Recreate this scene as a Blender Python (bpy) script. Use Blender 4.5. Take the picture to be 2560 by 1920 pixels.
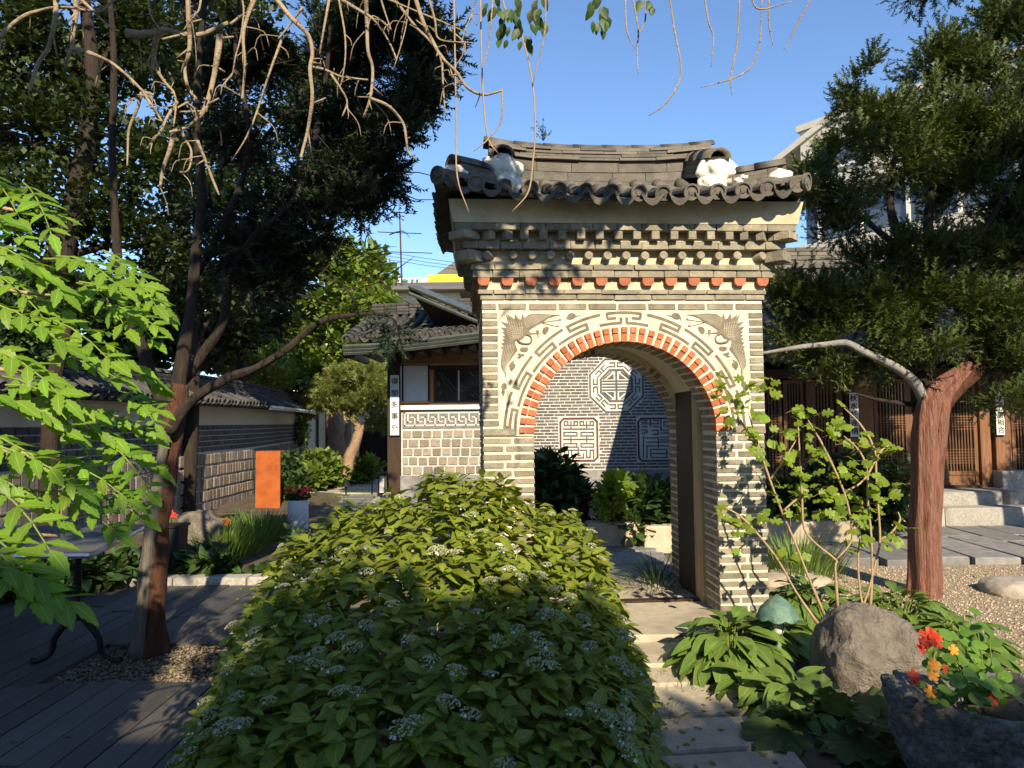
import bpy, bmesh, math, random
import numpy as np
from mathutils import Vector, Matrix, Euler, noise
for o in list(bpy.data.objects):
    bpy.data.objects.remove(o)
scene = bpy.context.scene
C = scene.collection
rad = math.radians
rng = random.Random(11)
nrng = np.random.default_rng(5)

# ------------------------------------------------------------------ camera
EYE = Vector((0, 0, 1.46)); F = 1800.0
CAMROT = Euler((rad(93.0), 0, 0)).to_matrix() @ Matrix.Rotation(rad(-0.6), 3, 'Z')
cam_data = bpy.data.cameras.new('camera'); cam = bpy.data.objects.new('camera', cam_data); C.objects.link(cam)
cam.matrix_world = Matrix.Translation(EYE) @ CAMROT.to_4x4()
cam_data.sensor_width = 36.0; cam_data.lens = F / 2560 * 36.0
cam_data.clip_start = 0.05; cam_data.clip_end = 3000
scene.camera = cam

# ------------------------------------------------------------------ light
SUN_EL, SUN_AZ = 32.0, 14.0          # the sun stands behind the camera, a little to its right
sun_dir = Vector((math.sin(rad(SUN_AZ)) * math.cos(rad(SUN_EL)), -math.cos(rad(SUN_AZ)) * math.cos(rad(SUN_EL)), math.sin(rad(SUN_EL))))
world = bpy.data.worlds.new('World'); scene.world = world; world.use_nodes = True
nt = world.node_tree; nt.nodes.clear()
sky = nt.nodes.new('ShaderNodeTexSky'); sky.sky_type = 'NISHITA'; sky.sun_disc = False
sky.sun_elevation = rad(SUN_EL); sky.sun_rotation = rad(180 - SUN_AZ)
sky.air_density = 1.0; sky.dust_density = 0.1; sky.ozone_density = 5.0; sky.altitude = 100
bg = nt.nodes.new('ShaderNodeBackground'); bg.inputs[1].default_value = 0.13
wo = nt.nodes.new('ShaderNodeOutputWorld')
nt.links.new(sky.outputs[0], bg.inputs[0]); nt.links.new(bg.outputs[0], wo.inputs[0])
sl = bpy.data.lights.new('sun', 'SUN'); sl.energy = 5.0; sl.angle = rad(0.53); sl.color = (1.0, 0.84, 0.60)
sun = bpy.data.objects.new('sun', sl); C.objects.link(sun)
sun.rotation_euler = sun_dir.to_track_quat('Z', 'Y').to_euler()
vs = scene.view_settings
vs.view_transform = 'Standard'; vs.look = 'None'; vs.exposure = 0.82; vs.gamma = 1.0; vs.use_curve_mapping = False
cy = scene.cycles
cy.max_bounces = 6; cy.diffuse_bounces = 3; cy.glossy_bounces = 2; cy.transmission_bounces = 3; cy.transparent_max_bounces = 6
cy.use_adaptive_sampling = True

# ------------------------------------------------------------------ helpers
def W(px, py, d):
    """world point seen at photo pixel (px, py) at distance y = d"""
    v = CAMROT @ Vector(((px - 1280) / F, -(py - 960) / F, -1.0))
    return EYE + v * (d / v.y)
def G(px, py, z=0.0):
    v = CAMROT @ Vector(((px - 1280) / F, -(py - 960) / F, -1.0))
    return EYE + v * ((z - EYE.z) / v.z)
def X(px, d): return W(px, 1050, d).x
def Zv(px, py, d): return W(px, py, d).z

ORG = {}
def thing(name, label, cat, loc=(0, 0, 0), rotz=0.0, group=None, local=False):
    o = bpy.data.objects.new(name, None); C.objects.link(o)
    o.location = loc; o.rotation_euler = (0, 0, rotz); o.empty_display_size = 0.2
    o['label'] = label; o['category'] = cat
    if group: o['group'] = group
    ORG[o.name] = Vector((0, 0, 0)) if local else Vector(loc)
    return o
def tag(o, label, cat, group=None):
    o['label'] = label; o['category'] = cat
    if group: o['group'] = group
    return o
def stuff(o): o['kind'] = 'stuff'; return o
def struct(o): o['kind'] = 'structure'; return o
def link(name, data, parent=None, loc=None, rot=None, scale=None, mat4=None):
    o = bpy.data.objects.new(name, data); C.objects.link(o)
    off = Vector((0, 0, 0))
    if parent is not None:
        o.parent = parent
        off = ORG.get(parent.name, Vector((0, 0, 0)))
    ORG[o.name] = Vector((0, 0, 0))
    if mat4 is not None:
        o.matrix_basis = Matrix.Translation(-off) @ mat4
    else:
        o.location = Vector(loc if loc is not None else (0, 0, 0)) - off
        if rot is not None: o.rotation_euler = rot
        if scale is not None: o.scale = scale
    return o

class MB:
    def __init__(s): s.v = []; s.f = []; s.m = []
    def add(s, vs, fs, mi=0, M=None):
        n = len(s.v)
        s.v += [tuple(M @ Vector(p)) for p in vs] if M is not None else [tuple(p) for p in vs]
        s.f += [tuple(i + n for i in f) for f in fs]; s.m += [mi] * len(fs)
        return s
    def box(s, x0, x1, y0, y1, z0, z1, mi=0, M=None):
        return s.add([(x0,y0,z0),(x1,y0,z0),(x1,y1,z0),(x0,y1,z0),(x0,y0,z1),(x1,y0,z1),(x1,y1,z1),(x0,y1,z1)],
                     [(0,3,2,1),(4,5,6,7),(0,1,5,4),(1,2,6,5),(2,3,7,6),(3,0,4,7)], mi, M)
    def prism(s, pts, a, b, axis='y', mi=0, M=None):
        """pts: outline (p, q); extruded along axis from a to b"""
        def mk(p, q, t):
            return {'y': (p, t, q), 'z': (p, q, t), 'x': (t, p, q)}[axis]
        n = len(pts)
        vs = [mk(p, q, a) for p, q in pts] + [mk(p, q, b) for p, q in pts]
        fs = [tuple(range(n))[::-1], tuple(range(n, 2 * n))] + [(i, (i + 1) % n, (i + 1) % n + n, i + n) for i in range(n)]
        return s.add(vs, fs, mi, M)
    def tube(s, pts, rs, seg=7, mi=0, cap=True, sub=0, jit=0.0, twist=0.0):
        pts = [Vector(p) for p in pts]
        if not isinstance(rs, (list, tuple)): rs = [rs] * len(pts)
        rs = list(rs)
        if sub: pts, rs = catmull(pts, rs, sub)
        n0 = len(s.v); N = len(pts)
        t = (pts[1] - pts[0]).normalized()
        up = Vector((0, 0, 1)) if abs(t.z) < 0.9 else Vector((1, 0, 0))
        a = t.cross(up).normalized()
        for i, p in enumerate(pts):
            t = (pts[min(i + 1, N - 1)] - pts[max(i - 1, 0)])
            if t.length < 1e-9: t = Vector((0, 0, 1))
            t.normalize()
            a = a - t * a.dot(t)
            if a.length < 1e-6: a = t.orthogonal()
            a.normalize(); b = t.cross(a)
            for k in range(seg):
                an = 2 * math.pi * k / seg + twist * i
                r = rs[i] * (1 + jit * noise.noise(Vector((p.x * 3 + math.cos(an) * 1.3, p.y * 3 + math.sin(an) * 1.3, p.z * 2.2)) * 2.1)) if jit else rs[i]
                q = p + (a * math.cos(an) + b * math.sin(an)) * r
                s.v.append(tuple(q))
        for i in range(N - 1):
            for k in range(seg):
                s.f.append((n0 + i*seg + k, n0 + i*seg + (k+1) % seg, n0 + (i+1)*seg + (k+1) % seg, n0 + (i+1)*seg + k)); s.m.append(mi)
        if cap:
            s.f.append(tuple(n0 + k for k in range(seg))[::-1]); s.m.append(mi)
            s.f.append(tuple(n0 + (N-1)*seg + k for k in range(seg))); s.m.append(mi)
        return s
    def lathe(s, prof, seg=20, mi=0, M=None, jit=0.0):
        vs = []
        for r, z in prof:
            for k in range(seg):
                an = 2 * math.pi * k / seg
                vs.append((r * math.cos(an), r * math.sin(an), z))
        fs = []
        for i in range(len(prof) - 1):
            for k in range(seg):
                fs.append((i*seg + k, i*seg + (k+1) % seg, (i+1)*seg + (k+1) % seg, (i+1)*seg + k))
        fs.append(tuple(range(seg))[::-1]); n = len(prof)
        fs.append(tuple((n-1)*seg + k for k in range(seg)))
        return s.add(vs, fs, mi, M)
    def mesh(s, name, mats, smooth=False):
        me = bpy.data.meshes.new(name)
        me.from_pydata(s.v, [], s.f)
        if not isinstance(mats, (list, tuple)): mats = [mats]
        for m in mats: me.materials.append(M_(m))
        if len(mats) > 1: me.polygons.foreach_set('material_index', s.m)
        if smooth: me.polygons.foreach_set('use_smooth', [True] * len(me.polygons))
        me.update()
        return me
    def build(s, name, mats, parent=None, smooth=False):
        return link(name, s.mesh(name, mats, smooth), parent)

def catmull(pts, rs, sub):
    P = [pts[0] + (pts[0] - pts[1])] + pts + [pts[-1] + (pts[-1] - pts[-2])]
    op, orr = [], []
    for i in range(1, len(P) - 2):
        for k in range(sub):
            t = k / sub; t2 = t*t; t3 = t2*t
            op.append(0.5 * ((2*P[i]) + (P[i+1]-P[i-1])*t + (2*P[i-1]-5*P[i]+4*P[i+1]-P[i+2])*t2 + (3*P[i]-P[i-1]-3*P[i+1]+P[i+2])*t3))
            orr.append(rs[i-1] * (1-t) + rs[i] * t)
    op.append(pts[-1]); orr.append(rs[-1])
    return op, orr

TPLA = {}
def np_mesh(name, V, Fq, mats, midx=None, smooth=False, attr=None):
    """fast mesh from arrays: V (n,3), Fq (m,k) faces of k corners"""
    me = bpy.data.meshes.new(name)
    V = np.ascontiguousarray(V, dtype=np.float32); Fq = np.ascontiguousarray(Fq, dtype=np.int32)
    m, k = Fq.shape
    me.vertices.add(len(V)); me.vertices.foreach_set('co', V.ravel())
    me.loops.add(m * k); me.loops.foreach_set('vertex_index', Fq.ravel())
    me.polygons.add(m); me.polygons.foreach_set('loop_start', np.arange(m, dtype=np.int32) * k)
    try: me.polygons.foreach_set('loop_total', np.full(m, k, dtype=np.int32))
    except Exception: pass
    if not isinstance(mats, (list, tuple)): mats = [mats]
    for mm in mats: me.materials.append(M_(mm))
    if midx is not None: me.polygons.foreach_set('material_index', np.asarray(midx, dtype=np.int32))
    if smooth: me.polygons.foreach_set('use_smooth', np.ones(m, dtype=bool))
    if attr is not None:
        at = me.attributes.new('vein', 'FLOAT_VECTOR', 'POINT'); at.data.foreach_set('vector', np.ascontiguousarray(attr, dtype=np.float32).ravel())
    me.update(calc_edges=True)
    return me
def scatter(name, tv, tf, mats4, mats, tm=None, smooth=False):
    """copies of a template (verts tv, faces tf) at many 4x4 matrices, joined into one mesh"""
    T = np.asarray(mats4, dtype=np.float64); A = TPLA.get(id(tv))
    tv = np.asarray(tv, dtype=np.float64); tf = np.asarray(tf, dtype=np.int64)
    N = len(T); n = len(tv)
    V = np.einsum('nij,vj->nvi', T[:, :3, :3], tv) + T[:, None, :3, 3]
    Fq = (tf[None] + (np.arange(N) * n)[:, None, None]).reshape(-1, tf.shape[1])
    midx = None if tm is None else np.tile(np.asarray(tm), N)
    return np_mesh(name, V.reshape(-1, 3), Fq, mats, midx, smooth, None if A is None else np.tile(A, (N, 1)))
def frame(p, fwd, up, scale=1.0, roll=0.0):
    """matrix with local +Y along fwd, local +Z near up"""
    y = Vector(fwd).normalized(); u = Vector(up)
    x = y.cross(u)
    if x.length < 1e-5: x = y.orthogonal()
    x.normalize(); z = x.cross(y)
    M = Matrix((x, y, z)).transposed()
    if roll: M = M @ Matrix.Rotation(roll, 3, 'Y')
    if isinstance(scale, (int, float)): M = M * scale
    else: M = M @ Matrix.Diagonal(Vector(scale))
    M = M.to_4x4(); M.translation = Vector(p)
    return M

# ------------------------------------------------------------------ materials
MATS = {}
def M_(k): return MATS[k] if isinstance(k, str) else k
def mat(key, c1, c2=None, scale=6.0, rough=0.8, bump=0.0, bscale=None, objvar=0.0, detail=6.0, spec=0.3, metal=0.0,
        stain=None, stain_scale=2.0, stain_amt=0.5, stretch=None, trans=0.0, islvar=0.0, tint=None, coord='world', vein=None):
    """noise-mixed colours, optional stains, bump and per-object / per-island variation"""
    m = bpy.data.materials.new(key); m.use_nodes = True; MATS[key] = m
    nt = m.node_tree; N = nt.nodes; L = nt.links; N.clear()
    out = N.new('ShaderNodeOutputMaterial'); bs = N.new('ShaderNodeBsdfPrincipled')
    geo = N.new('ShaderNodeNewGeometry')
    if coord == 'object':
        tc = N.new('ShaderNodeTexCoord'); pos = tc.outputs['Object']
    else:
        pos = geo.outputs['Position']
    if stretch:
        mp = N.new('ShaderNodeMapping'); mp.inputs['Scale'].default_value = stretch
        L.new(pos, mp.inputs['Vector']); pos = mp.outputs[0]
    c2 = c2 or c1
    n1 = N.new('ShaderNodeTexNoise'); n1.inputs['Scale'].default_value = scale; n1.inputs['Detail'].default_value = detail; n1.inputs['Roughness'].default_value = 0.62
    L.new(pos, n1.inputs['Vector'])
    rp = N.new('ShaderNodeValToRGB'); rp.color_ramp.elements[0].position = 0.3; rp.color_ramp.elements[1].position = 0.7
    rp.color_ramp.elements[0].color = (*c1, 1); rp.color_ramp.elements[1].color = (*c2, 1)
    L.new(n1.outputs[0], rp.inputs[0]); col = rp.outputs[0]
    if stain:
        n2 = N.new('ShaderNodeTexNoise'); n2.inputs['Scale'].default_value = stain_scale; n2.inputs['Detail'].default_value = 8; n2.inputs['Roughness'].default_value = 0.7
        L.new(pos, n2.inputs['Vector'])
        r2 = N.new('ShaderNodeValToRGB'); r2.color_ramp.elements[0].position = 0.5; r2.color_ramp.elements[1].position = 0.72
        r2.color_ramp.elements[0].color = (0, 0, 0, 1); r2.color_ramp.elements[1].color = (stain_amt,) * 3 + (1,)
        L.new(n2.outputs[0], r2.inputs[0])
        mx = N.new('ShaderNodeMix'); mx.data_type = 'RGBA'
        L.new(r2.outputs[0], mx.inputs[0]); L.new(col, mx.inputs[6]); mx.inputs[7].default_value = (*stain, 1); col = mx.outputs[2]
    if objvar or islvar:
        oi = N.new('ShaderNodeObjectInfo')
        ad = N.new('ShaderNodeMath'); ad.operation = 'ADD'; L.new(oi.outputs['Random'], ad.inputs[0])
        if islvar: L.new(geo.outputs['Random Per Island'], ad.inputs[1])
        else: ad.inputs[1].default_value = 0.0
        fr = N.new('ShaderNodeMath'); fr.operation = 'FRACT'; L.new(ad.outputs[0], fr.inputs[0])
        v = max(objvar, islvar)
        mr = N.new('ShaderNodeMapRange'); mr.inputs['To Min'].default_value = 1 - v; mr.inputs['To Max'].default_value = 1 + v
        L.new(fr.outputs[0], mr.inputs['Value'])
        hs = N.new('ShaderNodeHueSaturation'); L.new(mr.outputs[0], hs.inputs['Value']); L.new(col, hs.inputs['Color']); col = hs.outputs[0]
        if tint:
            f2 = N.new('ShaderNodeMath'); f2.operation = 'MULTIPLY'; f2.inputs[1].default_value = 7.31; L.new(fr.outputs[0], f2.inputs[0])
            f3 = N.new('ShaderNodeMath'); f3.operation = 'FRACT'; L.new(f2.outputs[0], f3.inputs[0])
            f4 = N.new('ShaderNodeMath'); f4.operation = 'MULTIPLY'; f4.inputs[1].default_value = tint[3]; L.new(f3.outputs[0], f4.inputs[0])
            mx = N.new('ShaderNodeMix'); mx.data_type = 'RGBA'
            L.new(f4.outputs[0], mx.inputs[0]); L.new(col, mx.inputs[6]); mx.inputs[7].default_value = (*tint[:3], 1); col = mx.outputs[2]
    if vein:
        at = N.new('ShaderNodeAttribute'); at.attribute_name = 'vein'
        sp = N.new('ShaderNodeSeparateXYZ'); L.new(at.outputs['Vector'], sp.inputs[0])
        def mth(op, a, b=None):
            q = N.new('ShaderNodeMath'); q.operation = op
            for i_, v_ in enumerate((a, b)):
                if v_ is None: continue
                if isinstance(v_, (int, float)): q.inputs[i_].default_value = v_
                else: L.new(v_, q.inputs[i_])
            return q.outputs[0]
        ax = mth('ABSOLUTE', mth('SUBTRACT', sp.outputs[0], 2.0))
        rib = mth('LESS_THAN', ax, .07)
        side = mth('LESS_THAN', mth('FRACT', mth('MULTIPLY', mth('SUBTRACT', sp.outputs[1], mth('MULTIPLY', ax, vein[1])), vein[0])), .16)
        msk = mth('MULTIPLY', mth('MAXIMUM', rib, mth('MULTIPLY', side, .55)), mth('GREATER_THAN', sp.outputs[0], .5))
        lt_ = N.new('ShaderNodeHueSaturation'); lt_.inputs['Value'].default_value = 1.45; lt_.inputs['Saturation'].default_value = .85; L.new(col, lt_.inputs['Color'])
        mx = N.new('ShaderNodeMix'); mx.data_type = 'RGBA'; L.new(msk, mx.inputs[0]); L.new(col, mx.inputs[6]); L.new(lt_.outputs[0], mx.inputs[7]); col = mx.outputs[2]
    L.new(col, bs.inputs['Base Color'])
    bs.inputs['Roughness'].default_value = rough; bs.inputs['Specular IOR Level'].default_value = spec; bs.inputs['Metallic'].default_value = metal
    if bump:
        n3 = N.new('ShaderNodeTexNoise'); n3.inputs['Scale'].default_value = bscale or scale * 4; n3.inputs['Detail'].default_value = 8; n3.inputs['Roughness'].default_value = 0.65
        L.new(pos, n3.inputs['Vector'])
        bp = N.new('ShaderNodeBump'); bp.inputs['Strength'].default_value = min(1.0, bump); bp.inputs['Distance'].default_value = 0.02 * max(1.0, bump)
        L.new(n3.outputs[0], bp.inputs['Height']); L.new(bp.outputs[0], bs.inputs['Normal'])
    if trans:
        tr = N.new('ShaderNodeBsdfTranslucent')
        hs2 = N.new('ShaderNodeHueSaturation'); hs2.inputs['Hue'].default_value = 0.485; hs2.inputs['Saturation'].default_value = 1.15; hs2.inputs['Value'].default_value = 1.5
        L.new(col, hs2.inputs['Color']); L.new(hs2.outputs[0], tr.inputs[0])
        ms = N.new('ShaderNodeMixShader'); ms.inputs[0].default_value = trans
        L.new(bs.outputs[0], ms.inputs[1]); L.new(tr.outputs[0], ms.inputs[2]); L.new(ms.outputs[0], out.inputs[0])
    else:
        L.new(bs.outputs[0], out.inputs[0])
    return m

mat('mortar', (.62,.56,.43), (.75,.69,.55), 9, .92, .5, 60, stain=(.34,.29,.22), stain_scale=3.4, stain_amt=.6)
mat('plaster', (.56,.47,.32), (.72,.62,.44), 4, .9, .35, 40, stain=(.27,.215,.14), stain_scale=2.2, stain_amt=.8)
mat('white_plaster', (.70,.67,.58), (.82,.79,.70), 10, .92, .6, 26, stain=(.26,.25,.23), stain_scale=6, stain_amt=.7)
mat('brick', (.18,.158,.122), (.33,.295,.23), 14, .9, .7, 60, objvar=.28, tint=(.36,.30,.215,.4), stain=(.09,.08,.062), stain_scale=6, stain_amt=.7)
mat('brick_line', (.13,.11,.082), (.23,.195,.148), 16, .88, .4, 80)
mat('feather_line', (.55,.50,.38), (.62,.56,.44), 16, .9)
mat('red_brick', (.36,.10,.045), (.50,.17,.08), 14, .85, .5, 70, objvar=.2, stain=(.55,.36,.22), stain_scale=9, stain_amt=.4)
mat('red_tile', (.30,.10,.055), (.42,.16,.09), 14, .85, .4, 70, objvar=.15)
mat('cornice', (.20,.178,.13), (.39,.345,.255), 12, .88, .6, 60, objvar=.22, tint=(.23,.225,.19,.4), stain=(.09,.085,.07), stain_scale=5, stain_amt=.6)
mat('roof_tile', (.065,.063,.060), (.15,.14,.125), 9, .75, .5, 60, objvar=.22, tint=(.22,.185,.135,.35), stain=(.20,.18,.13), stain_scale=6, stain_amt=.5)
mat('cap_tile', (.035,.034,.033), (.085,.082,.078), 9, .85, .5, 60, objvar=.25, stain=(.13,.12,.10), stain_scale=6, stain_amt=.4)
mat('roof_core', (.05,.048,.045), (.09,.085,.08), 6, .9, .3)
mat('wall_brick', (.055,.055,.054), (.11,.108,.10), 12, .85, .3, 60, objvar=.22)
mat('fret_brick', (.085,.085,.083), (.16,.157,.148), 12, .85, .3, 60, objvar=.2)
mat('wall_mortar', (.54,.53,.50), (.64,.63,.59), 8, .92, .2)
mat('maroon', (.10,.035,.03), (.15,.055,.045), 12, .8, .2)
mat('dark_wood', (.028,.018,.012), (.06,.036,.022), 3, .6, .3, 30, stretch=(14,14,1.2))
mat('brown_wood', (.11,.05,.026), (.22,.11,.055), 3, .65, .3, 30, stretch=(14,14,1.0), objvar=.2)
mat('pale_wood', (.34,.20,.10), (.50,.32,.17), 3, .65, .25, 30, stretch=(3,14,10))
mat('post_wood', (.34,.26,.14), (.52,.42,.25), 2.5, .7, .2, 20, stretch=(6,6,.8), stain=(.16,.10,.05), stain_scale=2, stain_amt=.8)
mat('orange_wood', (.55,.24,.07), (.65,.30,.10), 3, .6, .2, 30, stretch=(14,14,1))
mat('board_white', (.70,.70,.67), (.78,.78,.75), 6, .7, .05)
mat('ink', (.01,.01,.01), (.02,.02,.02), 6, .5)
mat('stone', (.30,.27,.22), (.46,.42,.35), 18, .9, .6, 90, stain=(.16,.14,.11), stain_scale=4, stain_amt=.6)
mat('path_stone', (.36,.315,.235), (.54,.475,.365), 20, .92, .55, 110, objvar=.12, stain=(.12,.105,.08), stain_scale=2.5, stain_amt=.65)
mat('granite', (.26,.245,.22), (.46,.44,.40), 34, .9, .5, 120, objvar=.12, stain=(.15,.14,.12), stain_scale=2.2, stain_amt=.5)
mat('house_stone', (.18,.16,.13), (.32,.285,.235), 16, .9, .6, 70, objvar=.28, tint=(.36,.26,.17,.25))
mat('wall_stone', (.13,.115,.10), (.27,.24,.205), 14, .92, .8, 50, objvar=.3, tint=(.30,.22,.16,.4))
mat('stuff_stone', (.12,.11,.10), (.26,.23,.20), 6, .92, .6, 50, islvar=.3)
mat('boulder', (.15,.13,.105), (.31,.275,.225), 11, .95, 3.0, 24, stain=(.12,.11,.09), stain_scale=5, stain_amt=.6)
mat('lava', (.08,.078,.075), (.34,.33,.31), 40, .95, 2.5, 38)
mat('deck_wood', (.052,.049,.045), (.105,.099,.092), 3, .55, .5, 14, stretch=(26,1.1,20), objvar=.28, spec=.5)
mat('soil', (.065,.048,.033), (.13,.10,.07), 12, .95, .8, 40)
mat('ground', (.10,.085,.06), (.17,.145,.10), 3, .95, .5, 20, stain=(.05,.065,.02), stain_scale=1.2, stain_amt=.7)
mat('gravel', (.28,.22,.15), (.55,.45,.33), 60, .95, 1.5, 90)
mat('pit_pebble', (.10,.08,.055), (.26,.21,.15), 30, .9, .2, 60, islvar=.4)
mat('pebble', (.26,.21,.145), (.56,.47,.35), 30, .9, .2, 60, islvar=.35)
mat('slate', (.15,.15,.15), (.26,.255,.25), 8, .8, .4, 60, objvar=.18)
mat('rust', (.27,.065,.014), (.40,.11,.024), 5, .8, .25, 60, stain=(.13,.035,.015), stain_scale=2.2, stain_amt=.75)
mat('white_metal', (.62,.63,.63), (.70,.71,.71), 4, .5, .03, stain=(.40,.38,.33), stain_scale=4, stain_amt=.4)
mat('black_plastic', (.012,.012,.013), (.022,.022,.024), 8, .5, .1)
mat('iron', (.010,.010,.011), (.02,.02,.021), 10, .55, .2, metal=.4)
mat('steel', (.35,.36,.37), (.45,.46,.47), 10, .35, .05, metal=.9)
mat('table_top', (.075,.08,.085), (.12,.125,.13), 5, .5, .1)
mat('verdigris', (.055,.135,.10), (.17,.27,.21), 16, .65, .35, 60, stain=(.05,.075,.055), stain_scale=12, stain_amt=.6, metal=.2)
mat('lamp_glass', (.62,.60,.55), (.70,.68,.62), 8, .25, .02, spec=.6)
mat('terracotta', (.30,.12,.06), (.40,.17,.09), 10, .8, .2)
mat('green_metal', (.055,.066,.056), (.10,.115,.095), 5, .45, .1, stretch=(2,2,2), metal=.3)
mat('concrete', (.50,.45,.37), (.62,.57,.48), 1.2, .85, .15, 12, stain=(.36,.32,.26), stain_scale=.5, stain_amt=.6)
mat('concrete_white', (.62,.60,.55), (.70,.68,.62), 1.2, .8, .1, 12)
mat('beige_wall', (.50,.44,.33), (.58,.51,.39), .8, .85, .05)
mat('cream_siding', (.62,.57,.42), (.68,.63,.48), 1.0, .8, .05)
mat('dark_roof', (.085,.083,.08), (.14,.137,.13), 2, .8, .2, stretch=(1,8,8))
mat('glass_dark', (.05,.065,.085), (.08,.10,.13), 1, .08, 0, spec=.8)
mat('window_glass', (.035,.03,.025), (.055,.048,.04), 3, .06, 0, spec=.7)
mat('sign_white', (.72,.73,.72), None, 1, .5); mat('sign_yellow', (.85,.60,.02), None, 1, .5); mat('sign_green', (.02,.22,.12), None, 1, .5)
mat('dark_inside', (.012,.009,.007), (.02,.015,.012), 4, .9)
# bark and leaves
mat('bark_red', (.17,.062,.042), (.47,.225,.16), 8, .92, 3.5, 12, stretch=(6,6,.5), stain=(.30,.235,.175), stain_scale=5, stain_amt=.8)
mat('bark_dark', (.022,.016,.012), (.055,.041,.031), 8, .95, 1.3, 18, stretch=(4,4,.6))
mat('bark_rust', (.065,.026,.016), (.13,.058,.035), 8, .95, 1.2, 18, stretch=(5,5,.6))
mat('bark_grey', (.10,.088,.072), (.20,.18,.15), 8, .9, 1.0, 20, stretch=(5,5,.6))
mat('dead_wood', (.17,.165,.16), (.30,.29,.285), 5, .8, .6, 24, stretch=(3,3,3))
mat('bark_tan', (.25,.19,.125), (.42,.335,.235), 9, .9, .9, 45)
mat('bark_pine', (.22,.145,.095), (.36,.25,.17), 9, .95, 1.3, 14)
mat('twig_tan', (.30,.21,.12), (.40,.29,.17), 12, .7, .3)
mat('twig_green', (.14,.20,.035), (.20,.26,.05), 12, .6, .1)
def leafmat(key, c1, c2, trans=.32, rough=.45, var=.3, tint=None, spec=.35, vein=None):
    k = 1.0 if key.startswith(('petal', 'bud')) else 1.3
    c1 = tuple(v * k for v in c1); c2 = tuple(v * k for v in c2)
    mat(key, c1, c2, 14, rough, .12, 70, islvar=var, objvar=var, trans=trans, tint=tint, spec=spec, detail=2, vein=vein)
leafmat('leaf_hydrangea', (.078,.118,.010), (.13,.18,.018), .30, .46, .34, (.25,.25,.03,.5), vein=(6, .3))
leafmat('leaf_hosta', (.062,.118,.018), (.10,.17,.03), .22, .36, .25, (.16,.20,.045,.45), vein=(1.0, 5.0))
leafmat('leaf_bright', (.085,.185,.014), (.13,.25,.02), .38, .42, .25, (.18,.26,.02,.5), vein=(8, .35))
leafmat('leaf_maple', (.10,.17,.02), (.16,.24,.03), .38, .45, .25, (.19,.22,.02,.5))
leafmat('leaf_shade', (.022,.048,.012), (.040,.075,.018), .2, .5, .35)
leafmat('leaf_big', (.045,.075,.022), (.07,.105,.03), .25, .5, .2)
leafmat('leaf_yew', (.020,.040,.012), (.040,.066,.016), .14, .5, .35, (.11,.13,.018,.6))
leafmat('leaf_conifer', (.010,.021,.010), (.020,.036,.013), .10, .55, .35)
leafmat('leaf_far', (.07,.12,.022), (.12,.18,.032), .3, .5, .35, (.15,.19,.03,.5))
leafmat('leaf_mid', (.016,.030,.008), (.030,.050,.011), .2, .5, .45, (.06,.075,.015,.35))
leafmat('leaf_yellow', (.15,.15,.03), (.22,.20,.04), .3, .5, .35, (.10,.14,.02,.6))
leafmat('leaf_pine', (.07,.10,.022), (.12,.15,.035), .15, .55, .35, (.17,.16,.04,.4))
leafmat('leaf_grass', (.06,.12,.02), (.10,.17,.03), .25, .45, .35, (.13,.17,.03,.5))
leafmat('leaf_nasturtium', (.07,.14,.022), (.10,.19,.03), .3, .45, .25)
leafmat('leaf_purple', (.06,.022,.022), (.10,.04,.03), .2, .5, .3)
leafmat('bud_green', (.30,.34,.18), (.42,.45,.28), .2, .6, .25, (.46,.42,.30,.6))
leafmat('petal_white', (.55,.55,.56), (.66,.65,.68), .3, .5, .1)
leafmat('petal_red', (.62,.045,.014), (.75,.10,.02), .3, .45, .15)
leafmat('petal_orange', (.75,.22,.015), (.85,.36,.03), .3, .45, .15)
leafmat('petal_geranium', (.45,.015,.015), (.60,.03,.025), .25, .5, .15)

# ------------------------------------------------------------------ shared unit pieces
UNIT = {}
def unit(mk, var, ch=0.05):
    key = (mk, var)
    if key in UNIT: return UNIT[key]
    bm = bmesh.new(); bmesh.ops.create_cube(bm, size=1.0)
    r = random.Random(hash(mk) % 1000 if False else sum(map(ord, mk)) + var)
    bmesh.ops.bevel(bm, geom=list(bm.edges), offset=ch, segments=1, affect='EDGES')
    for v in bm.verts:
        v.co += Vector((r.uniform(-1, 1), r.uniform(-1, 1), r.uniform(-1, 1))) * 0.012
    me = bpy.data.meshes.new('piece_' + mk); bm.to_mesh(me); bm.free(); me.materials.append(M_(mk))
    UNIT[key] = me
    return me
def piece(name, mk, parent, x0, x1, y0, y1, z0, z1, rot=None, jit=0.0, ch=0.05):
    me = unit(mk, rng.randrange(4), ch)
    sx, sy, sz = x1 - x0, y1 - y0, z1 - z0
    c = Vector(((x0 + x1) / 2, (y0 + y1) / 2, (z0 + z1) / 2))
    if jit:
        c += Vector((rng.uniform(-jit, jit), rng.uniform(-jit, jit), rng.uniform(-jit, jit)))
        rot = rot or (rng.uniform(-1, 1) * jit * 2, rng.uniform(-1, 1) * jit * 3, rng.uniform(-1, 1) * jit * 3)
    return link(name, me, parent, c, rot, (sx, sy, sz))
def wobble(me, amp, sc):
    n = len(me.vertices); co = np.empty(n * 3, dtype=np.float32); me.vertices.foreach_get('co', co); co = co.reshape(-1, 3)
    for i in range(n):
        p = Vector(co[i]); d = noise.noise_vector(p * sc)
        co[i] += np.array(d) * amp
    me.vertices.foreach_set('co', co.ravel()); me.update()
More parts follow.
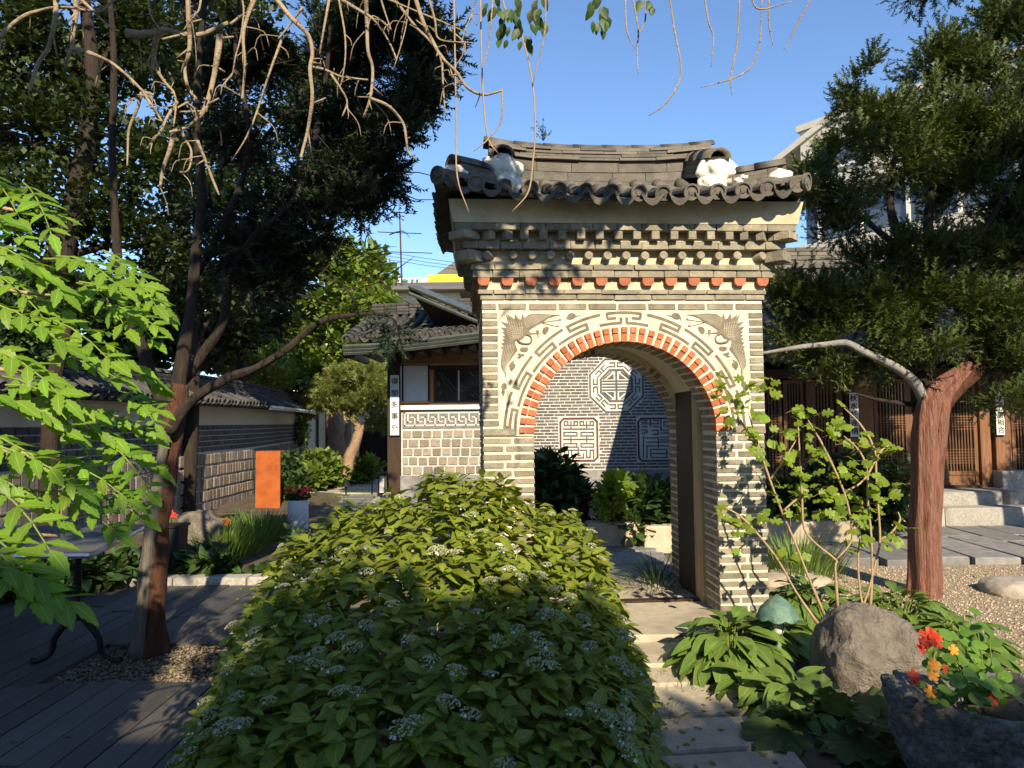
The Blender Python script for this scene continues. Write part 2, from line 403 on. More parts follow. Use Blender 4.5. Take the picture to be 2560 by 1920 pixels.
# ================================================================== ground
def sheet(name, pts, z, mk):
    mb = MB(); mb.add([(x, y, z) for x, y in pts], [tuple(range(len(pts)))])
    o = mb.build(name, mk); struct(o); return o
g = MB(); g.add([(-600,-600,-.02),(600,-600,-.02),(600,900,-.02),(-600,900,-.02)], [(0,1,2,3)])
struct(g.build('ground', 'ground'))
# soil of the planting beds in front of the gate, a low uneven sheet
def bed(name, x0, x1, y0, y1, z, amp, mk, n=26):
    V = []; Fq = []
    for j in range(n + 1):
        for i in range(n + 1):
            x = x0 + (x1 - x0) * i / n; y = y0 + (y1 - y0) * j / n
            e = min(i, j, n - i, n - j) / 4.0
            V.append((x, y, z * min(1, e) - .015 + amp * noise.noise(Vector((x * 2.2, y * 2.2, 3.1))) * min(1, e)))
    for j in range(n):
        for i in range(n):
            a = j * (n + 1) + i; Fq.append((a, a + 1, a + n + 2, a + n + 1))
    o = link(name, np_mesh(name, V, Fq, mk, smooth=True)); struct(o); return o
bed('planting_soil', -1.5, .62, 2.0, 4.95, .05, .03, 'soil')
bed('planting_soil', 1.0, 3.0, 2.2, 5.6, .05, .03, 'soil')
bed('planting_soil', -5.1, -1.9, 6.55, 12.0, .03, .03, 'soil')
bed('planting_soil', -5.9, -3.4, 12.2, 18.5, .05, .05, 'soil')
bed('planting_soil', .1, 3.5, 8.0, 12.8, .10, .04, 'soil')

# gravel yard on the right with loose pebbles
sheet('gravel_yard', [(1.95,4.2),(2.6,3.9),(4.5,3.2),(9.5,3.0),(9.5,7.15),(1.95,7.15)], .012, 'gravel')
tv = np.array([(1,0,0),(0,1,0),(-1,0,0),(0,-1,0),(0,0,.7),(0,0,-.7)]); tf = np.array([(0,1,4),(1,2,4),(2,3,4),(3,0,4),(1,0,5),(2,1,5),(3,2,5),(0,3,5)])
Ms = []
for i in range(16000):
    x = rng.uniform(1.98, 6.2); y = 4.0 + 3.1 * rng.random() ** 1.15
    s = rng.uniform(.005, .012)
    Ms.append(np.array(Matrix.Translation((x, y, .014)) @ Euler((rng.uniform(-.5,.5), rng.uniform(-.5,.5), rng.uniform(0,6))).to_matrix().to_4x4() @ Matrix.Diagonal((s*rng.uniform(.8,1.5), s, s*.8, 1))))
o = link('loose_gravel', scatter('loose_gravel', tv, tf, Ms, 'pebble'))
stuff(o); tag(o, 'loose tan gravel covering the yard around the red trunk', 'gravel')

# weathered deck on the left: every plank its own board, cut round the tree
deck = bpy.data.objects.new('deck', None); C.objects.link(deck); struct(deck); ORG[deck.name] = Vector((0,0,0))
HX0, HX1, HY0, HY1 = -2.62, -1.62, 4.05, 4.75
x = -5.05; k = 0
while x < -1.02:
    w = .142
    ends = [1.2, 6.42]
    if x < -1.3: brk = [rng.uniform(2.2, 5.8)] if k % 3 else [rng.uniform(2.0, 3.4), rng.uniform(4.6, 5.8)]
    else: brk = [3.1]
    y1max = 6.42 if x < -1.42 else 4.0 - (x + 1.42) * 3.2
    segs = []; ys = [1.2] + [b for b in brk if b < y1max - .3] + [y1max]
    for a, b in zip(ys[:-1], ys[1:]): segs.append((a + .004, b - .004))
    out = []
    for a, b in segs:
        if x + w > HX0 and x < HX1 and b > HY0 and a < HY1:
            if HY0 - a > .1: out.append((a, HY0))
            if b - HY1 > .1: out.append((HY1, b))
        else: out.append((a, b))
    for a, b in out:
        piece('plank', 'deck_wood', deck, x + rng.uniform(0, .004), x + w - .006, a, b, .0, .05 + rng.uniform(-.003, .003), rot=(rng.uniform(-.0015,.0015), rng.uniform(-.006,.006), rng.uniform(-.0012,.0012)), ch=.02)
    x += w; k += 1
sheet('tree_pit', [(HX0-.05,HY0-.05),(HX1+.05,HY0-.05),(HX1+.05,HY1+.05),(HX0-.05,HY1+.05)], .022, 'soil')
Ms = []
for i in range(2600):
    s = rng.uniform(.005, .013)
    Ms.append(np.array(Matrix.Translation((rng.uniform(HX0, HX1), rng.uniform(HY0, HY1), .03)) @ Euler((rng.uniform(-.5,.5), rng.uniform(-.5,.5), rng.uniform(0,6))).to_matrix().to_4x4() @ Matrix.Diagonal((s*1.3, s, s*.8, 1))))
o = link('pit_gravel', scatter('pit_gravel', tv, tf, Ms, 'pit_pebble')); stuff(o); tag(o, 'gravel in the deck opening around the leaning trunk', 'gravel')
kb = MB(); kb.box(-3.3, -2.9+1.05, 6.44, 6.60, -.02, .115)
kerb = bpy.data.objects.new('kerb', None); C.objects.link(kerb); struct(kerb); ORG[kerb.name] = Vector((0,0,0))
for i in range(5):
    piece('kerb_stone', 'granite', kerb, -5.0 + i*.66, -5.0 + (i+1)*.66 - .012, 6.45, 6.62, -.02, .112, jit=.003, ch=.04)

# stone steps and paving slabs up to the gate
path = bpy.data.objects.new('path', None); C.objects.link(path); struct(path); ORG[path.name] = Vector((0,0,0))
def slab(pts, z, th, mk='path_stone', par=None, seed=0, name='paving_stone'):
    """irregular chamfered slab from ground points"""
    r = random.Random(seed); P = []
    n = len(pts)
    for i in range(n):
        a = Vector(pts[i]); b = Vector(pts[(i + 1) % n])
        for t in (0, .33, .66):
            p = a.lerp(b, t) ; P.append(p + Vector((r.uniform(-.012,.012), r.uniform(-.012,.012), 0)) * (1 if t else .5))
    c = sum(P, Vector((0,0,0))) / len(P)
    m = len(P)
    vs = [(p.x, p.y, z - th) for p in P] + [(p.x, p.y, z - .012) for p in P]
    vs += [tuple(Vector((c.x + (p.x - c.x) * .975, c.y + (p.y - c.y) * .975, z + r.uniform(-.002,.002)))) for p in P]
    fs = [(i, (i+1) % m, (i+1) % m + m, i + m) for i in range(m)] + [(i+m, (i+1) % m + m, (i+1) % m + 2*m, i + 2*m) for i in range(m)] + [tuple(range(2*m, 3*m))]
    mb = MB(); mb.add(vs, fs); return mb.build(name, mk, par if par is not None else path)
def gp(l, z): return [G(x, y, z) for x, y in l]
slab(gp([(1440,1512),(1815,1519),(1775,1586),(1430,1590)], .10), .10, .13, seed=1)
slab(gp([(1440,1600),(1785,1594),(1760,1658),(1430,1662)], .055), .055, .09, seed=2)
slab(gp([(1470,1670),(1738,1664),(1752,1704),(1480,1712)], .03), .03, .07, seed=3)
slab(gp([(1530,1719),(1838,1710),(1872,1778),(1540,1790)], .03), .03, .07, seed=4)
slab(gp([(1560,1803),(1878,1790),(1958,1862),(1580,1880)], .03), .03, .07, seed=5)
slab(gp([(1590,1892),(1985,1874),(2075,1975),(1590,1990)], .03), .03, .07, seed=6)
slab([Vector(p) for p in [(-1.1,1.9,0),(-.62,1.9,0),(-.66,2.62,0),(-1.04,2.58,0)]], .02, .06, seed=7)
slab([Vector(p) for p in [(-.6,1.6,0),(.3,1.6,0),(.2,2.15,0),(-.56,2.2,0)]], .02, .06, seed=8)
# floor under the arch and beyond it
slab([Vector(p) for p in [(.12,5.08,0),(1.5,5.17,0),(1.42,6.45,0),(.05,6.38,0)]], .094, .1, seed=9)
yy = 6.5
for i in range(5):
    slab([Vector((.3 + .1*math.sin(i), yy, 0)), Vector((1.55, yy + .05, 0)), Vector((1.6, yy + .62, 0)), Vector((.28, yy + .6, 0))], .055, .08, 'slate', seed=20 + i)
    yy += .68
# grey flagstone walk on the left leading back
fl = bpy.data.objects.new('flagstone_path', None); C.objects.link(fl); struct(fl); ORG[fl.name] = Vector((0,0,0))
yy = 6.75; k = 0
while yy < 14.2:
    cx = -1.62 - (yy - 6.7) * .16; h = rng.uniform(.42, .6)
    xs = [-.55, rng.uniform(-.15,.15), .55] if k % 2 else [-.58, -.1, .25, .6]
    for a, b in zip(xs[:-1], xs[1:]):
        slab([Vector((cx + a + .015, yy, 0)), Vector((cx + b - .015, yy + rng.uniform(-.02,.02), 0)), Vector((cx + b - .015 - h*.16, yy + h - .03, 0)), Vector((cx + a + .015 - h*.16, yy + h - .03, 0))], .022, .04, 'slate', fl, 100 + k, 'flagstone'); k += 1
    yy += h
# raised stone edging beside that walk
ed = bpy.data.objects.new('stone_edging', None); C.objects.link(ed); struct(ed); ORG[ed.name] = Vector((0,0,0))
for i in range(12):
    y0 = 8.2 + i * .5; x0 = -.98 - (y0 - 6.7) * .16
    piece('edging_stone', 'granite', ed, x0, x0 + .16, y0, y0 + .48, -.02, .13 + rng.uniform(-.01,.02), rot=(0, 0, .158), ch=.04)
sheet('sunny_path', [(-6.2,14.6),(-1.2,14.4),(-.6,18.6),(-6.0,18.8)], .0, 'gravel')
for i in range(4):
    y0 = 15.0 + i*.9
    slab([Vector((-4.6+i*.2, y0, 0)), Vector((-2.2, y0, 0)), Vector((-2.3, y0+.8, 0)), Vector((-4.5+i*.2, y0+.82, 0))], .03, .05, 'path_stone', fl, 300+i, 'flagstone')
# planting-bed edging stones behind the gate
for i in range(6):
    piece('edging_stone', 'path_stone', ed, .2 + i*.62, .2 + i*.62 + .6, 8.05 + .1*(i % 2), 8.27 + .1*(i % 2), -.02, .30 + rng.uniform(-.02,.03), jit=.01, ch=.06)
# slab walk in front of the right-hand house
pw = bpy.data.objects.new('paved_walk', None); C.objects.link(pw); struct(pw); ORG[pw.name] = Vector((0,0,0))
xx = 2.3; k = 0
while xx < 9.6:
    w = rng.uniform(.38, .5); y0 = 7.15 + rng.uniform(-.12, .1)
    mid = rng.uniform(8.0, 8.6)
    for a, b in ((y0, mid), (mid, 9.25)):
        slab([Vector((xx + .012, a, 0)), Vector((xx + w - .012, a, 0)), Vector((xx + w - .012 + .04, b - .015, 0)), Vector((xx + .052, b - .015, 0))], .08, .12, 'slate', pw, 400 + k, 'paving_slab'); k += 1
    xx += w
# ================================================================== brick gate
gate = thing('brick_gate', 'grey brick arched gate with tiled roof and crane reliefs', 'gate', (-.203, 5.0, .10), rad(3.6), local=True)
GW, GT, CX, AR, SP, TOP = 2.0, 1.2, 1.0, .645, 1.27, 2.212     # width, depth, arch centre, radius, springing, top of face
def arch_body(mb, v0, v1, x0, x1, z0, z1, R, zs, n=40):
    """wall from z0 to z1 with a semicircle cut out above springing zs"""
    for a, b in ((x0, CX - R), (CX + R, x1)): mb.box(a, b, v0, v1, z0, z1)
    pts = [(CX - R * math.cos(math.pi * i / n), zs + R * math.sin(math.pi * i / n)) for i in range(n + 1)]
    for (xa, za), (xb, zb) in zip(pts[:-1], pts[1:]):
        mb.add([(xa,v0,za),(xb,v0,zb),(xb,v0,z1),(xa,v0,z1),(xa,v1,za),(xb,v1,zb),(xb,v1,z1),(xa,v1,z1)],
               [(0,1,2,3),(5,4,7,6),(0,4,5,1),(3,2,6,7)])
mb = MB()
# lower piers and upper body; the upper body stands 12 mm proud of the piers
for a, b in ((.006, CX - AR - .006), (CX + AR + .006, GW - .006)):
    mb.box(a, b, .007, .31, 0, SP - .008); mb.box(a, b, .93, GT - .007, 0, SP - .008)
    mb.box(a if a < .5 else a + .05, b - .05 if a < .5 else b, .31, .93, 0, SP - .008)
arch_body(mb, -.005, .31, .0, GW, SP - .008, TOP, AR + .006, SP)
arch_body(mb, .93, GT + .005, .0, GW, SP - .008, TOP, AR + .006, SP)
arch_body(mb, .31, .93, .0, GW, SP - .008, TOP, AR + .06, SP)
mb.build('mortar_wall', 'mortar', gate)
PIT = .0567; BH = .038
rows = int((SP - .02) / PIT)
z_first = SP - .014 - rows * PIT
sidebits = MB()
for i in range(-1, rows):
    z0 = z_first + i * PIT + .010
    if z0 < -.02: continue
    for side in (0, 1):
        A, B = (0.0, CX - AR) if side == 0 else (CX + AR, GW)
        cut = (A + .205) if (i + side) % 2 else (B - .205)
        for a, b in ((A, cut - .009), (cut + .009, B)):
            piece('brick', 'brick', gate, a, b, 0.0, .095, z0, z0 + BH, jit=.0016)
        # jambs (the face towards the opening)
        xj = (CX - AR, CX - AR + .0) if side == 0 else (CX + AR, CX + AR)
        for va, vb in ((0.108, .205), (.218, .312)) if i % 2 else ((.108, .305),):
            if side == 1: piece('jamb_brick', 'brick', gate, CX + AR, CX + AR + .09, va, vb, z0, z0 + BH, jit=.0014)
            else: piece('jamb_brick', 'brick', gate, CX - AR - .09, CX - AR, va, vb, z0, z0 + BH, jit=.0014)
        for va, vb in ((.932, 1.03), (1.042, 1.195)) if i % 2 else ((.932, 1.12), (1.132, 1.195)):
            if side == 1: piece('jamb_brick', 'brick', gate, CX + AR, CX + AR + .09, va, vb, z0, z0 + BH, jit=.0014)
            else: sidebits.box(CX - AR - .09, CX - AR, va, vb, z0, z0 + BH)
        # outer flanks
        nb = 5; off = .1 if i % 2 else 0
        ve = [.1 + off + q * .215 for q in range(6)]
        for q in range(5):
            a, b = ve[q] + .006, min(ve[q + 1] - .006, GT)
            if side == 0: sidebits.box(-.0, .09, a, b, z0, z0 + BH)
            else: sidebits.box(GW - .09, GW, a, b, z0, z0 + BH)
stuff(sidebits.build('flank_brickwork', 'brick', gate))
# strip bricks at both edges of the spandrel panel, the long one below them, the header course above
UF = -.012
flank2 = MB()
for i in range(15):
    z0 = SP + .058 + i * (2.135 - SP - .058) / 15
    wl = .108 + rng.uniform(-.003, .003); wr = .098 + rng.uniform(-.003, .003)
    piece('brick', 'brick', gate, -.002, wl, UF, .09, z0, z0 + .039, jit=.0014)
    piece('brick', 'brick', gate, GW - wr, GW + .002, UF, .09, z0, z0 + .039, jit=.0014)
    for q in range(5):
        a = .1 + (.1 if i % 2 else 0) + q * .215
        flank2.box(-.006, .09, a + .006, min(a + .209, GT), z0, z0 + .039); flank2.box(GW - .09, GW + .006, a + .006, min(a + .209, GT), z0, z0 + .039)
stuff(flank2.build('flank_brickwork', 'brick', gate))
piece('brick', 'brick', gate, -.002, CX - AR - .122, UF, .09, SP - .004, SP + .042)
piece('brick', 'brick', gate, CX + AR + .122, GW + .002, UF, .09, SP - .004, SP + .042)
xs = [.0, .105, .318, .53, .742, .955, 1.168, 1.38, 1.592, 1.80, GW]
for a, b in zip(xs[:-1], xs[1:]):
    piece('brick', 'brick', gate, a + (.008 if a else -.002), b - (.008 if b < GW else -.002), UF, .09, 2.142, 2.186, jit=.0012)
# red arch bricks in two proud rings and the grey bricks of the vault
def polar_piece(name, mk, r0, r1, a0, a1, v0, v1, n=1, jit=0.0):
    mb = MB(); j = rng.uniform(-jit, jit); d = rng.uniform(-jit, jit)
    P = []
    for i in range(n + 1):
        t = a0 + (a1 - a0) * i / n + j
        P.append((CX - math.cos(t) * (r0 + d), SP + math.sin(t) * (r0 + d)))
    for i in range(n, -1, -1):
        t = a0 + (a1 - a0) * i / n + j
        P.append((CX - math.cos(t) * (r1 + d), SP + math.sin(t) * (r1 + d)))
    mb.prism(P, v0 + d, v1)
    return mb.build(name, mk, gate)
NV = 35; da = math.pi / NV
for i in range(NV):
    a = (i + .5) * da; hw = .0205
    polar_piece('red_brick', 'red_brick', AR, .704, a - hw / .67, a + hw / .67, -.016, .10, 1, .002)
    polar_piece('red_brick', 'red_brick', .709, .749, a - hw / .73, a + hw / .73, -.024, .05, 1, .002)
    polar_piece('vault_brick', 'brick', AR, AR + .05, a - .030, a + .030, .112, .312, 1, .003)
    polar_piece('vault_brick', 'brick', AR, AR + .05, a - .030, a + .030, .932, 1.205, 1, .003)
# key-fret ring: S-shaped hooks, mirrored about the crown
PF, PB = -.0085, .0
def bar_polar(mb, r, a0, a1, w=.019):
    n = max(2, int(abs(a1 - a0) / .05) + 1)
    P = [(CX - math.cos(a0 + (a1-a0)*i/n) * (r - w/2), SP + math.sin(a0 + (a1-a0)*i/n) * (r - w/2)) for i in range(n+1)]
    P += [(CX - math.cos(a0 + (a1-a0)*i/n) * (r + w/2), SP + math.sin(a0 + (a1-a0)*i/n) * (r + w/2)) for i in range(n, -1, -1)]
    if a1 < a0: P = P[::-1]
    mb.prism(P, PF + rng.uniform(-.0006, .0006), PB)
def bar_rad(mb, a, r0, r1, w=.019):
    e = w / 2 / ((r0 + r1) / 2)
    mb.prism([(CX - math.cos(t) * r, SP + math.sin(t) * r) for t, r in ((a-e, r0), (a+e, r0), (a+e, r1), (a-e, r1))], PF + rng.uniform(-.0006, .0006), PB)
R3, R2, R1 = .853, .816, .779
U = rad(19.4)
for side in (0, 1):
    for k in range(4):
        mbm = MB()
        A = rad(3.0) + k * U
        f = (lambda t: t) if side == 0 else (lambda t: math.pi - t)
        a0, a1 = A, A + U * .90
        am = A + U * .52
        bar_polar(mbm, R3, f(a0), f(a1)); bar_rad(mbm, f(a0 + .011), R2 + .004, R3 - .004)
        bar_polar(mbm, R2, f(a0), f(am)); bar_rad(mbm, f(am - .011), R1 + .004, R2 - .004)
        bar_polar(mbm, R1, f(am), f(max(am - U * .92, rad(2.0))))
        mbm.build('key_fret', 'brick_line', gate)
mbm = MB()
h = rad(8.6)
bar_polar(mbm, R3, math.pi/2 - h, math.pi/2 + h)
for s_ in (-1, 1):
    bar_rad(mbm, math.pi/2 + s_ * (h - .007), R2 + .004, R3 - .004)
    bar_polar(mbm, R2, math.pi/2 + s_ * (h), math.pi/2 + s_ * (h * .45)); bar_polar(mbm, R1, math.pi/2 + s_ * .02, math.pi/2 + s_ * (h*1.5)); bar_rad(mbm, math.pi/2 + s_ * .026, R1 + .004, R2 + .002)
mbm.build('key_fret', 'brick_line', gate)

# crane reliefs (outline measured on the panel, metres), mirrored for the right one
def cz(x, y): return ((1235 + x * .1688 - 1203) / 358, 1.36 + (1055 - (770 + y * .1688)) / 358)
body = [(150,1050),(130,960),(85,880),(80,790),(95,680),(110,610),(85,585),(130,575),(95,530),(140,510),(105,470),(150,455),(110,420),(150,410),(105,355),(150,360),(85,290),(185,300),(90,205),(195,235),(160,100),(225,180),(180,95),(290,170),(295,85),(345,160),(385,175),(410,80),(430,150),(520,95),(640,85),(740,90),(830,100),(980,105),(880,125),(790,155),(720,210),(690,225),(620,260),(540,310),(500,345),(520,372),(690,384),(520,395),(470,402),(440,420),(400,470),(330,478),(292,500),(300,560),(330,630),(250,730),(190,820),(160,900)]
neck = [(330,470),(365,515),(430,535),(500,535),(537,500),(535,445),(500,408),(465,398)]
legs = [[(690,222),(800,205),(940,185),(985,160)], [(940,185),(985,185)], [(700,228),(800,250),(915,280),(955,255)], [(915,280),(960,288)]]
lines = []
for k in range(9):       # wing feathers, upper right wing
    t = k / 8
    lines.append([(420 + 40*t, 170 + 130*t), (560 + 20*t, 115 + 130*t), (700 - 60*t, 110 + 105*t), (840 - 190*t, 112 + 100*t)])
for k in range(7):       # lower wing
    t = k / 6
    lines.append([(130 + 150*t, 560 - 20*t), (105 + 150*t, 700 - 30*t), (100 + 100*t, 830 - 60*t), (140 + 20*t, 980 - 80*t)])
for k in range(8):       # scales of the body
    t = k / 7
    lines.append([(150 + 10*k, 300 + 26*k), (240 + 4*k, 270 + 28*k), (330, 300 + 22*k), (420 - 10*k, 290 + 24*k)])
for k in range(6): lines.append([(200 + 38*k, 190 + 8*k), (225 + 36*k, 280 + 12*k), (260 + 26*k, 380 + 8*k), (250 + 18*k, 450)])
clouds = [[(700,345),(715,305),(760,280),(795,290),(800,320),(785,355),(745,400),(715,392)], [(360,620),(385,592),(430,590),(470,585),(490,610),(480,645),(430,660),(385,650)],
          [(330,690),(350,672),(385,690),(420,690),(425,715),(385,725),(365,755),(315,742),(350,725),(338,705)], [(200,850),(225,810),(285,785),(262,820),(300,850),(290,885),(235,945),(210,905)],
          [(1055,210),(1065,140),(1100,85),(1150,75),(1195,90),(1210,120),(1290,105),(1200,140),(1160,170),(1110,175),(1075,165)], [(80,1170),(90,1130),(125,1115),(160,1140),(160,1185),(130,1215),(135,1260),(105,1330),(100,1280),(80,1255),(95,1210)],
          [(600,345),(640,330),(655,352),(640,375),(645,460),(625,410),(620,375)]]
for mir in (0, 1):
    fx = (lambda p: (p[0] + .0, p[1])) if not mir else (lambda p: (GW - p[0], p[1]))
    root = MB()
    root.prism([fx(cz(*p)) for p in (body if mir else body[::-1])], -.0100, .0)
    co = root.build('crane_relief', 'brick_line', gate)
    co['label'] = 'left crane relief with spread wings' if not mir else 'right crane relief with spread wings'
    nk = MB()
    nk.tube([Vector((fx(cz(*p))[0], -.0085, fx(cz(*p))[1])) for p in neck], [.010,.009,.008,.007,.0065,.0065,.007,.008], 6, sub=2)
    nk.build('crane_neck', 'brick_line', co)
    lg = MB()
    for l in legs: lg.tube([Vector((fx(cz(*p))[0], -.0075, fx(cz(*p))[1])) for p in l], .0026, 4)
    lg.build('crane_leg', 'brick_line', co)
    fl_ = MB()
    for l in lines: fl_.tube([Vector((fx(cz(*p))[0], -.0103, fx(cz(*p))[1])) for p in l], .0011, 4, sub=3)
    fl_.build('feather_lines', 'feather_line', co)
    for cl in clouds:
        c_ = MB(); c_.prism([fx(cz(*p)) for p in (cl if mir else cl[::-1])], -.0095, .0); c_.build('cloud_motif', 'brick_line', gate)

# ---------------------------------------------------------------- cornice
def course(z0, z1, ov, n=None, L=.205, mk='cornice', name='cornice_brick', jv=.002, joint=.004):
    """a course running round the front and both flanks, overhanging by ov"""
    x0, x1 = -ov, GW + ov
    cb = MB(); cb.box(x0 + .004, x1 - .004, -ov + .02, GT + ov - .004, z0 + .001, z1 - .001)
    cb.build('course_core', mk, gate)
    x = x0; off = rng.uniform(.3, .9) * L
    first = True
    while x < x1 - .005:
        w = off if first else L * rng.uniform(.85, 1.15); first = False
        e = min(x + w, x1)
        if x1 - e < .06: e = x1
        piece(name, mk, gate, x + joint / 2, e - joint / 2, -ov, -ov + .07, z0, z1, jit=jv)
        x = e
def band(z0, z1, ov, mk='plaster', ov2=None):
    ov2 = ov if ov2 is None else ov2
    mbb = MB()
    vs = [(-ov, -ov, z0), (GW+ov, -ov, z0), (GW+ov, GT+ov, z0), (-ov, GT+ov, z0), (-ov2, -ov2, z1), (GW+ov2, -ov2, z1), (GW+ov2, GT+ov2, z1), (-ov2, GT+ov2, z1)]
    mbb.add(vs, [(0,3,2,1),(4,5,6,7),(0,1,5,4),(1,2,6,5),(2,3,7,6),(3,0,4,7)])
    return mbb.build('plaster_band', mk, gate)
course(2.212, 2.250, .018, L=.25); course(2.252, 2.282, .030, L=.25)
band(2.280, 2.362, .020)
xs = [-.03 + i * (GW + .06 - .08) / 12 for i in range(13)]
for x in xs:       # red scalloped tiles
    w = .082
    P = [(x, 2.360), (x + w, 2.360), (x + w, 2.335), (x + w * .93, 2.318), (x + w * .75, 2.304), (x + w * .25, 2.304), (x + w * .07, 2.318), (x, 2.335)]
    s_ = MB(); s_.prism(P[::-1], -.062, -.01); s_.build('red_scallop', 'red_tile', gate)
for v in [.1 + .16 * i for i in range(8)]:
    for sx in (0, 1):
        P = [(v, 2.360), (v + .08, 2.360), (v + .08, 2.335), (v + .06, 2.304), (v + .02, 2.304), (v, 2.335)]
        s_ = MB(); s_.prism(P, -.062 if sx == 0 else GW + .01, -.01 if sx == 0 else GW + .062, 'x'); s_.build('red_scallop', 'red_tile', gate)
course(2.361, 2.410, .066, L=.17); course(2.412, 2.452, .078, L=.32)
band(2.450, 2.545, .062)
n = 17
for i in range(n):      # round log-end dentils
    x = -.05 + i * (GW + .10) / (n - 1)
    sp = 0.0 if 1 < i < n - 2 else (-.5 if i < 2 else .5) * (1 if i in (1, n - 2) else 1.5)
    d_ = MB(); a = Vector((x, -.01, 2.502)); b = Vector((x + .12 * math.sin(sp), -.01 - .12 * math.cos(sp), 2.504 + rng.uniform(-.003,.003)))
    d_.tube([a, b - (b-a)*.06, b], [.030, .031, .027], 12); d_.build('round_dentil', 'cornice', gate)
for v in [.12 + .122 * i for i in range(9)]:
    for sx in (-1, 1):
        a = Vector((.02 if sx < 0 else GW - .02, v, 2.502)); b = a + Vector((sx * .14, 0, 0))
        d_ = MB(); d_.tube([a, b], .03, 8); d_.build('round_dentil', 'cornice', gate)
course(2.545, 2.600, .135, L=.17)
band(2.598, 2.66, .105)
n = 18
for i in range(n):      # square dentils, the outer ones turned outwards
    x = -.10 + i * (GW + .20) / (n - 1)
    sp = 0.0 if 2 < i < n - 3 else (.35 if i < 3 else -.35) * (1 if i in (2, n - 3) else 1.7)
    piece('square_dentil', 'cornice', gate, x - .028, x + .028, -.185, -.04, 2.602, 2.664, rot=(0, 0, sp + rng.uniform(-.03,.03)))
for v in [.12 + .122 * i for i in range(9)]:
    for sx in (-1, 1):
        xc = -.10 if sx < 0 else GW + .10
        piece('square_dentil', 'cornice', gate, xc - .075, xc + .075, v - .028, v + .028, 2.602, 2.664, jit=.002)
for sx in (-1, 1):      # corner blocks
    piece('corner_block', 'cornice', gate, *((-.20, -.04) if sx < 0 else (GW + .04, GW + .20)), -.20, -.04, 2.606, 2.662, rot=(0, 0, .78))
    piece('corner_block', 'cornice', gate, *((-.16, -.02) if sx < 0 else (GW + .02, GW + .16)), -.16, -.02, 2.46, 2.535, rot=(0, 0, .78))
course(2.662, 2.712, .190, L=.17)
band(2.710, 2.86, .195, 'plaster', .225)
# gate post and the open dark door leaf folded into the right jamb
for sx, nm in ((1, 1), (-1, 1)):
    xx = CX + AR - .015 if sx > 0 else CX - AR - .075
    piece('post', 'post_wood', gate, xx, xx + .09, .315, .50, 0, 1.62, ch=.02)
    piece('door', 'dark_wood', gate, xx + (.0 if sx > 0 else .03), xx + (.055 if sx > 0 else .085), .51, .925, .015, 1.72, ch=.02)
piece('threshold', 'dark_wood', gate, CX - AR, CX + AR, .40, .47, 0, .012, ch=.02)

# ---------------------------------------------------------------- roof
EV, EU, ER = -.37, -.31, 2.20              # eave lines in front and at the left flank
def up(t): return .10 * abs(t) ** 2.4
def fpt(u, s):
    """front slope: u across, s 0 eave .. 1 ridge"""
    return Vector((u, EV + s * .93, 2.848 + up((u - 1.0) / 1.32) * (1 - .6 * s) + .40 * s - .055 * math.sin(math.pi * s)))
def lpt(v, s, side):
    x = EU + s * .46
    return Vector((x if side < 0 else ER + EU - x, v, 2.848 + up((v - .6) / .95) * (1 - .6*s) + .25 * s - .03 * math.sin(math.pi * s)))
core = MB()
NU, NS = 24, 8
def grid(mb, f, nu, ns, flip=False):
    b = len(mb.v)
    for j in range(ns + 1):
        for i in range(nu + 1): mb.v.append(tuple(f(i / nu, j / ns)))
    for j in range(ns):
        for i in range(nu):
            a = b + j * (nu + 1) + i; q = (a, a + 1, a + nu + 2, a + nu + 1)
            mb.f.append(q[::-1] if flip else q); mb.m.append(0)
drop = Vector((0, 0, -.035))
grid(core, lambda a, s: fpt(EU + (s * .46) + a * (ER - EU - 2 * s * .46), s) + drop, NU, NS)
def back(u, s):
    p = fpt(u, s); return Vector((p.x, 1.12 - (p.y - 0.0), p.z))
grid(core, lambda a, s: back(EU + (s * .46) + a * (ER - EU - 2 * s * .46), s) + drop, NU, NS, True)
for sd in (-1, 1):
    grid(core, lambda a, s: lpt(EV + s * .4 + a * (1.86 - .8 * s), s, sd) + drop, 12, 4, sd < 0)
core.box(EU + .16, ER - .16, EV + .16, 1.42 - .16, 2.80, 2.862)
for a, b in ((.12, .18), (1.72, 1.78)):
    core.prism([(-.02, 3.0), (1.14, 3.0), (.56, 3.34)], a + .05, b + .05, 'x')
roof = core.build('roof', 'roof_core', gate, smooth=False)
def half_tile(L, r0, r1, th=.012, seg=8, disc=False):
    """cover tile along +Y, arched upwards"""
    mb = MB(); vs = []
    for y, r in ((0, r0), (L, r1)):
        for rr in (r, r - th):
            for k in range(seg + 1):
                a = math.pi * k / seg
                vs.append((-math.cos(a) * rr, y, math.sin(a) * rr))
    n = seg + 1; fs = []
    for k in range(seg):
        fs.append((k, k + 1, 2*n + k + 1, 2*n + k)); fs.append((n + k + 1, n + k, 3*n + k, 3*n + k + 1))
        fs.append((k + 1, k, n + k, n + k + 1)); fs.append((2*n + k, 2*n + k + 1, 3*n + k + 1, 3*n + k))
    mb.add(vs, fs)
    if disc:       # end disc with a rim and a raised centre
        pr = [(r0 * 1.06, .012), (r0 * 1.06, -.014), (r0 * .84, -.014), (r0 * .80, -.004), (r0 * .45, -.004), (r0 * .36, -.011), (.003, -.012)]
        Mr = Matrix.Translation((0, 0, r0 * .10)) @ Matrix.Rotation(rad(-90), 4, 'X') @ Matrix.Scale(-1, 4, (0, 0, 1))
        Mr = Matrix.Translation((0, 0, r0 * .10)) @ Matrix(((1,0,0,0),(0,0,1,0),(0,-1,0,0),(0,0,0,1)))
        mb.lathe(pr, 16, 0, Mr)
    return mb
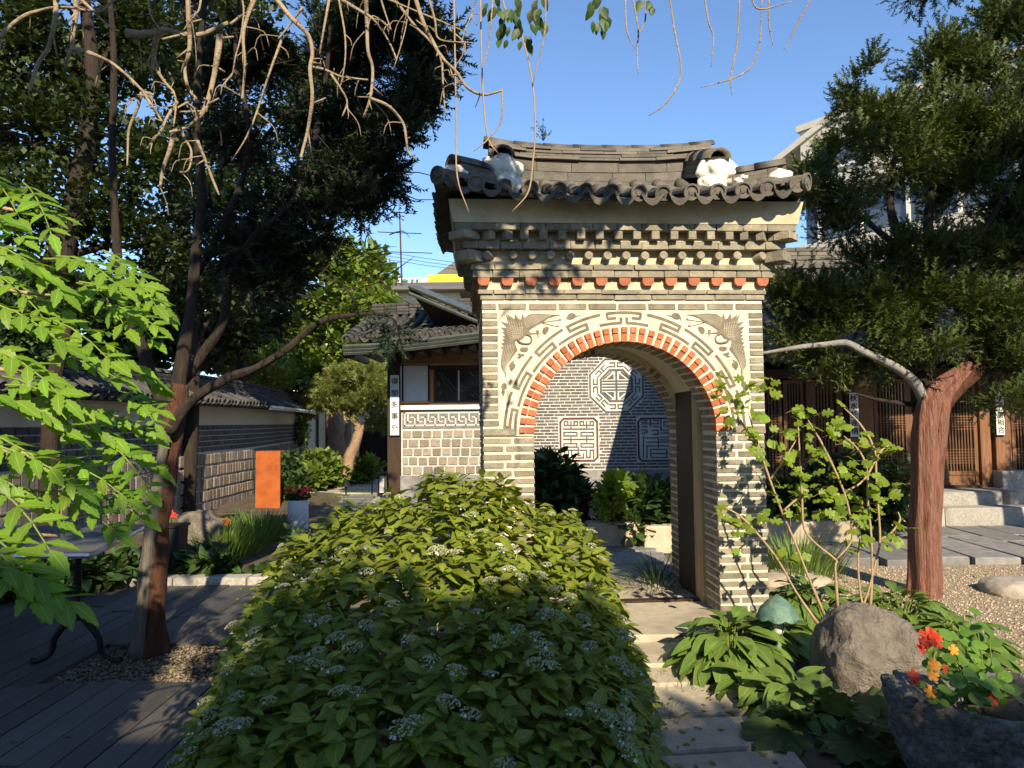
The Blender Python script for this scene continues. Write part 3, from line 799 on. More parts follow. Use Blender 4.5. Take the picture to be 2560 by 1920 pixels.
def pan_tile(L, w, th=.014, seg=6, drip=False):
    mb = MB(); vs = []; R = w * .62
    a0 = math.asin(w / 2 / R)
    for y in (0, L):
        for dz in (0, -th):
            for k in range(seg + 1):
                a = -a0 + 2 * a0 * k / seg
                vs.append((math.sin(a) * R, y, R - math.cos(a) * R + dz + (.006 if y else 0)))
    n = seg + 1; fs = []
    for k in range(seg):
        fs.append((k, k+1, 2*n+k+1, 2*n+k)); fs.append((n+k+1, n+k, 3*n+k, 3*n+k+1)); fs.append((k+1, k, n+k, n+k+1))
    mb.add(vs, fs)
    if drip:       # crescent face hanging at the front edge
        P = [(math.sin(-a0 + 2*a0*k/seg) * R, R - math.cos(-a0 + 2*a0*k/seg) * R + .006) for k in range(seg + 1)]
        Q = [(x * .98, z - .010 - .036 * (1 - (x / (w/2)) ** 2)) for x, z in P[::-1]]
        mb.prism((P + Q), -.016, .002)
    return mb
CT, CTD = half_tile(.30, .050, .046).mesh('cover_tile', 'roof_tile', True), half_tile(.30, .052, .048, disc=True).mesh('cover_tile_end', 'roof_tile', False)
PT, PTD = pan_tile(.24, .135).mesh('pan_tile', 'roof_tile', True), pan_tile(.24, .145, drip=True).mesh('pan_tile_end', 'roof_tile', False)
CTK, CTDK = half_tile(.30, .050, .046).mesh('cover_tile', 'cap_tile', True), half_tile(.30, .052, .048, disc=True).mesh('cover_tile_end', 'cap_tile', False)
PTDK = pan_tile(.24, .145, drip=True).mesh('pan_tile_end', 'cap_tile', False)
def tile_column(f, par, ncov, npan, cov=True, pan=True, shift=None, sc=1.0, smax=1.0, names=('cover_tile', 'pan_tile'), lift=.012, dark=False):
    ctd, ct, ptd, ptt = (CTDK, CTK, PTDK, PTDK) if dark else (CTD, CT, PTD, PT)
    """f(s) -> point along the slope at its column, from eave to ridge"""
    if cov:
        for k in range(ncov):
            s0, s1 = smax * k / ncov, smax * (k + 1) / ncov
            p, q = f(s0), f(s1); d = q - p
            L = d.length
            p = p + Vector((rng.uniform(-.012,.012), rng.uniform(-.018,.018), lift + .008*(k % 2) + rng.uniform(-.006,.006)))
            link(names[0], ctd if k == 0 else ct, par, mat4=frame(p, d, (0,0,1), (sc * rng.uniform(.96,1.05), (L + .02) / .30, sc), rng.uniform(-.06,.06)))
    if pan:
        for k in range(npan):
            s0, s1 = smax * k / npan, smax * (k + 1) / npan
            p, q = f(s0), f(s1); d = q - p; L = d.length
            p = p + Vector((rng.uniform(-.005,.005), rng.uniform(-.006,.006), -.026 + rng.uniform(-.004,.004)))
            link(names[1], ptd if k == 0 else ptt, par, mat4=frame(p, d + Vector((0,0,.012)), (0,0,1), (sc * rng.uniform(.95,1.06), (L + .05) / .24, sc), rng.uniform(-.05,.05)))
ncol = 14
us = [EU + .10 + i * (ER - EU - .20) / (ncol - 1) for i in range(ncol)]
for i, u in enumerate(us):
    e = max(0, min(1, (min(u - EU, ER - u)) / .46))
    tile_column(lambda s: fpt(u, s), roof, 3, 3, True, False, smax=e * .94 if e < 1 else .94)
for a, b in zip(us[:-1], us[1:]):
    m_ = (a + b) / 2
    e = max(0.2, min(1, (min(m_ - EU, ER - m_)) / .46))
    tile_column(lambda s: fpt(m_, s), roof, 3, 4, False, True, smax=e * .94 if e < 1 else .94)
def hipmax(v, sd):
    for k in range(20, 2, -1):
        p = lpt(v, k / 20, sd); vf = min(v, 1.12 - v)
        if p.z <= fpt(p.x, max(0, (vf - EV) / .93)).z + .01: return k / 20
    return .15
vsq = [-.20 + i * .165 for i in range(10)]
for sd in (-1, 1):
    for i, v in enumerate(vsq):
        e = hipmax(v, sd)
        tile_column(lambda s: lpt(v, s, sd), roof, 2, 2, True, False, smax=e)
    for a, b in zip(vsq[:-1], vsq[1:]):
        tile_column(lambda s: lpt((a + b) / 2, s, sd), roof, 2, 2, False, True, smax=hipmax((a + b) / 2, sd))
for p, d in ((fpt(EU + .02, 0), Vector((1, 1, .16))), (fpt(ER - .02, 0), Vector((-1, 1, .16)))):
    for k in range(1):
        q = p + d.normalized() * (.0 + k * .26)
        link('cover_tile', CTD if k == 0 else CT, roof, mat4=frame(q + Vector((0,0,.02)), d, (0,0,1), (1.1, .95, 1.1), 0))
# main ridge: stacked courses of thin tile, each piece its own
def ridge_piece(u0, u1, v0, v1, z0, z1, mk='roof_tile', cap=False, par=None):
    def lift(u): return .055 * abs((u - .945) / .9) ** 3
    mb = MB(); za, zb = lift(u0), lift(u1)
    vs = [(u0,v0,z0+za),(u1,v0,z0+zb),(u1,v1,z0+zb),(u0,v1,z0+za),(u0,v0+.008,z1+za),(u1,v0+.008,z1+zb),(u1,v1-.008,z1+zb),(u0,v1-.008,z1+za)]
    mb.add(vs, [(0,3,2,1),(4,5,6,7),(0,1,5,4),(1,2,6,5),(2,3,7,6),(3,0,4,7)])
    return mb.build('ridge_tile', mk, par or roof)
RV = .56; zc = 3.235
for z0, z1, hw, L in ((3.10,3.215,.12,.5), (3.215,3.285,.115,.33), (3.288,3.373,.11,.31), (3.378,3.402,.128,.30), (3.405,3.429,.12,.34), (3.432,3.456,.128,.28), (3.459,3.483,.118,.31)):
    u = .07; e1 = 1.82
    while u < e1 - .01:
        w = min(L * rng.uniform(.7, 1.25), e1 - u)
        if e1 - u - w < .08: w = e1 - u
        j = rng.uniform(-.012, .010) if z1 - z0 < .03 else rng.uniform(-.002,.002)
        ridge_piece(u + .002, u + w - .002, RV - hw + j, RV + hw, z0 + rng.uniform(-.002,.002), z1)
        u += w
u = .03
while u < 1.86:
    w = min(.235, 1.87 - u)
    def lift(u): return .055 * abs((u - .945) / .9) ** 3
    p = Vector((u, RV, 3.483 + lift(u))); q = Vector((u + w, RV, 3.483 + lift(u + w)))
    link('ridge_cap', CT, roof, mat4=frame(p, q - p, (0,0,1), (1.75, w / .30 * .99, 1.25), 0)); u += w
# descending ridges and corner hips: dark tile courses on a plaster body with a tile cap
def blob(name, c, r, mk, par, seed, amp=.27, sub=4):
    bm = bmesh.new(); bmesh.ops.create_icosphere(bm, subdivisions=sub, radius=1.0)
    for v in bm.verts:
        n_ = noise.noise(v.co * 1.7 + Vector((seed, seed * .7, 0))) * amp + noise.noise(v.co * 4 + Vector((seed, 0, seed))) * amp * .35 + noise.noise(v.co * 11 + Vector((seed, 0, seed))) * amp * .12
        v.co *= 1 + n_
        v.co = Vector((v.co.x * r[0], v.co.y * r[1], v.co.z * r[2])) + Vector(c)
    me = bpy.data.meshes.new(name); bm.to_mesh(me); bm.free(); me.materials.append(M_(mk))
    me.polygons.foreach_set('use_smooth', [True] * len(me.polygons))
    return link(name, me, par)
def hip(p0, p1, w, nlay, endr, seed, capsc=1.5, cap_up=.05):
    """p0 upper end, p1 outer lower end"""
    d = (p1 - p0); L = d.length; side = d.cross(Vector((0,0,1))).normalized()
    for k in range(nlay):
        u = 0
        while u < L - .06:
            e = min(u + rng.uniform(.16,.24), L - .03 * (k % 2))
            a, b = p0 + d * (u / L), p0 + d * (e / L)
            ww = w * (1 - .06 * k)
            zz = k * .034
            mb = MB(); vs = []
            for q in (a, b):
                for s_, h in ((-1, 0), (1, 0), (1, .031), (-1, .031)): vs.append(q + side * s_ * ww + Vector((0, 0, zz + h - .03)))
            mb.add(vs, [(0,1,2,3),(7,6,5,4),(0,4,5,1),(1,5,6,2),(2,6,7,3),(3,7,4,0)]); mb.build('hip_tile', 'roof_tile', roof)
            u = e + .003
    top = nlay * .034 - .03
    n = max(2, int(round(L / .17)))
    for k in range(n):
        a, b = p0 + d * (k / n), p0 + d * ((k + 1) / n)
        if k == n - 1: b = b + d.normalized() * .05 + Vector((0, 0, cap_up))
        link('ridge_cap', CT, roof, mat4=frame(a + Vector((0,0,top)), b - a, (0,0,1), (capsc, (b-a).length / .29, capsc * .85), 0))
for sd in (-1, 1):
    mx = (lambda x: x) if sd < 0 else (lambda x: 1.845 - x)
    up0 = Vector((mx(.155), .52, 3.30)); lo0 = Vector((mx(.15), -.02, 3.13))
    hip(up0, lo0, .095, 4, .1, 3, 1.9, .0)
    blob('plaster_end', lo0 + Vector((.01*sd, .03, .015)), (.145, .095, .11), 'white_plaster', roof, 4 + sd)
    blob('plaster_end', lo0 + Vector((.03*-sd, .02, -.10)), (.10, .08, .11), 'white_plaster', roof, 9 + sd)
    q0 = None; q1 = Vector((mx(-.17) if sd < 0 else GW + .10, -.11, 3.06))
    e = Vector((.90 * sd, -.42, .06)).normalized(); q0 = q1 - e * .30
    hip(q0, q1, .075, 3, .1, 8, 1.6, .0)
    blob('plaster_end', q1 + Vector((0, 0, .0)) + e * .01, (.095, .07, .07), 'white_plaster', roof, 14 + sd)
    blob('plaster_end', lo0.lerp(q1, .5) + Vector((0, .06, -.03)), (.11, .08, .06), 'white_plaster', roof, 24 + sd)
# small plant sprouting from the ridge
sp_ = thing('ridge_weed', 'tiny leafy weed sprouting from the gate ridge', 'weed', W(1358, 348, 5.6))
mb = MB(); base = W(1358, 352, 5.6)
for k in range(9):
    a = rng.uniform(-.9, .9); L = rng.uniform(.08, .17)
    tip = base + Vector((math.sin(a) * L, rng.uniform(-.05,.05), math.cos(a) * L))
    mb.tube([base, base.lerp(tip, .5) + Vector((rng.uniform(-.01,.01), 0, 0)), tip], [.0025,.002,.001], 4)
    for j in range(6):
        p = base.lerp(tip, .35 + .65 * j / 5) + Vector((rng.uniform(-.012,.012), rng.uniform(-.01,.01), rng.uniform(-.01,.01)))
        s_ = rng.uniform(.008, .016); aa = rng.uniform(0, 6.3)
        mb.add([p, p + Vector((math.cos(aa)*s_, .004, math.sin(aa)*s_)), p + Vector((math.cos(aa+.6)*s_*1.4, -.003, math.sin(aa+.6)*s_*1.4)), p + Vector((math.cos(aa+1.2)*s_, 0, math.sin(aa+1.2)*s_))], [(0,1,2,3)], 1)
mb.build('foliage', ['bark_dark', 'leaf_shade'], sp_)
# ================================================================== patterned brick wall behind the gate
FW = 12.9
fwall = thing('flower_wall', 'grey brick wall with white joints and longevity patterns seen through the arch', 'wall', (X(1500, FW), FW, 0))
fx0, fx1 = X(1195, FW), X(1950, FW)
mb = MB(); mb.box(fx0, fx1, FW + .006, FW + .35, .0, 2.75); mb.build('mortar_wall', 'wall_mortar', fwall)
zb = Zv(1500, 1172, FW)
mb = MB(); mb.box(fx0 - .02, fx1 + .02, FW - .05, FW + .2, -.02, zb - .02); mb.build('plinth', 'slate', fwall)
cp = MB(); cp.box(fx0 - .05, fx1 + .05, FW - .12, FW + .45, 2.75, 2.84); cp.build('coping', 'roof_tile', fwall)
def zz(x, y): q = W(1390 + x * .1748, 890 + y * .1748, FW); return (q.x, q.z)
OC = zz(865, 420); ORr = zz(1250, 420)[0] - OC[0]            # octagon centre and flat-to-flat half width
pa0, pa1 = zz(55, 1515), zz(603, 872); pb0, pb1 = zz(1170, 1515), zz(1718, 872)
def blocked(x0, x1, z0, z1):
    for (a, b) in ((pa0, pa1), (pb0, pb1)):
        if x1 > a[0] - .01 and x0 < b[0] + .01 and z1 > a[1] - .01 and z0 < b[1] + .01: return True
    cx = min(max(OC[0], x0), x1); cz_ = min(max(OC[1], z0), z1)
    dx, dz = abs(cx - OC[0]), abs(cz_ - OC[1])
    return dx < ORr * 1.02 and dz < ORr * 1.02 and dx + dz < ORr * 1.43
PB_, bl = .0555, .19
cand = []
i = 0; z = zb
while z < 2.7:
    x = fx0 + (.0 if i % 2 else -.11) + .03 * math.sin(i * 1.7)
    while x < fx1:
        a, b = max(x + .007, fx0), min(x + bl * 1.04 - .007, fx1)
        if b - a > .03:
            seg = [(a, b)]
            if blocked(a, b, z + .006, z + .048):
                seg = []
                n = 12; run = None
                for k in range(n):
                    p, q = a + (b - a) * k / n, a + (b - a) * (k + 1) / n
                    if not blocked(p, q, z + .006, z + .048): run = (run[0], q) if run else (p, q)
                    else:
                        if run: seg.append(run)
                        run = None
                if run: seg.append(run)
            for a, b in seg:
                if b - a > .03: cand.append((a, b, z + .007, z + .043))
        x += bl * 1.04
    z += PB_; i += 1
# the 300 seen largest through the arch are single bricks, the rest one piece
ac = Vector((X(1545, FW), FW, Zv(1545, 1040, FW)))
cand.sort(key=lambda t: ((t[0] + t[1]) / 2 - ac.x) ** 2 * 1.3 + ((t[2] + t[3]) / 2 - ac.z) ** 2)
for a, b, z0, z1 in cand[:300]: piece('brick', 'fret_brick', fwall, a, b, FW - .004, FW + .05, z0, z1, jit=.0012, ch=.03)
rest = MB()
for a, b, z0, z1 in cand[300:]: rest.box(a, b, FW - .004 + rng.uniform(-.001, .001), FW + .05, z0, z1)
stuff(rest.build('brickwork', 'fret_brick', fwall))
# octagonal longevity emblem, built of strips
def strip(mb, pts, w, y0=-.006, y1=.004, closed=False):
    P = [Vector((p[0], p[1])) for p in pts]; n = len(P)
    for i in range(n if closed else n - 1):
        a, b = P[i], P[(i + 1) % n]; d = (b - a)
        if d.length < 1e-5: continue
        d.normalize(); nn = Vector((-d.y, d.x)) * w / 2; a2, b2 = a - d * w * .5, b + d * w * .5
        mb.prism([tuple(a2 - nn), tuple(b2 - nn), tuple(b2 + nn), tuple(a2 + nn)], FW + y0 + rng.uniform(-.0005,.0005), FW + y1)
def oc(r, a): return (OC[0] + r * math.cos(a), OC[1] + r * math.sin(a))
emb = MB()
K = ORr / math.cos(math.pi / 8)
A8 = [math.pi / 8 + k * math.pi / 4 for k in range(8)]
wS = .027
strip(emb, [oc(K * .98, a) for a in A8], wS, closed=True); 
e1 = emb.build('emblem_ring', 'fret_brick', fwall)
emb = MB(); strip(emb, [oc(K * .575, a) for a in A8], wS * 1.3, closed=True); emb.build('emblem_ring', 'fret_brick', fwall)
for k in range(8):     # key-fret hooks between the rings, one per side
    a0, a1 = A8[k], A8[(k + 1) % 8] if k < 7 else A8[0] + 2 * math.pi
    p0, p1 = Vector(oc(K * .85, a0)), Vector(oc(K * .85, a1)); q0, q1 = Vector(oc(K * .71, a0)), Vector(oc(K * .71, a1))
    emb = MB()
    strip(emb, [q0.lerp(q1, .06), q0.lerp(q1, .42), p0.lerp(p1, .42), p0.lerp(p1, .18)], wS * .8)
    strip(emb, [q0.lerp(q1, .94), q0.lerp(q1, .58), p0.lerp(p1, .58), p0.lerp(p1, .82)], wS * .8)
    emb.build('emblem_hook', 'fret_brick', fwall)
r_ = K * .46
emb = MB()
strip(emb, [(OC[0], OC[1] - r_ * .98), (OC[0], OC[1] + r_ * .98)], wS * 1.2)
for t in (-.3, -.1, .1, .3): strip(emb, [(OC[0] - r_, OC[1] + r_ * t * 1.1), (OC[0] + r_, OC[1] + r_ * t * 1.1)], wS * .85)
for sx in (-1, 1):
    for sz in (-1, 1):
        emb.prism([(OC[0] + sx * r_ * a, OC[1] + sz * r_ * b) for a, b in ((.2,.48),(.72,.48),(.2,.88))][::1 if sx * sz < 0 else -1], FW - .006, FW + .004)
        strip(emb, [(OC[0] + sx * r_ * .93, OC[1] + sz * r_ * .5), (OC[0] + sx * r_ * .4, OC[1] + sz * r_ * .98)], wS * .85)
emb.build('emblem_centre', 'fret_brick', fwall)
# two framed seal panels
def frame_panel(a, b):
    mb = MB(); c = .06; w = .030
    P = [(a[0]+c, a[1]), (b[0]-c, a[1]), (b[0], a[1]+c), (b[0], b[1]-c), (b[0]-c, b[1]), (a[0]+c, b[1]), (a[0], b[1]-c), (a[0], a[1]+c)]
    strip(mb, P, w, -.010, .004, True); return mb.build('panel_frame', 'maroon', fwall)
frame_panel((pa0[0]+.02, pa0[1]+.02), (pa1[0]-.02, pa1[1]-.02)); frame_panel((pb0[0]+.02, pb0[1]+.02), (pb1[0]-.02, pb1[1]-.02))
sealA = [[(120,935),(120,990),(310,990),(310,935),(260,935),(260,965)], [(215,935),(215,1030)], [(120,935),(170,935),(170,965)], [(345,935),(345,990),(535,990),(535,935),(490,935),(490,965)], [(440,935),(440,1030)], [(345,935),(395,935),(395,965)],
         [(110,1042),(540,1042)], [(115,1090),(115,1140),(300,1140),(300,1090),(115,1090)], [(360,1090),(360,1140),(535,1140),(535,1090),(360,1090)], [(110,1190),(540,1190)], [(215,1150),(215,1240)], [(440,1150),(440,1240)],
         [(115,1250),(115,1300),(300,1300),(300,1250),(115,1250)], [(360,1250),(360,1300),(540,1300),(540,1250),(360,1250)], [(125,1460),(125,1345),(300,1345)], [(180,1345),(180,1450),(240,1450)], [(225,1345),(225,1410)], [(280,1390),(280,1455),(395,1455),(395,1400)], [(320,1310),(320,1420),(350,1420)], [(345,1345),(420,1345)], [(440,1345),(440,1450),(490,1450),(490,1345),(540,1345),(540,1460)]]
sealB = [[(1235,920),(1290,920),(1290,950),(1235,950)], [(1235,970),(1460,970)], [(1350,905),(1350,1000)], [(1400,920),(1460,920),(1460,960)], [(1235,1010),(1300,1010)], [(1400,1010),(1460,1010)], [(1500,910),(1500,1060),(1680,1060)], [(1545,1000),(1545,940),(1680,940)], [(1580,1000),(1680,1000)], [(1230,1060),(1300,1060),(1300,1100),(1230,1100)], [(1370,1060),(1460,1060),(1460,1120),(1390,1120)], [(1500,1100),(1680,1100)],
         [(1250,1150),(1250,1460)], [(1290,1170),(1450,1170)], [(1300,1230),(1680,1230)], [(1465,1170),(1465,1310)], [(1500,1160),(1680,1160),(1680,1200),(1500,1200)], [(1300,1460),(1300,1285),(1640,1285),(1640,1460)], [(1355,1450),(1355,1335),(1585,1335),(1585,1450),(1355,1450)], [(1370,1395),(1580,1395)], [(1690,1230),(1690,1460)]]
for nm, L_ in (('seal_strip', sealA), ('seal_strip', sealB)):
    for l in L_:
        mb = MB(); strip(mb, [zz(*p) for p in l], .022); mb.build(nm, 'fret_brick', fwall)

# ================================================================== house with the sliding window, left of the gate
HD = 12.25
def hx(px): return X(px, HD)
def hz(px, py): return Zv(px, py, HD)
house = thing('window_house', 'tile roofed house with stone wall and sliding window left of the gate', 'house', (hx(1090), HD, 0))
mb = MB(); mb.box(hx(1003), hx(1260), HD + .01, HD + .25, .3, hz(1090, 1015)); mb.build('wall', 'wall_mortar', house)
mb = MB(); mb.box(hx(968), hx(1260), HD - .10, HD + .3, -.02, hz(1090, 1188)); mb.build('foundation', 'slate', house)
ys = [1074, 1096, 1119, 1141, 1164, 1187]
for r in range(5):
    x = 1005 + (0 if r % 2 == 0 else -12); k = 0
    while x < 1255:
        w = rng.uniform(23, 28)
        a, b = max(x, 1005) + 1.6, x + w - 1.6
        if b - a > 5: piece('wall_stone', 'house_stone', house, hx(a), hx(b), HD - .008, HD + .06, hz(1090, ys[r+1]) + .012, hz(1090, ys[r]) - .012, jit=.003, ch=.08)
        x += w
# key-fret frieze of pale raised lines on dark brick
mb = MB(); mb.box(hx(1006), hx(1255), HD - .004, HD + .05, hz(1090, 1071), hz(1090, 1026)); mb.build('frieze', 'slate', house)
def hs(mb, pts, w=.022):
    for (a, b), (c, d) in zip(pts[:-1], pts[1:]):
        x0, x1, z0, z1 = sorted((hx(a), hx(c))) + sorted((hz(1090, b), hz(1090, d)))
        mb.box(x0 - w/2, x1 + w/2, HD - .010, HD + .0, z0 - w/2, z1 + w/2)
mb = MB(); hs(mb, [(1012,1032),(1250,1032)]); hs(mb, [(1012,1063),(1250,1063)]); hs(mb, [(1012,1032),(1012,1063)]); mb.build('frieze_line', 'wall_mortar', house)
x = 1020
for k in range(9):
    mb = MB(); hs(mb, [(x,1034),(x,1054),(x+9,1054)]); hs(mb, [(x+17,1063),(x+17,1043),(x+8,1043)]); mb.build('frieze_line', 'wall_mortar', house); x += 25.5
mb = MB(); mb.box(hx(1000), hx(1260), HD - .06, HD + .1, hz(1090, 1024), hz(1090, 1013)); mb.build('window_sill', 'concrete_white', house)
mb = MB(); mb.box(hx(1000), hx(1260), HD - .03, HD + .1, hz(1090, 1012), hz(1090, 1005)); mb.build('rail', 'dark_wood', house)
post = piece('post', 'dark_wood', house, hx(971), hx(1003), HD - .12, HD + .12, .1, 2.75, ch=.03)
mb = MB(); mb.prism([(hx(1000), hz(1090,906)), (hx(1262), hz(1090,906)), (hx(1262), hz(1090,872)), (hx(1000), hz(1090,872))], HD + .02, HD + .12); mb.build('lintel_board', 'pale_wood', house)
mb = MB(); mb.box(hx(1000), hx(1262), HD - .035, HD + .1, hz(1090,914), hz(1090,907)); mb.build('lintel', 'pale_wood', house)
sh = piece('shutter', 'board_white', house, hx(1010), hx(1071), HD - .055, HD - .02, hz(1090,1003), hz(1090,915), ch=.01)
mb = MB()
for a, b, c, d in ((1006,1010,1006,912),(1071,1075,1006,912)): mb.box(hx(a), hx(b), HD - .065, HD - .01, hz(1090,c), hz(1090,d))
mb.box(hx(1006), hx(1075), HD - .064, HD - .012, hz(1090,1008), hz(1090,1003)); mb.build('shutter_frame', 'dark_wood', house)
mb = MB(); mb.box(hx(1075), hx(1084), HD - .03, HD + .08, hz(1090,1006), hz(1090,924)); mb.build('jamb', 'orange_wood', house)
mb = MB(); mb.box(hx(1084), hx(1262), HD + .05, HD + .06, hz(1090,1005), hz(1090,914)); win = mb.build('window', 'window_glass', house)
mb = MB(); mb.box(hx(1075), hx(1262), HD - .02, HD + .055, hz(1090,924), hz(1090,914.4)); mb.build('window_head', 'dark_wood', win)
mb = MB(); mb.box(hx(1145), hx(1149), HD + .035, HD + .048, hz(1090,1004), hz(1090,926)); mb.build('muntin', 'board_white', win)
mb = MB(); mb.box(hx(1084), hx(1088), HD + .03, HD + .048, hz(1090,1004), hz(1090,926)); mb.box(hx(1084), hx(1262), HD + .03, HD + .047, hz(1090,1005), hz(1090,1002)); mb.build('window_frame', 'bark_grey', win)
mb = MB()     # thin pale line ornaments drawn on the panes
for l in ([(1094,930),(1104,940),(1110,955),(1125,970),(1130,978),(1140,982)], [(1104,928),(1108,940),(1118,948),(1130,962),(1142,975)], [(1148,978),(1170,976),(1190,982)], [(1150,962),(1165,968),(1180,968)], [(1176,930),(1182,938),(1190,942)], [(1178,985),(1186,995),(1196,998)], [(1182,986),(1190,984),(1196,990)], [(1090,960),(1096,955),(1098,962),(1092,966)], [(1096,982),(1104,980),(1098,985)], [(1106,992),(1116,996)]):
    mb.tube([Vector((hx(a), HD + .047, hz(1090, b))) for a, b in l], .006, 4, sub=3)
mb.build('pane_ornament', 'steel', win)
# tiled roof with hip at the left corner, eave boards and metal gutter
ea, eb = W(868, 858, 11.2), W(1300, 812, 10.8); ra, rb = W(945, 795, 13.6), W(1300, 770, 13.6)
def rp(a, s):
    p = ea.lerp(eb, a); q = ra.lerp(rb, a); r = p.lerp(q, s); r.z -= .10 * math.sin(math.pi * s); r.z += .10 * (1 - a) ** 4 * (1 - s); return r
mb = MB(); b0 = len(mb.v)
grid(mb, lambda a, s: rp(a, s) + Vector((0,0,-.03)), 12, 6); grid(mb, lambda a, s: rp(a, s) + Vector((0,0,-.22)), 12, 6, True)
hroof = mb.build('roof', 'roof_core', house)
N_ = 17
for i in range(N_):
    a = (i + .3) / N_
    tile_column(lambda s: rp(a, s), hroof, 5, 5, True, False, sc=1.25, dark=True)
    a2 = a + .5 / N_
    tile_column(lambda s: rp(a2, s), hroof, 5, 5, False, True, sc=1.25, dark=True)
mb = MB()
for k in range(3):
    mb.tube([ea + Vector((-.05, -.05 + .02 * k, -.06 - .05 * k)), ea.lerp(eb, .3) + Vector((0, -.05 + .02 * k, -.09 - .05*k)), eb + Vector((0, -.05 + .02 * k, -.07 - .05*k))], .035, 6, sub=4)
mb.build('gutter', 'green_metal', hroof)
for k in range(10):
    p = ea.lerp(eb, (k + .2) / 10) + Vector((0, .05, -.20)); q = p + Vector((0, 1.2, .02)); mb = MB(); mb.tube([p, q], .06, 8); mb.build('rafter', 'dark_wood', hroof)
mb = MB(); mb.box(hx(975), hx(1262), HD - .05, HD + .2, hz(1090, 872), hz(1090, 840)); mb.build('wall_beam', 'dark_wood', house)
for k in range(4):
    p0, p1 = ra + Vector((-.1, 0, .02 + .06 * k)), rb + Vector((0, 0, .02 + .06*k))
    n = 12
    for j in range(n):
        a, b = p0.lerp(p1, j / n), p0.lerp(p1, (j + .98) / n)
        piece('ridge_tile', 'cap_tile', hroof, a.x, b.x, a.y - .13 + .01*k, a.y + .13, a.z, a.z + .052, jit=.004)
# hip down to the left corner
for j in range(7):
    a, b = ra.lerp(ea, j / 7), ra.lerp(ea, (j + 1) / 7)
    link('hip_tile', CTK, hroof, mat4=frame(a + Vector((0,0,.05)), b - a, (0,0,1), (2.2, (b-a).length / .29, 2.0), 0))
# green metal canopy wing above
ca = thing('metal_canopy', 'green sheet metal canopy wing jutting above the tiled eave', 'canopy', W(1100, 800, 11.6))
A_, B_, C_, D_ = W(1022, 712, 11.3), W(1215, 792, 11.3), W(1240, 790, 13.0), W(1050, 716, 13.0)
mb = MB(); t_ = Vector((0, 0, -.07))
mb.add([A_, B_, C_, D_, A_ + t_, B_ + t_, C_ + t_, D_ + t_], [(0,1,2,3),(7,6,5,4),(0,4,5,1),(1,5,6,2),(2,6,7,3),(3,7,4,0)])
cs = mb.build('sheet', 'green_metal', ca)
for k in range(2):
    mb = MB(); mb.tube([A_ + Vector((0,-.03,-.03 - .11*k)), B_ + Vector((0,-.03,-.03 - .11*k))], .03, 5); mb.build('edge_rib', 'green_metal', ca)
mb = MB(); E_ = W(1085, 808, 12.2); mb.add([A_ + t_, B_ + t_*2, W(1215, 850, 12.2), E_], [(0,1,2,3)]); mb.add([A_+t_, E_, W(1090,806,13), D_+t_], [(0,1,2,3)])
mb.build('soffit', 'dark_wood', ca)

# ================================================================== hanging calligraphy boards
def glyph(ch, size):
    cu = bpy.data.curves.new('glyph', 'FONT'); cu.body = ch; cu.size = size; cu.extrude = .0015; cu.align_x = 'CENTER'; cu.align_y = 'CENTER'; cu.resolution_u = 2; cu.offset = size * .012
    ob = bpy.data.objects.new('glyph_tmp', cu); C.objects.link(ob)
    dg = bpy.context.evaluated_depsgraph_get(); me = bpy.data.meshes.new_from_object(ob.evaluated_get(dg))
    bpy.data.objects.remove(ob); bpy.data.curves.remove(cu)
    me.materials.clear(); me.materials.append(M_('ink')); return me
def board(px0, px1, py0, py1, d, chars, label, start=0.0, end=1.0):
    c = W((px0 + px1) / 2, (py0 + py1) / 2, d)
    b = thing('calligraphy_board', label, 'signboard', c, group=None)
    x0, x1 = X(px0, d), X(px1, d); z0, z1 = Zv(px0, py1, d), Zv(px0, py0, d)
    mb = MB(); mb.box(x0, x1, d - .02, d, z0, z1); pl = mb.build('panel', 'board_white', b)
    mb = MB()
    for a, bb, e, f in ((x0-.008, x0, z0-.008, z1+.008), (x1, x1+.008, z0-.008, z1+.008), (x0, x1, z0-.008, z0), (x0, x1, z1, z1+.008)): mb.box(a, bb, d - .024, d, e, f)
    mb.build('frame', 'iron', b)
    n = len(chars); zt, zl = z1 + (z0 - z1) * start, z1 + (z0 - z1) * end; hh = (zt - zl) / n; w = x1 - x0
    for i, ch in enumerate(chars):
        if ch == ' ': continue
        s = min(w * .82, hh * .95)
        link('character', glyph(ch, s), b, mat4=Matrix.Translation(((x0 + x1) / 2 + rng.uniform(-.006,.006), d - .0225, zt - hh * (i + .5))) @ Euler((rad(90), 0, 0)).to_matrix().to_4x4() @ Euler((0, 0, rng.uniform(-.06,.06))).to_matrix().to_4x4())
    return b
board(976, 998, 938, 1088, HD - .14, '得閒多事外', 'white calligraphy board on the dark post beside the sliding window', .02, .98)

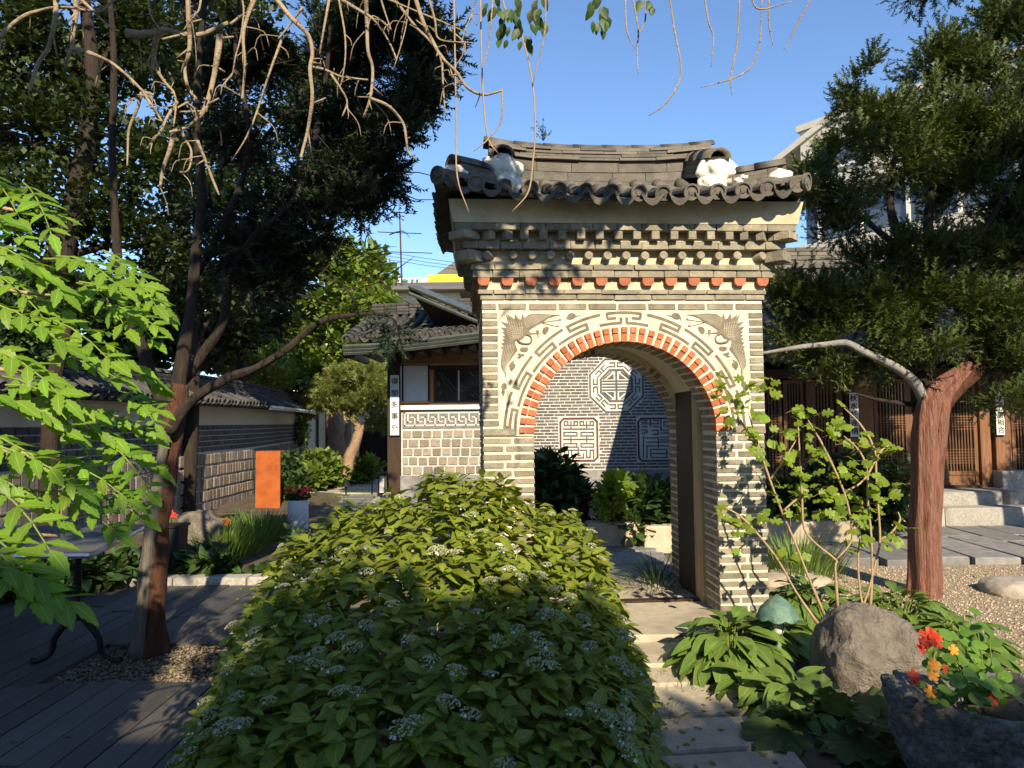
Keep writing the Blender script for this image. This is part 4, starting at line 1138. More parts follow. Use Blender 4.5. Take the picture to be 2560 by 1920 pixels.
# ================================================================== timber house on the right
RD = 10.2
def rx(px): return X(px, RD)
def rz(py): return Zv(2200, py, RD)
hanok = thing('timber_house', 'dark timber house with lattice doors and tiled roof behind the red trunk', 'house', (rx(2250), RD, .47))
zfl = .47
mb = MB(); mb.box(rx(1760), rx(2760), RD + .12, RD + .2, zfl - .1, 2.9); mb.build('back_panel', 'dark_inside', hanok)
def lattice(px0, px1, label=None):
    """one lattice door: stiles, lower panel, bars in groups"""
    x0, x1 = rx(px0), rx(px1); z0, z1, zt = rz(1218), rz(1186), rz(948)
    if zt < 2.0: zt = 2.02
    mb = MB(); st = .05
    mb.box(x0, x0 + st, RD, RD + .05, z0, zt); mb.box(x1 - st, x1, RD, RD + .05, z0, zt)
    for a, b in ((z0, z0 + .05), (z1 - .02, z1 + .035), (zt - .05, zt)): mb.box(x0 + st, x1 - st, RD + .002, RD + .048, a, b)
    dr = mb.build('lattice_door', 'brown_wood', hanok)
    mb = MB(); mb.box(x0 + st, x1 - st, RD + .018, RD + .035, z0 + .05, z1 - .02); mb.build('door_panel', 'brown_wood', dr)
    mb = MB(); mb.box(x0 + st, x1 - st, RD + .03, RD + .04, z1 + .035, zt - .05); mb.build('pane', 'window_glass', dr)
    n = max(3, int(round((x1 - x0 - 2 * st) / .043)))
    for i in range(1, n):
        x = x0 + st + (x1 - x0 - 2 * st) * i / n
        mb = MB(); mb.box(x - .006, x + .006, RD + .004, RD + .03, z1 + .035, zt - .05); mb.build('lattice_bar', 'brown_wood', dr)
    hs_ = [rz(y) for y in (1036, 1043, 1049, 1056, 1062, 1068, 1075, 1126, 1133, 1140, 1147, 1154, 1160, 978, 971)]
    for z in hs_:
        if z < zt - .06:
            mb = MB(); mb.box(x0 + st, x1 - st, RD + .001, RD + .02, z - .005, z + .005); mb.build('lattice_bar', 'brown_wood', dr)
    return dr
for a, b in ((1790,1845), (1850,1902), (1905,1955), (1960,2012), (2030,2086), (2186,2272), (2272,2357), (2357,2442), (2528,2590), (2592,2660)): lattice(a, b)
for a, b in ((1770,1788), (2014,2029), (2088,2104), (2106,2184), (2444,2470), (2472,2526), (2662,2690)):
    w = b - a
    if w > 40:
        piece('post', 'brown_wood', hanok, rx(a + 4), rx(a + 40), RD - .10, RD + .12, zfl + .18, 2.6, ch=.03)
        piece('wall_board', 'brown_wood', hanok, rx(a + 41), rx(b), RD - .0, RD + .08, zfl, 2.3, ch=.01)
    else: piece('post', 'brown_wood', hanok, rx(a), rx(b), RD - .05, RD + .1, zfl, 2.5, ch=.03)
piece('lintel', 'dark_wood', hanok, rx(1760), rx(2760), RD - .06, RD + .1, 2.03, 2.16, ch=.01)
piece('sill_beam', 'dark_wood', hanok, rx(1760), rx(2760), RD - .04, RD + .06, zfl - .02, zfl + .035, ch=.01)
piece('beam_end', 'pale_wood', hanok, rx(2120), rx(2150), RD - .35, RD - .11, 1.90, 2.05, ch=.03)
piece('post_base', 'granite', hanok, rx(2470), rx(2532), RD - .25, RD + .1, zfl - .02, rz(1178), ch=.05)
piece('flue_stone', 'granite', hanok, rx(2534), rx(2620), RD - .22, RD + .1, rz(1190), rz(1178), ch=.05)
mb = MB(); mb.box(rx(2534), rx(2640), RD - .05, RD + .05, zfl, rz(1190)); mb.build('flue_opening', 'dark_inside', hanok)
# two stone steps of the platform, separate blocks
plat = bpy.data.objects.new('platform', None); C.objects.link(plat); struct(plat); ORG[plat.name] = Vector((0,0,0))
x = 2.9
while x < 9.6:
    w = rng.uniform(1.0, 1.4); piece('step_stone', 'granite', plat, x, x + w - .01, 9.27, 9.66, -.02, .297, jit=.002, ch=.015); x += w
x = 2.7
while x < 9.6:
    w = rng.uniform(1.1, 1.6); piece('step_stone', 'granite', plat, x, x + w - .01, 9.60, 11.2, .02, .468, jit=.002, ch=.006); x += w
# roof of the timber house
ea2, eb2 = Vector((rx(1700), 9.15, 2.34)), Vector((rx(2760), 9.15, 2.34)); ra2, rb2 = Vector((rx(1740), 12.2, 3.98)), Vector((rx(2700), 12.2, 3.98))
def rp2(a, s):
    r = ea2.lerp(eb2, a).lerp(ra2.lerp(rb2, a), s); r.z -= .14 * math.sin(math.pi * s); return r
mb = MB(); grid(mb, lambda a, s: rp2(a, s) + Vector((0,0,-.03)), 14, 6); grid(mb, lambda a, s: rp2(a, s) + Vector((0,0,-.16)), 14, 6, True)
mb.box(ea2.x, eb2.x, 9.16, 9.2, 2.20, 2.31)
h2 = mb.build('roof', 'roof_core', hanok)
N_ = 26
for i in range(N_):
    a = (i + .5) / N_
    tile_column(lambda s: rp2(a, s), h2, 5, 4, True, False, sc=1.35); a2 = a + .5 / N_
    tile_column(lambda s: rp2(a2, s), h2, 5, 4, False, True, sc=1.55)
for k in range(5):
    j = 0; x = ra2.x
    while x < rb2.x:
        w = rng.uniform(.28, .36); piece('ridge_tile', 'roof_tile', h2, x, x + w - .004, 12.06 + .01*k, 12.36, 4.0 + .075*k, 4.0 + .075*k + .068, jit=.005); x += w
for i in range(22):
    x = ea2.x + (i + .5) * (eb2.x - ea2.x) / 22; mb = MB(); mb.tube([Vector((x, 9.22, 2.25)), Vector((x, 10.3, 2.42))], .055, 8); rf = mb.build('rafter', 'dark_wood', h2)
board(2123, 2146, 982, 1092, RD - .12, '秋水技達情', 'white calligraphy board on the post left of the red trunk', .03, .98)
board(2488, 2509, 975, 1087, RD - .12, '  上詩相合', 'white calligraphy board right of the red trunk, half hidden by leaves', .0, .98)

# ================================================================== concrete building far right
cb = thing('concrete_building', 'pale concrete office building rising behind the yew', 'building', W(2250, 650, 24))
pl, pr = W(1968, 640, 27.0), W(2760, 500, 19.5)
bx = Vector((pr.x - pl.x, pr.y - pl.y, 0)); BL = bx.length; bx.normalize(); by = Vector((-bx.y, bx.x, 0)); 
if by.y < 0: by = -by
BM = Matrix((bx, by, Vector((0,0,1)))).transposed().to_4x4(); BM.translation = Vector((pl.x, pl.y, 0))
def bbox(name, mk, u0, u1, v0, v1, z0, z1, par=cb):
    mb = MB(); mb.box(u0, u1, v0, v1, z0, z1, 0, BM); return mb.build(name, mk, par)
zs0 = Zv(1968, 690, 27); zs1 = Zv(1990, 622, 27); 
bbox('wall', 'concrete', .4, BL, 1.6, 8, 0, zs0 - .6)
bbox('slab_band', 'concrete', .2, BL, 0, 8, zs0 - .35, zs1); bbox('slab_edge', 'concrete_white', -.1, 1.3, .3, 7.8, zs0 - .7, zs0 - .36)
bbox('glass_band', 'glass_dark', .3, BL, .9, 7, zs1, zs1 + 1.9)
for k in range(8): bbox('mullion', 'concrete_white', .8 + k * 1.6, .9 + k * 1.6, .8, .9, zs1, zs1 + 1.9)
up_ = bbox('upper_wall', 'concrete', .5, BL, .3, 8, zs1 + 1.9, zs1 + 4.4)
for k in range(5):
    w_ = bbox('window', 'glass_dark', 1.6 + k * 2.3, 3.0 + k * 2.3, .27, .32, zs1 + 2.7, zs1 + 3.7); bbox('window_sill', 'concrete_white', 1.5 + k*2.3, 3.1 + k*2.3, .2, .3, zs1 + 2.6, zs1 + 2.7, w_)
bbox('parapet', 'concrete', .4, BL, .2, 8, zs1 + 4.41, zs1 + 4.65)
mb = MB(); mb.prism([(-.6, zs1 + 3.7), (2.2, zs1 + 4.9), (2.2, zs1 + 4.65), (-.6, zs1 + 3.45)], .2, 7.5, 'y', 0, BM); mb.build('sloping_eave', 'concrete', cb)
# ================================================================== tiled garden wall on the left
gw = thing('garden_wall', 'tile capped garden wall of stone and dark brick along the left', 'wall', (-5.25, 10, 0))
def wall_seg(p0, p1, z_plaster, fine, y_from=None):
    d = Vector((p1[0] - p0[0], p1[1] - p0[1], 0)); L = d.length; d.normalize(); nn = Vector((d.y, -d.x, 0))      # nn faces the garden (+x)
    Mw = Matrix((d, -nn, Vector((0,0,1)))).transposed().to_4x4(); Mw.translation = Vector((p0[0], p0[1], 0))
    mb = MB(); mb.box(0, L, .02, .40, -.02, 1.78, 0, Mw); mb.build('wall_core', 'wall_mortar', gw)
    mb = MB(); mb.box(0, L, .0, .1, 1.46, 1.78, 0, Mw); mb.build('plaster_band', 'beige_wall', gw)
    rot = math.atan2(d.y, d.x)
    def pc(name, mk, a, b, v0, v1, z0, z1, tilt=0.0):
        me = unit(mk, rng.randrange(4), .07); c = Mw @ Vector(((a+b)/2, (v0+v1)/2, (z0+z1)/2))
        return link(name, me, gw, c, (0, tilt, rot), (b - a, v1 - v0, z1 - z0))
    st = MB(); bk = MB()
    for r in range(5):      # dark brick rows
        z0 = 1.0 + r * .092; x = (r % 2) * -.1
        while x < L:
            a, b = max(x, 0) + .006, min(x + .205, L) - .006
            if b - a > .03:
                if fine: pc('brick', 'wall_brick', a, b, -.006, .1, z0 + .008, z0 + .084)
                else: bk.box(a, b, -.006, .1, z0 + .008, z0 + .084, 0, Mw)
            x += .212
    zrow = [-.02, .16, .36, .565, .775, .985]
    for r in range(5):      # upright stones
        x = 0; z0, z1 = zrow[r] + .012, zrow[r + 1] - .012
        while x < L:
            w = rng.uniform(.10, .17)
            a, b = x + .010, min(x + w, L) - .010
            if b - a > .03:
                zt = z1 - rng.uniform(0, .012)
                if fine and r: pc('wall_stone', 'wall_stone', a, b, -.02 - rng.uniform(0, .012), .12, z0, zt, rng.uniform(-.05,.05))
                else: st.box(a, b, -.02 - rng.uniform(0, .012), .12, z0, zt, 0, Mw)
            x += w
    if st.v: stuff(st.build('stonework', 'stuff_stone', gw))
    if bk.v: stuff(bk.build('brickwork', 'wall_brick', gw))
    # tiled cap: core, eave tiles towards the garden, stacked ridge
    mb = MB(); mb.prism([(-.26, 1.79), (.20, 2.02), (.66, 1.79)], 0, L, 'x', 0, Mw); mb.build('cap_core', 'roof_core', gw)
    n = int(L / .17)
    for i in range(n):
        u = (i + .5) * L / n
        tile_column(lambda s: Mw @ Vector((u, -.30 + s * .40, 1.84 + s * .22)), gw, 1, 1, True, True, names=('cover_tile', 'pan_tile'), dark=True)
    for k in range(4):
        x = 0
        while x < L:
            w = rng.uniform(.5, .7); me = unit('cap_tile', rng.randrange(4)); e = min(x + w, L)
            c = Mw @ Vector(((x + e) / 2, .20, 2.06 + .055 * k)); link('ridge_tile', me, gw, c, (rng.uniform(-.01,.01), rng.uniform(-.008,.008), rot), (e - x - .004, .30 - .02 * k, .048)); x = e
    n = int(L / .3)
    for i in range(n):
        a, b = Mw @ Vector((i * L / n, .2, 2.27)), Mw @ Vector(((i + 1) * L / n, .2, 2.27))
        link('ridge_cap', CTK, gw, mat4=frame(a, b - a, (0,0,1), (1.7, (b-a).length / .30, 1.3), 0))
    return Mw
wall_seg((-5.2, 8.3), (-5.22, 14.4), 1.46, True)
wall_seg((-5.22, 14.4), (-6.3, 22.2), 1.46, False)
wall_seg((-5.15, 3.5), (-5.2, 8.3), 1.46, False)
# two roughly cut capstones: white plaster seam on the far eave
mb = MB(); mb.tube([Vector((-4.92, 14.6, 1.80)), Vector((-5.35, 18, 1.80)), Vector((-5.95, 22, 1.80))], .05, 6); mb.build('white_eave', 'white_plaster', gw)

# ================================================================== things along the left path
d = 12.6; b = W(662, 1266, d)
pn = thing('rust_panel', 'orange rusted steel slab sign standing against the garden wall', 'panel', (b.x, d, 0))
x0, x1 = X(640, d), X(701, d); zt = Zv(660, 1128, d)
mb = MB(); mb.box(x0, x1, d, d + .03, 0, zt); mb.build('front_plate', 'rust', pn)
mb = MB(); mb.add([(x0, d, 0), (x0, d, zt), (x0 - .02, d + .32, zt), (x0 - .02, d + .32, 0), (x0 + .02, d + .004, 0), (x0 + .02, d + .004, zt), (x0, d + .32, zt), (x0, d + .32, 0)], [(0,1,2,3)[::-1],(4,5,6,7),(1,5,6,2)[::-1],(2,6,7,3)[::-1]]); mb.build('side_plate', 'rust', pn)
mb = MB(); mb.box(x0, x1, d + .031, d + .30, zt - .02, zt - .002); mb.build('top_plate', 'rust', pn)

d = 9.4; c = W(745, 1336, d)
pt = thing('white_planter', 'tall white cylinder planter with red geraniums by the path', 'planter', (c.x, d, 0))
zt = Zv(745, 1250, d); r_ = (X(770, d) - X(720, d)) / 2
mb = MB(); mb.lathe([(r_*.98, 0), (r_, .02), (r_, zt - .01), (r_*.985, zt), (r_*.9, zt), (r_*.88, zt - .03), (.01, zt - .035)], 28, 0, Matrix.Translation((c.x, d, 0))); mb.build('pot', 'white_metal', pt, True)
mb = MB(); mb.lathe([(r_*.88, zt - .028), (.005, zt - .02)], 16, 0, Matrix.Translation((c.x, d, 0))); mb.build('soil_top', 'soil', pt)

def rock(name, label, cat, c, r, mk, seed, amp=.2, flat=None, sub=4, rotz=0, cuts=()):
    bm = bmesh.new(); bmesh.ops.create_icosphere(bm, subdivisions=sub, radius=1.0)
    for v in bm.verts:
        p = v.co.copy()
        # squarish boulder: push towards a superellipsoid, then facet and roughen
        k = (abs(p.x)**3 + abs(p.y)**3 + abs(p.z)**3) ** (1/3.0)
        v.co = p / k
        for n_, h in cuts:
            nv = Vector(n_).normalized(); dd = v.co.dot(nv) - h
            if dd > 0: v.co -= nv * dd * .92
        q = v.co * 1.3 + Vector((seed * 3.1, seed, 0))
        v.co *= 1 + amp * .5 * noise.noise(q) + amp * .22 * noise.noise(q * 3.1) + amp * .1 * noise.noise(q * 8) + amp * .06 * noise.noise(q * 19)
        v.co = Vector((v.co.x * r[0], v.co.y * r[1], v.co.z * r[2]))
    me = bpy.data.meshes.new(name); bm.to_mesh(me); bm.free(); me.materials.append(M_(mk))
    me.polygons.foreach_set('use_smooth', [True] * len(me.polygons))
    o = link(name, me, None, c, (0, 0, rotz)); tag(o, label, cat); return o
rock('standing_stone', 'rough grey standing stone before the garden wall', 'rock', W(497, 1330, 8.1) + Vector((0, 0, -.06)), (.26, .18, .30), 'boulder', 2.3, .25, cuts=(((.8,0,.9),.95),((-.7,0,.8),1.1)))
d = 7.0; c = W(432, 1425, d)
bxp = thing('black_planter', 'tall black square planter behind the leaning trunk', 'planter', (c.x, d, 0))
mb = MB(); zt = Zv(432, 1316, d); h0, h1 = .085, .10
mb.add([(c.x-h0,d-h0,0),(c.x+h0,d-h0,0),(c.x+h0,d+h0,0),(c.x-h0,d+h0,0),(c.x-h1,d-h1,zt),(c.x+h1,d-h1,zt),(c.x+h1,d+h1,zt),(c.x-h1,d+h1,zt)], [(0,3,2,1),(0,1,5,4),(1,2,6,5),(2,3,7,6),(3,0,4,7)]); mb.build('body', 'black_plastic', bxp)
mb = MB(); mb.box(c.x-.115, c.x+.115, d-.115, d+.115, zt, zt+.022); mb.build('rim', 'black_plastic', bxp)

# table with cast-iron trestle legs on the deck
tb = thing('deck_table', 'grey topped table with curled black iron legs on the deck', 'table', (-3.1, 4.4, .05))
zt = .79
P = [(-2.245, 3.86), (-2.50, 4.95), (-4.8, 4.95), (-4.8, 3.86)]
mb = MB(); mb.prism([(-2.255,3.87),(-2.51,4.94),(-4.8,4.94),(-4.8,3.87)], zt - .028, zt - .002, 'z'); mb.build('table_top', 'table_top', tb)
mb = MB()
for a, b_ in zip(P, P[1:] + P[:1]):
    a, b_ = Vector((*a, zt - .016)), Vector((*b_, zt - .016)); mb.tube([a, b_], .016, 6)
mb.build('edge_band', 'steel', tb)
for lx, ly in ((-2.62, 4.38), (-3.42, 4.22)):
    mb = MB()
    mb.tube([(lx, ly, .30), (lx, ly, zt - .05)], .02, 8)
    mb.tube([(lx - .16, ly, zt - .035), (lx, ly, zt - .09), (lx + .16, ly, zt - .035)], .013, 6, sub=4)
    lg = mb.build('leg', 'iron', tb)
    for sx in (-1, 1):
        mb = MB(); mb.tube([(lx, ly, .34), (lx + sx*.05, ly, .30), (lx + sx*.13, ly, .20), (lx + sx*.15, ly, .11), (lx + sx*.22, ly, .065), (lx + sx*.27, ly, .065)], [.02,.022,.02,.016,.014,.017], 8, sub=4); mb.build('foot', 'iron', lg)
mb = MB(); mb.tube([(-2.62, 4.38, .45), (-3.02, 4.30, .62), (-3.42, 4.22, .45)], .012, 6, sub=5); mb.tube([(-2.62, 4.38, .62), (-3.02, 4.30, .50), (-3.42, 4.22, .62)], .012, 6, sub=5); mb.build('stretcher', 'iron', tb)

# path lamps, rail, small pots
def path_lamp(px, py0, py1, d, label, capw):
    c = W(px, py1, d); t = thing('path_lamp', label, 'lamp', (c.x, d, 0)); z1 = Zv(px, py0, d); zc = z1 - (z1 - max(c.z, 0)) * .45
    Mt = Matrix.Translation((c.x, d, 0))
    mb = MB(); mb.lathe([(.02, 0), (.02, zc)], 8, 0, Mt); mb.build('stem', 'iron', t)
    mb = MB(); mb.lathe([(capw, zc), (capw * .95, zc + .02), (capw * .3, z1 - .02), (.01, z1)], 14, 0, Mt); mb.build('cap', 'iron', t)
    return t
path_lamp(865, 1200, 1234, 14.4, 'small black path lamp beside the sunny path', .095)
rl = thing('low_rail', 'thin black loop rail in front of the dark post', 'rail', W(950, 1232, 11.4))
mb = MB(); a, b_, c2, d2 = W(930, 1236, 11.3), W(931, 1192, 11.3), W(942, 1184, 11.3), W(968, 1180, 11.6)
mb.tube([a, b_, c2, d2, W(972, 1234, 11.8)], .012, 6); mb.build('loop', 'iron', rl)
lb = thing('lantern_box', 'black framed glass lantern box at the foot of the dark post', 'lantern', W(955, 1232, 11.7))
x0, x1, z0, z1 = X(948, 11.7), X(966, 11.7), Zv(955, 1234, 11.7), Zv(955, 1186, 11.7)
mb = MB(); mb.box(x0 + .015, x1 - .015, 11.63, 11.77, z0 + .02, z1 - .02); mb.build('glass', 'lamp_glass', lb)
mb = MB()
for a in (x0, x1 - .018):
    for b_ in (11.60, 11.782): mb.box(a, a + .018, b_, b_ + .018, z0, z1)
mb.box(x0 - .01, x1 + .01, 11.59, 11.81, z1, z1 + .03); mb.box(x0 - .01, x1 + .01, 11.59, 11.81, z0 - .03, z0); mb.build('frame', 'iron', lb)
d = 7.6; c = W(737, 1400, d)
po = thing('clay_pot', 'small brown clay pot with seedlings beside the bush', 'pot', (c.x, d, 0))
mb = MB(); mb.lathe([(.07, 0), (.095, .13), (.105, .13), (.105, .155), (.09, .155), (.085, .135), (.005, .13)], 18, 0, Matrix.Translation((c.x, d, 0))); mb.build('pot', 'terracotta', po, True)

# ================================================================== far left background
pole = thing('utility_pole', 'slim grey utility pole rising behind the garden path', 'pole', W(795, 1170, 24))
a, b_ = W(786, 1175, 24), W(806, 640, 24); mb = MB(); mb.tube([Vector((a.x, 24, 0)), Vector((b_.x, 24, b_.z))], [.11, .085], 10); mb.build('shaft', 'bark_grey', pole)
mb = MB(); mb.box(b_.x - .5, b_.x + .5, 23.95, 24.05, b_.z - .5, b_.z - .42); mb.build('crossarm', 'iron', pole)
cw = thing('cream_wall', 'sunlit cream wall with dark gaps at the end of the path', 'wall', W(810, 1180, 23))
for a, b2 in ((762, 788), (797, 812), (820, 850), (878, 930)):
    mb = MB(); mb.box(X(a, 23), X(b2, 23), 23, 23.3, -.1, Zv(800, 1022, 23)); mb.build('wall_panel', 'beige_wall', cw)
mb = MB(); mb.box(X(745, 23), X(935, 23), 22.9, 23.4, Zv(800, 1022, 23), Zv(800, 1002, 23)); mb.build('beam', 'orange_wood', cw)
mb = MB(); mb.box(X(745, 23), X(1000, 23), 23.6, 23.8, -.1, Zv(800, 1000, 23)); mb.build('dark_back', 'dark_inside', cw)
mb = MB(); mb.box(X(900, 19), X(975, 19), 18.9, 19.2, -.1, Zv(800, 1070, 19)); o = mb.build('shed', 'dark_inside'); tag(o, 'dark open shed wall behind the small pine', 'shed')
bh = thing('beige_house', 'beige stepped house far behind the light green trees', 'building', W(740, 900, 38))
def bhb(name, mk, a, b2, y0, y1, t, u, par=bh, dy=0):
    mb = MB(); mb.box(X(a, 38), X(b2, 38), 38 - dy, 46, Zv(740, u, 38), Zv(740, t, 38)); return mb.build(name, mk, par)
wl = bhb('wall', 'beige_wall', 560, 850, 0, 0, 845, 1120)
for k in range(6): bhb('stair_edge', 'concrete_white', 735, 768, 0, 0, 852 + k*9, 856 + k*9, bh, .25)
for a, t in ((815, 925), (700, 950), (640, 960)):
    w_ = bhb('window', 'glass_dark', a, a + 26, 0, 0, t, t + 28, bh, .08); bhb('window_frame', 'concrete_white', a - 3, a + 29, 0, 0, t + 28, t + 32, w_, .15)
bhb('balcony', 'concrete_white', 690, 840, 0, 0, 985, 1000, bh, 1.2)
bhb('roof_slab', 'concrete', 550, 860, 0, 0, 835, 846, bh, .4)
lc = thing('cream_house', 'cream sided house with grey roof and antenna above the tiled eave', 'house', W(1030, 790, 30))
mb = MB(); mb.box(X(958, 30), X(1150, 30), 30, 36, 0, Zv(1030, 730, 30)); mb.build('wall', 'cream_siding', lc)
for k in range(9):
    mb = MB(); z = Zv(1030, 800 - k*8, 30); mb.box(X(957, 30), X(1151, 30), 29.96, 30, z, z + .07); mb.build('siding_board', 'cream_siding', lc)
mb = MB(); mb.prism([(29.2, Zv(1030, 732, 30)), (29.2, Zv(1030, 724, 30)), (32, Zv(1030, 706, 32)), (37, Zv(1030, 732, 30))], X(938, 30), X(1240, 30), 'x'); mb.build('roof', 'dark_roof', lc)
mb = MB(); mb.prism([(X(1085, 42), Zv(1100, 690, 42)), (X(1160, 42), Zv(1100, 640, 42)), (X(1260, 42), Zv(1100, 690, 42))], 42, 44); o = mb.build('far_gable', 'bark_grey'); tag(o, 'grey gable peak behind the yellow sign bar', 'roof')
sg = thing('roof_sign', 'white roof sign with yellow flower and green leaves, cropped by the roof', 'sign', W(1030, 710, 40))
def sgp(name, mk, pts, y, par=sg):
    mb = MB(); mb.prism([(X(a, 40), Zv(a, b, 40)) for a, b in pts], y, y + .1); return mb.build(name, mk, par)
mb = MB(); mb.box(X(928, 40), X(1072, 40), 40, 40.3, Zv(1000, 790, 40), Zv(1000, 695, 40)); mb.build('board', 'sign_white', sg)
mb = MB(); mb.box(X(1072, 40), X(1160, 40), 39.9, 40.3, Zv(1100, 790, 40), Zv(1100, 687, 40)); mb.build('yellow_board', 'sign_yellow', sg)
for l in ([(932,705),(938,700),(944,712),(940,728),(932,724)], [(948,700),(956,694),(966,706),(964,712),(952,706)], [(958,690),(970,681),(974,686),(966,704),(960,700)], [(966,700),(980,688),(985,694),(972,706)], [(946,712),(958,708),(962,716),(952,720),(945,717)], [(930,722),(938,722),(938,730),(930,730)]):
    sgp('petal', 'sign_yellow', [(a, b) for a, b in l][::-1], 39.85)
for l in ([(968,702),(976,697),(988,700),(990,704),(970,706)], [(1008,700),(1014,698),(1022,701),(1020,704),(1008,704)], [(965,718),(972,716),(976,721),(968,724)], [(1030,699),(1036,698),(1036,702),(1030,702)], [(1042,699),(1048,698),(1048,702),(1042,702)]):
    sgp('leaf_mark', 'sign_green', [(a, b) for a, b in l][::-1], 39.86)
an = thing('roof_antenna', 'rusty television antenna mast with two bare arrays', 'antenna', W(1004, 722, 29.9))
a, b_ = W(1005, 724, 29.9), W(999, 528, 29.9); mb = MB(); mb.tube([a, b_], [.045, .03], 6); mb.build('mast', 'bark_rust', an)
for y, x0, x1 in ((580, 946, 1053), (629, 958, 1080), (530, 984, 1040)):
    mb = MB(); mb.tube([W(x0, y, 29.8), W(x1, y + 4, 29.8)], .018, 4)
    for k in range(7):
        p = W(x0 + (x1 - x0) * k / 6, y + 4 * k / 6, 29.8); mb.tube([p + Vector((0, -.25, -.05)), p + Vector((0, .25, .05))], .012, 4)
    mb.build('array', 'iron', an)
for k, (y0, y1) in enumerate(((628, 655), (637, 664), (646, 672))):
    mb = MB(); mb.tube([W(700, y0 - 25, 36), W(880, y0 - 6, 36), W(990, y0 + 6, 36), W(1130, y1, 36), W(1500, y1 + 40, 36)], .012, 4, sub=3); o = mb.build('power_line', 'iron')
    tag(o, ('highest', 'middle', 'lowest')[k] + ' of three thin power lines crossing the sky beside the gate', 'power line', 'power lines beside the gate')
# ================================================================== leaf templates (along +Y, unit length, +Z up)
TPLK = []
def leaf_tpl(w, rows=6, fold=.18, droop=.25, serr=0.0, peak=.4, wave=0.0):
    V = []; Fc = []
    for i in range(rows):
        t = i / (rows - 1)
        hw = w * .5 * max(.03, (math.sin(math.pi * min(1, t / (2 * peak))) if t < peak else math.cos(math.pi * .5 * (t - peak) / (1 - peak)) ** .85))
        if serr and 0 < i < rows - 1: hw *= 1 + (serr if i % 2 else -serr)
        z = -droop * t * t
        V += [(-hw, t, z + fold * hw + wave * math.sin(i * 2.1) * hw), (0, t, z), (hw, t, z + fold * hw + wave * math.cos(i * 2.3) * hw)]
    for i in range(rows - 1):
        a = i * 3; Fc += [(a, a + 1, a + 4, a + 3), (a + 1, a + 2, a + 5, a + 4)]
    V = np.array(V); TPLA[id(V)] = np.array([(2.0 + (-1, 0, 1)[i % 3], (i // 3) / (rows - 1), 0) for i in range(len(V))]); TPLK.append(V)
    return V, np.array(Fc)
def lobed_tpl(lobes=5, depth=.45, n_per=4):
    """palmate leaf as a triangle fan, stalk at the origin"""
    pts = []
    N = lobes * n_per
    for i in range(N + 1):
        a = -2.35 + 4.7 * i / N
        k = (i % n_per) / n_per
        r = .56 * (1 - depth * (1 - abs(math.cos(math.pi * k)) ** .8)) * (1.0 - .16 * abs(a) / 2.3)
        pts.append((math.sin(a) * r, .42 + math.cos(a) * r * .98, -.18 * r * r + .05 * math.cos(i * 1.7)))
    V = [(0, .36, .03), (0, 0, .0)] + pts
    Fc = [(0, 2 + i + 1, 2 + i) for i in range(N)] + [(0, 2, 1), (0, 1, 2 + N)]
    return np.array(V), np.array(Fc)
def diamond_tpl(w=.55):
    return np.array([(0,0,0),(w/2,.45,.06),(0,1,-.08),(-w/2,.45,.06)]), np.array([(0,1,2,3)])
def sprig_tpl(n=7, nl=.34, seed=1, flat=.35):
    """needle spray: short blades on both sides of a twig, unit length"""
    r = random.Random(seed); V = []; Fc = []
    for i in range(n):
        t = .12 + .88 * i / (n - 1)
        for s in (-1, 1):
            L = nl * (1.1 - .55 * t) * r.uniform(.8, 1.2); a = r.uniform(.5, .95); b = r.uniform(-flat, flat)
            d = Vector((s * math.sin(a), math.cos(a), b)); p = Vector((0, t, 0)); q = p + d * L
            k = len(V); V += [tuple(p + Vector((0, -.05, 0))), tuple(p + Vector((0, .08, .02))), tuple(q)]
            Fc.append((k, k + 1, k + 2))
    return np.array(V), np.array(Fc)
def blade_tpl(rows=6, w=.05, bend=.5):
    V = []; Fc = []
    for i in range(rows):
        t = i / (rows - 1); hw = w / 2 * (1 - t) ** .7 + .002
        y = math.sin(t * bend * 1.4) / (bend * 1.4) if bend else t
        V += [(-hw, t * .0 + (1 - math.cos(t * bend * 1.6)) * .45, t * (1 - .25 * bend * t)), (hw, (1 - math.cos(t * bend * 1.6)) * .45, t * (1 - .25 * bend * t))]
    for i in range(rows - 1):
        a = i * 2; Fc.append((a, a + 1, a + 3, a + 2))
    return np.array(V), np.array(Fc)
def tpl_mesh(name, tpl, mk, smooth=True): return np_mesh(name, tpl[0], tpl[1], mk, smooth=smooth, attr=TPLA.get(id(tpl[0])))
LEAF = {}
def leaves(par, tpls, Ms, mk, nobj=300, name='leaf', rest='foliage', key=None, smooth=True):
    """the nobj nearest leaves as separate parts, the others joined"""
    if isinstance(tpls, tuple): tpls = [tpls]
    Ms = sorted(Ms, key=key or (lambda m: (m.translation - EYE).length))
    meshes = []
    for i, t in enumerate(tpls):
        kk = (id(t[0]), mk)
        if kk not in LEAF: LEAF[kk] = tpl_mesh(name, t, mk, smooth)
        meshes.append(LEAF[kk])
    r = random.Random(len(Ms))
    for m in Ms[:nobj]: link(name, meshes[r.randrange(len(meshes))], par, mat4=m)
    if len(Ms) > nobj:
        groups = [[] for _ in tpls]
        for m in Ms[nobj:]: groups[r.randrange(len(tpls))].append(np.array(m))
        for t, g_ in zip(tpls, groups):
            if g_: stuff(link(rest, scatter(rest, t[0], t[1], g_, mk, smooth=smooth), par))
def rvec(r=rng):
    while True:
        v = Vector((r.uniform(-1,1), r.uniform(-1,1), r.uniform(-1,1)))
        if .05 < v.length < 1: return v.normalized()
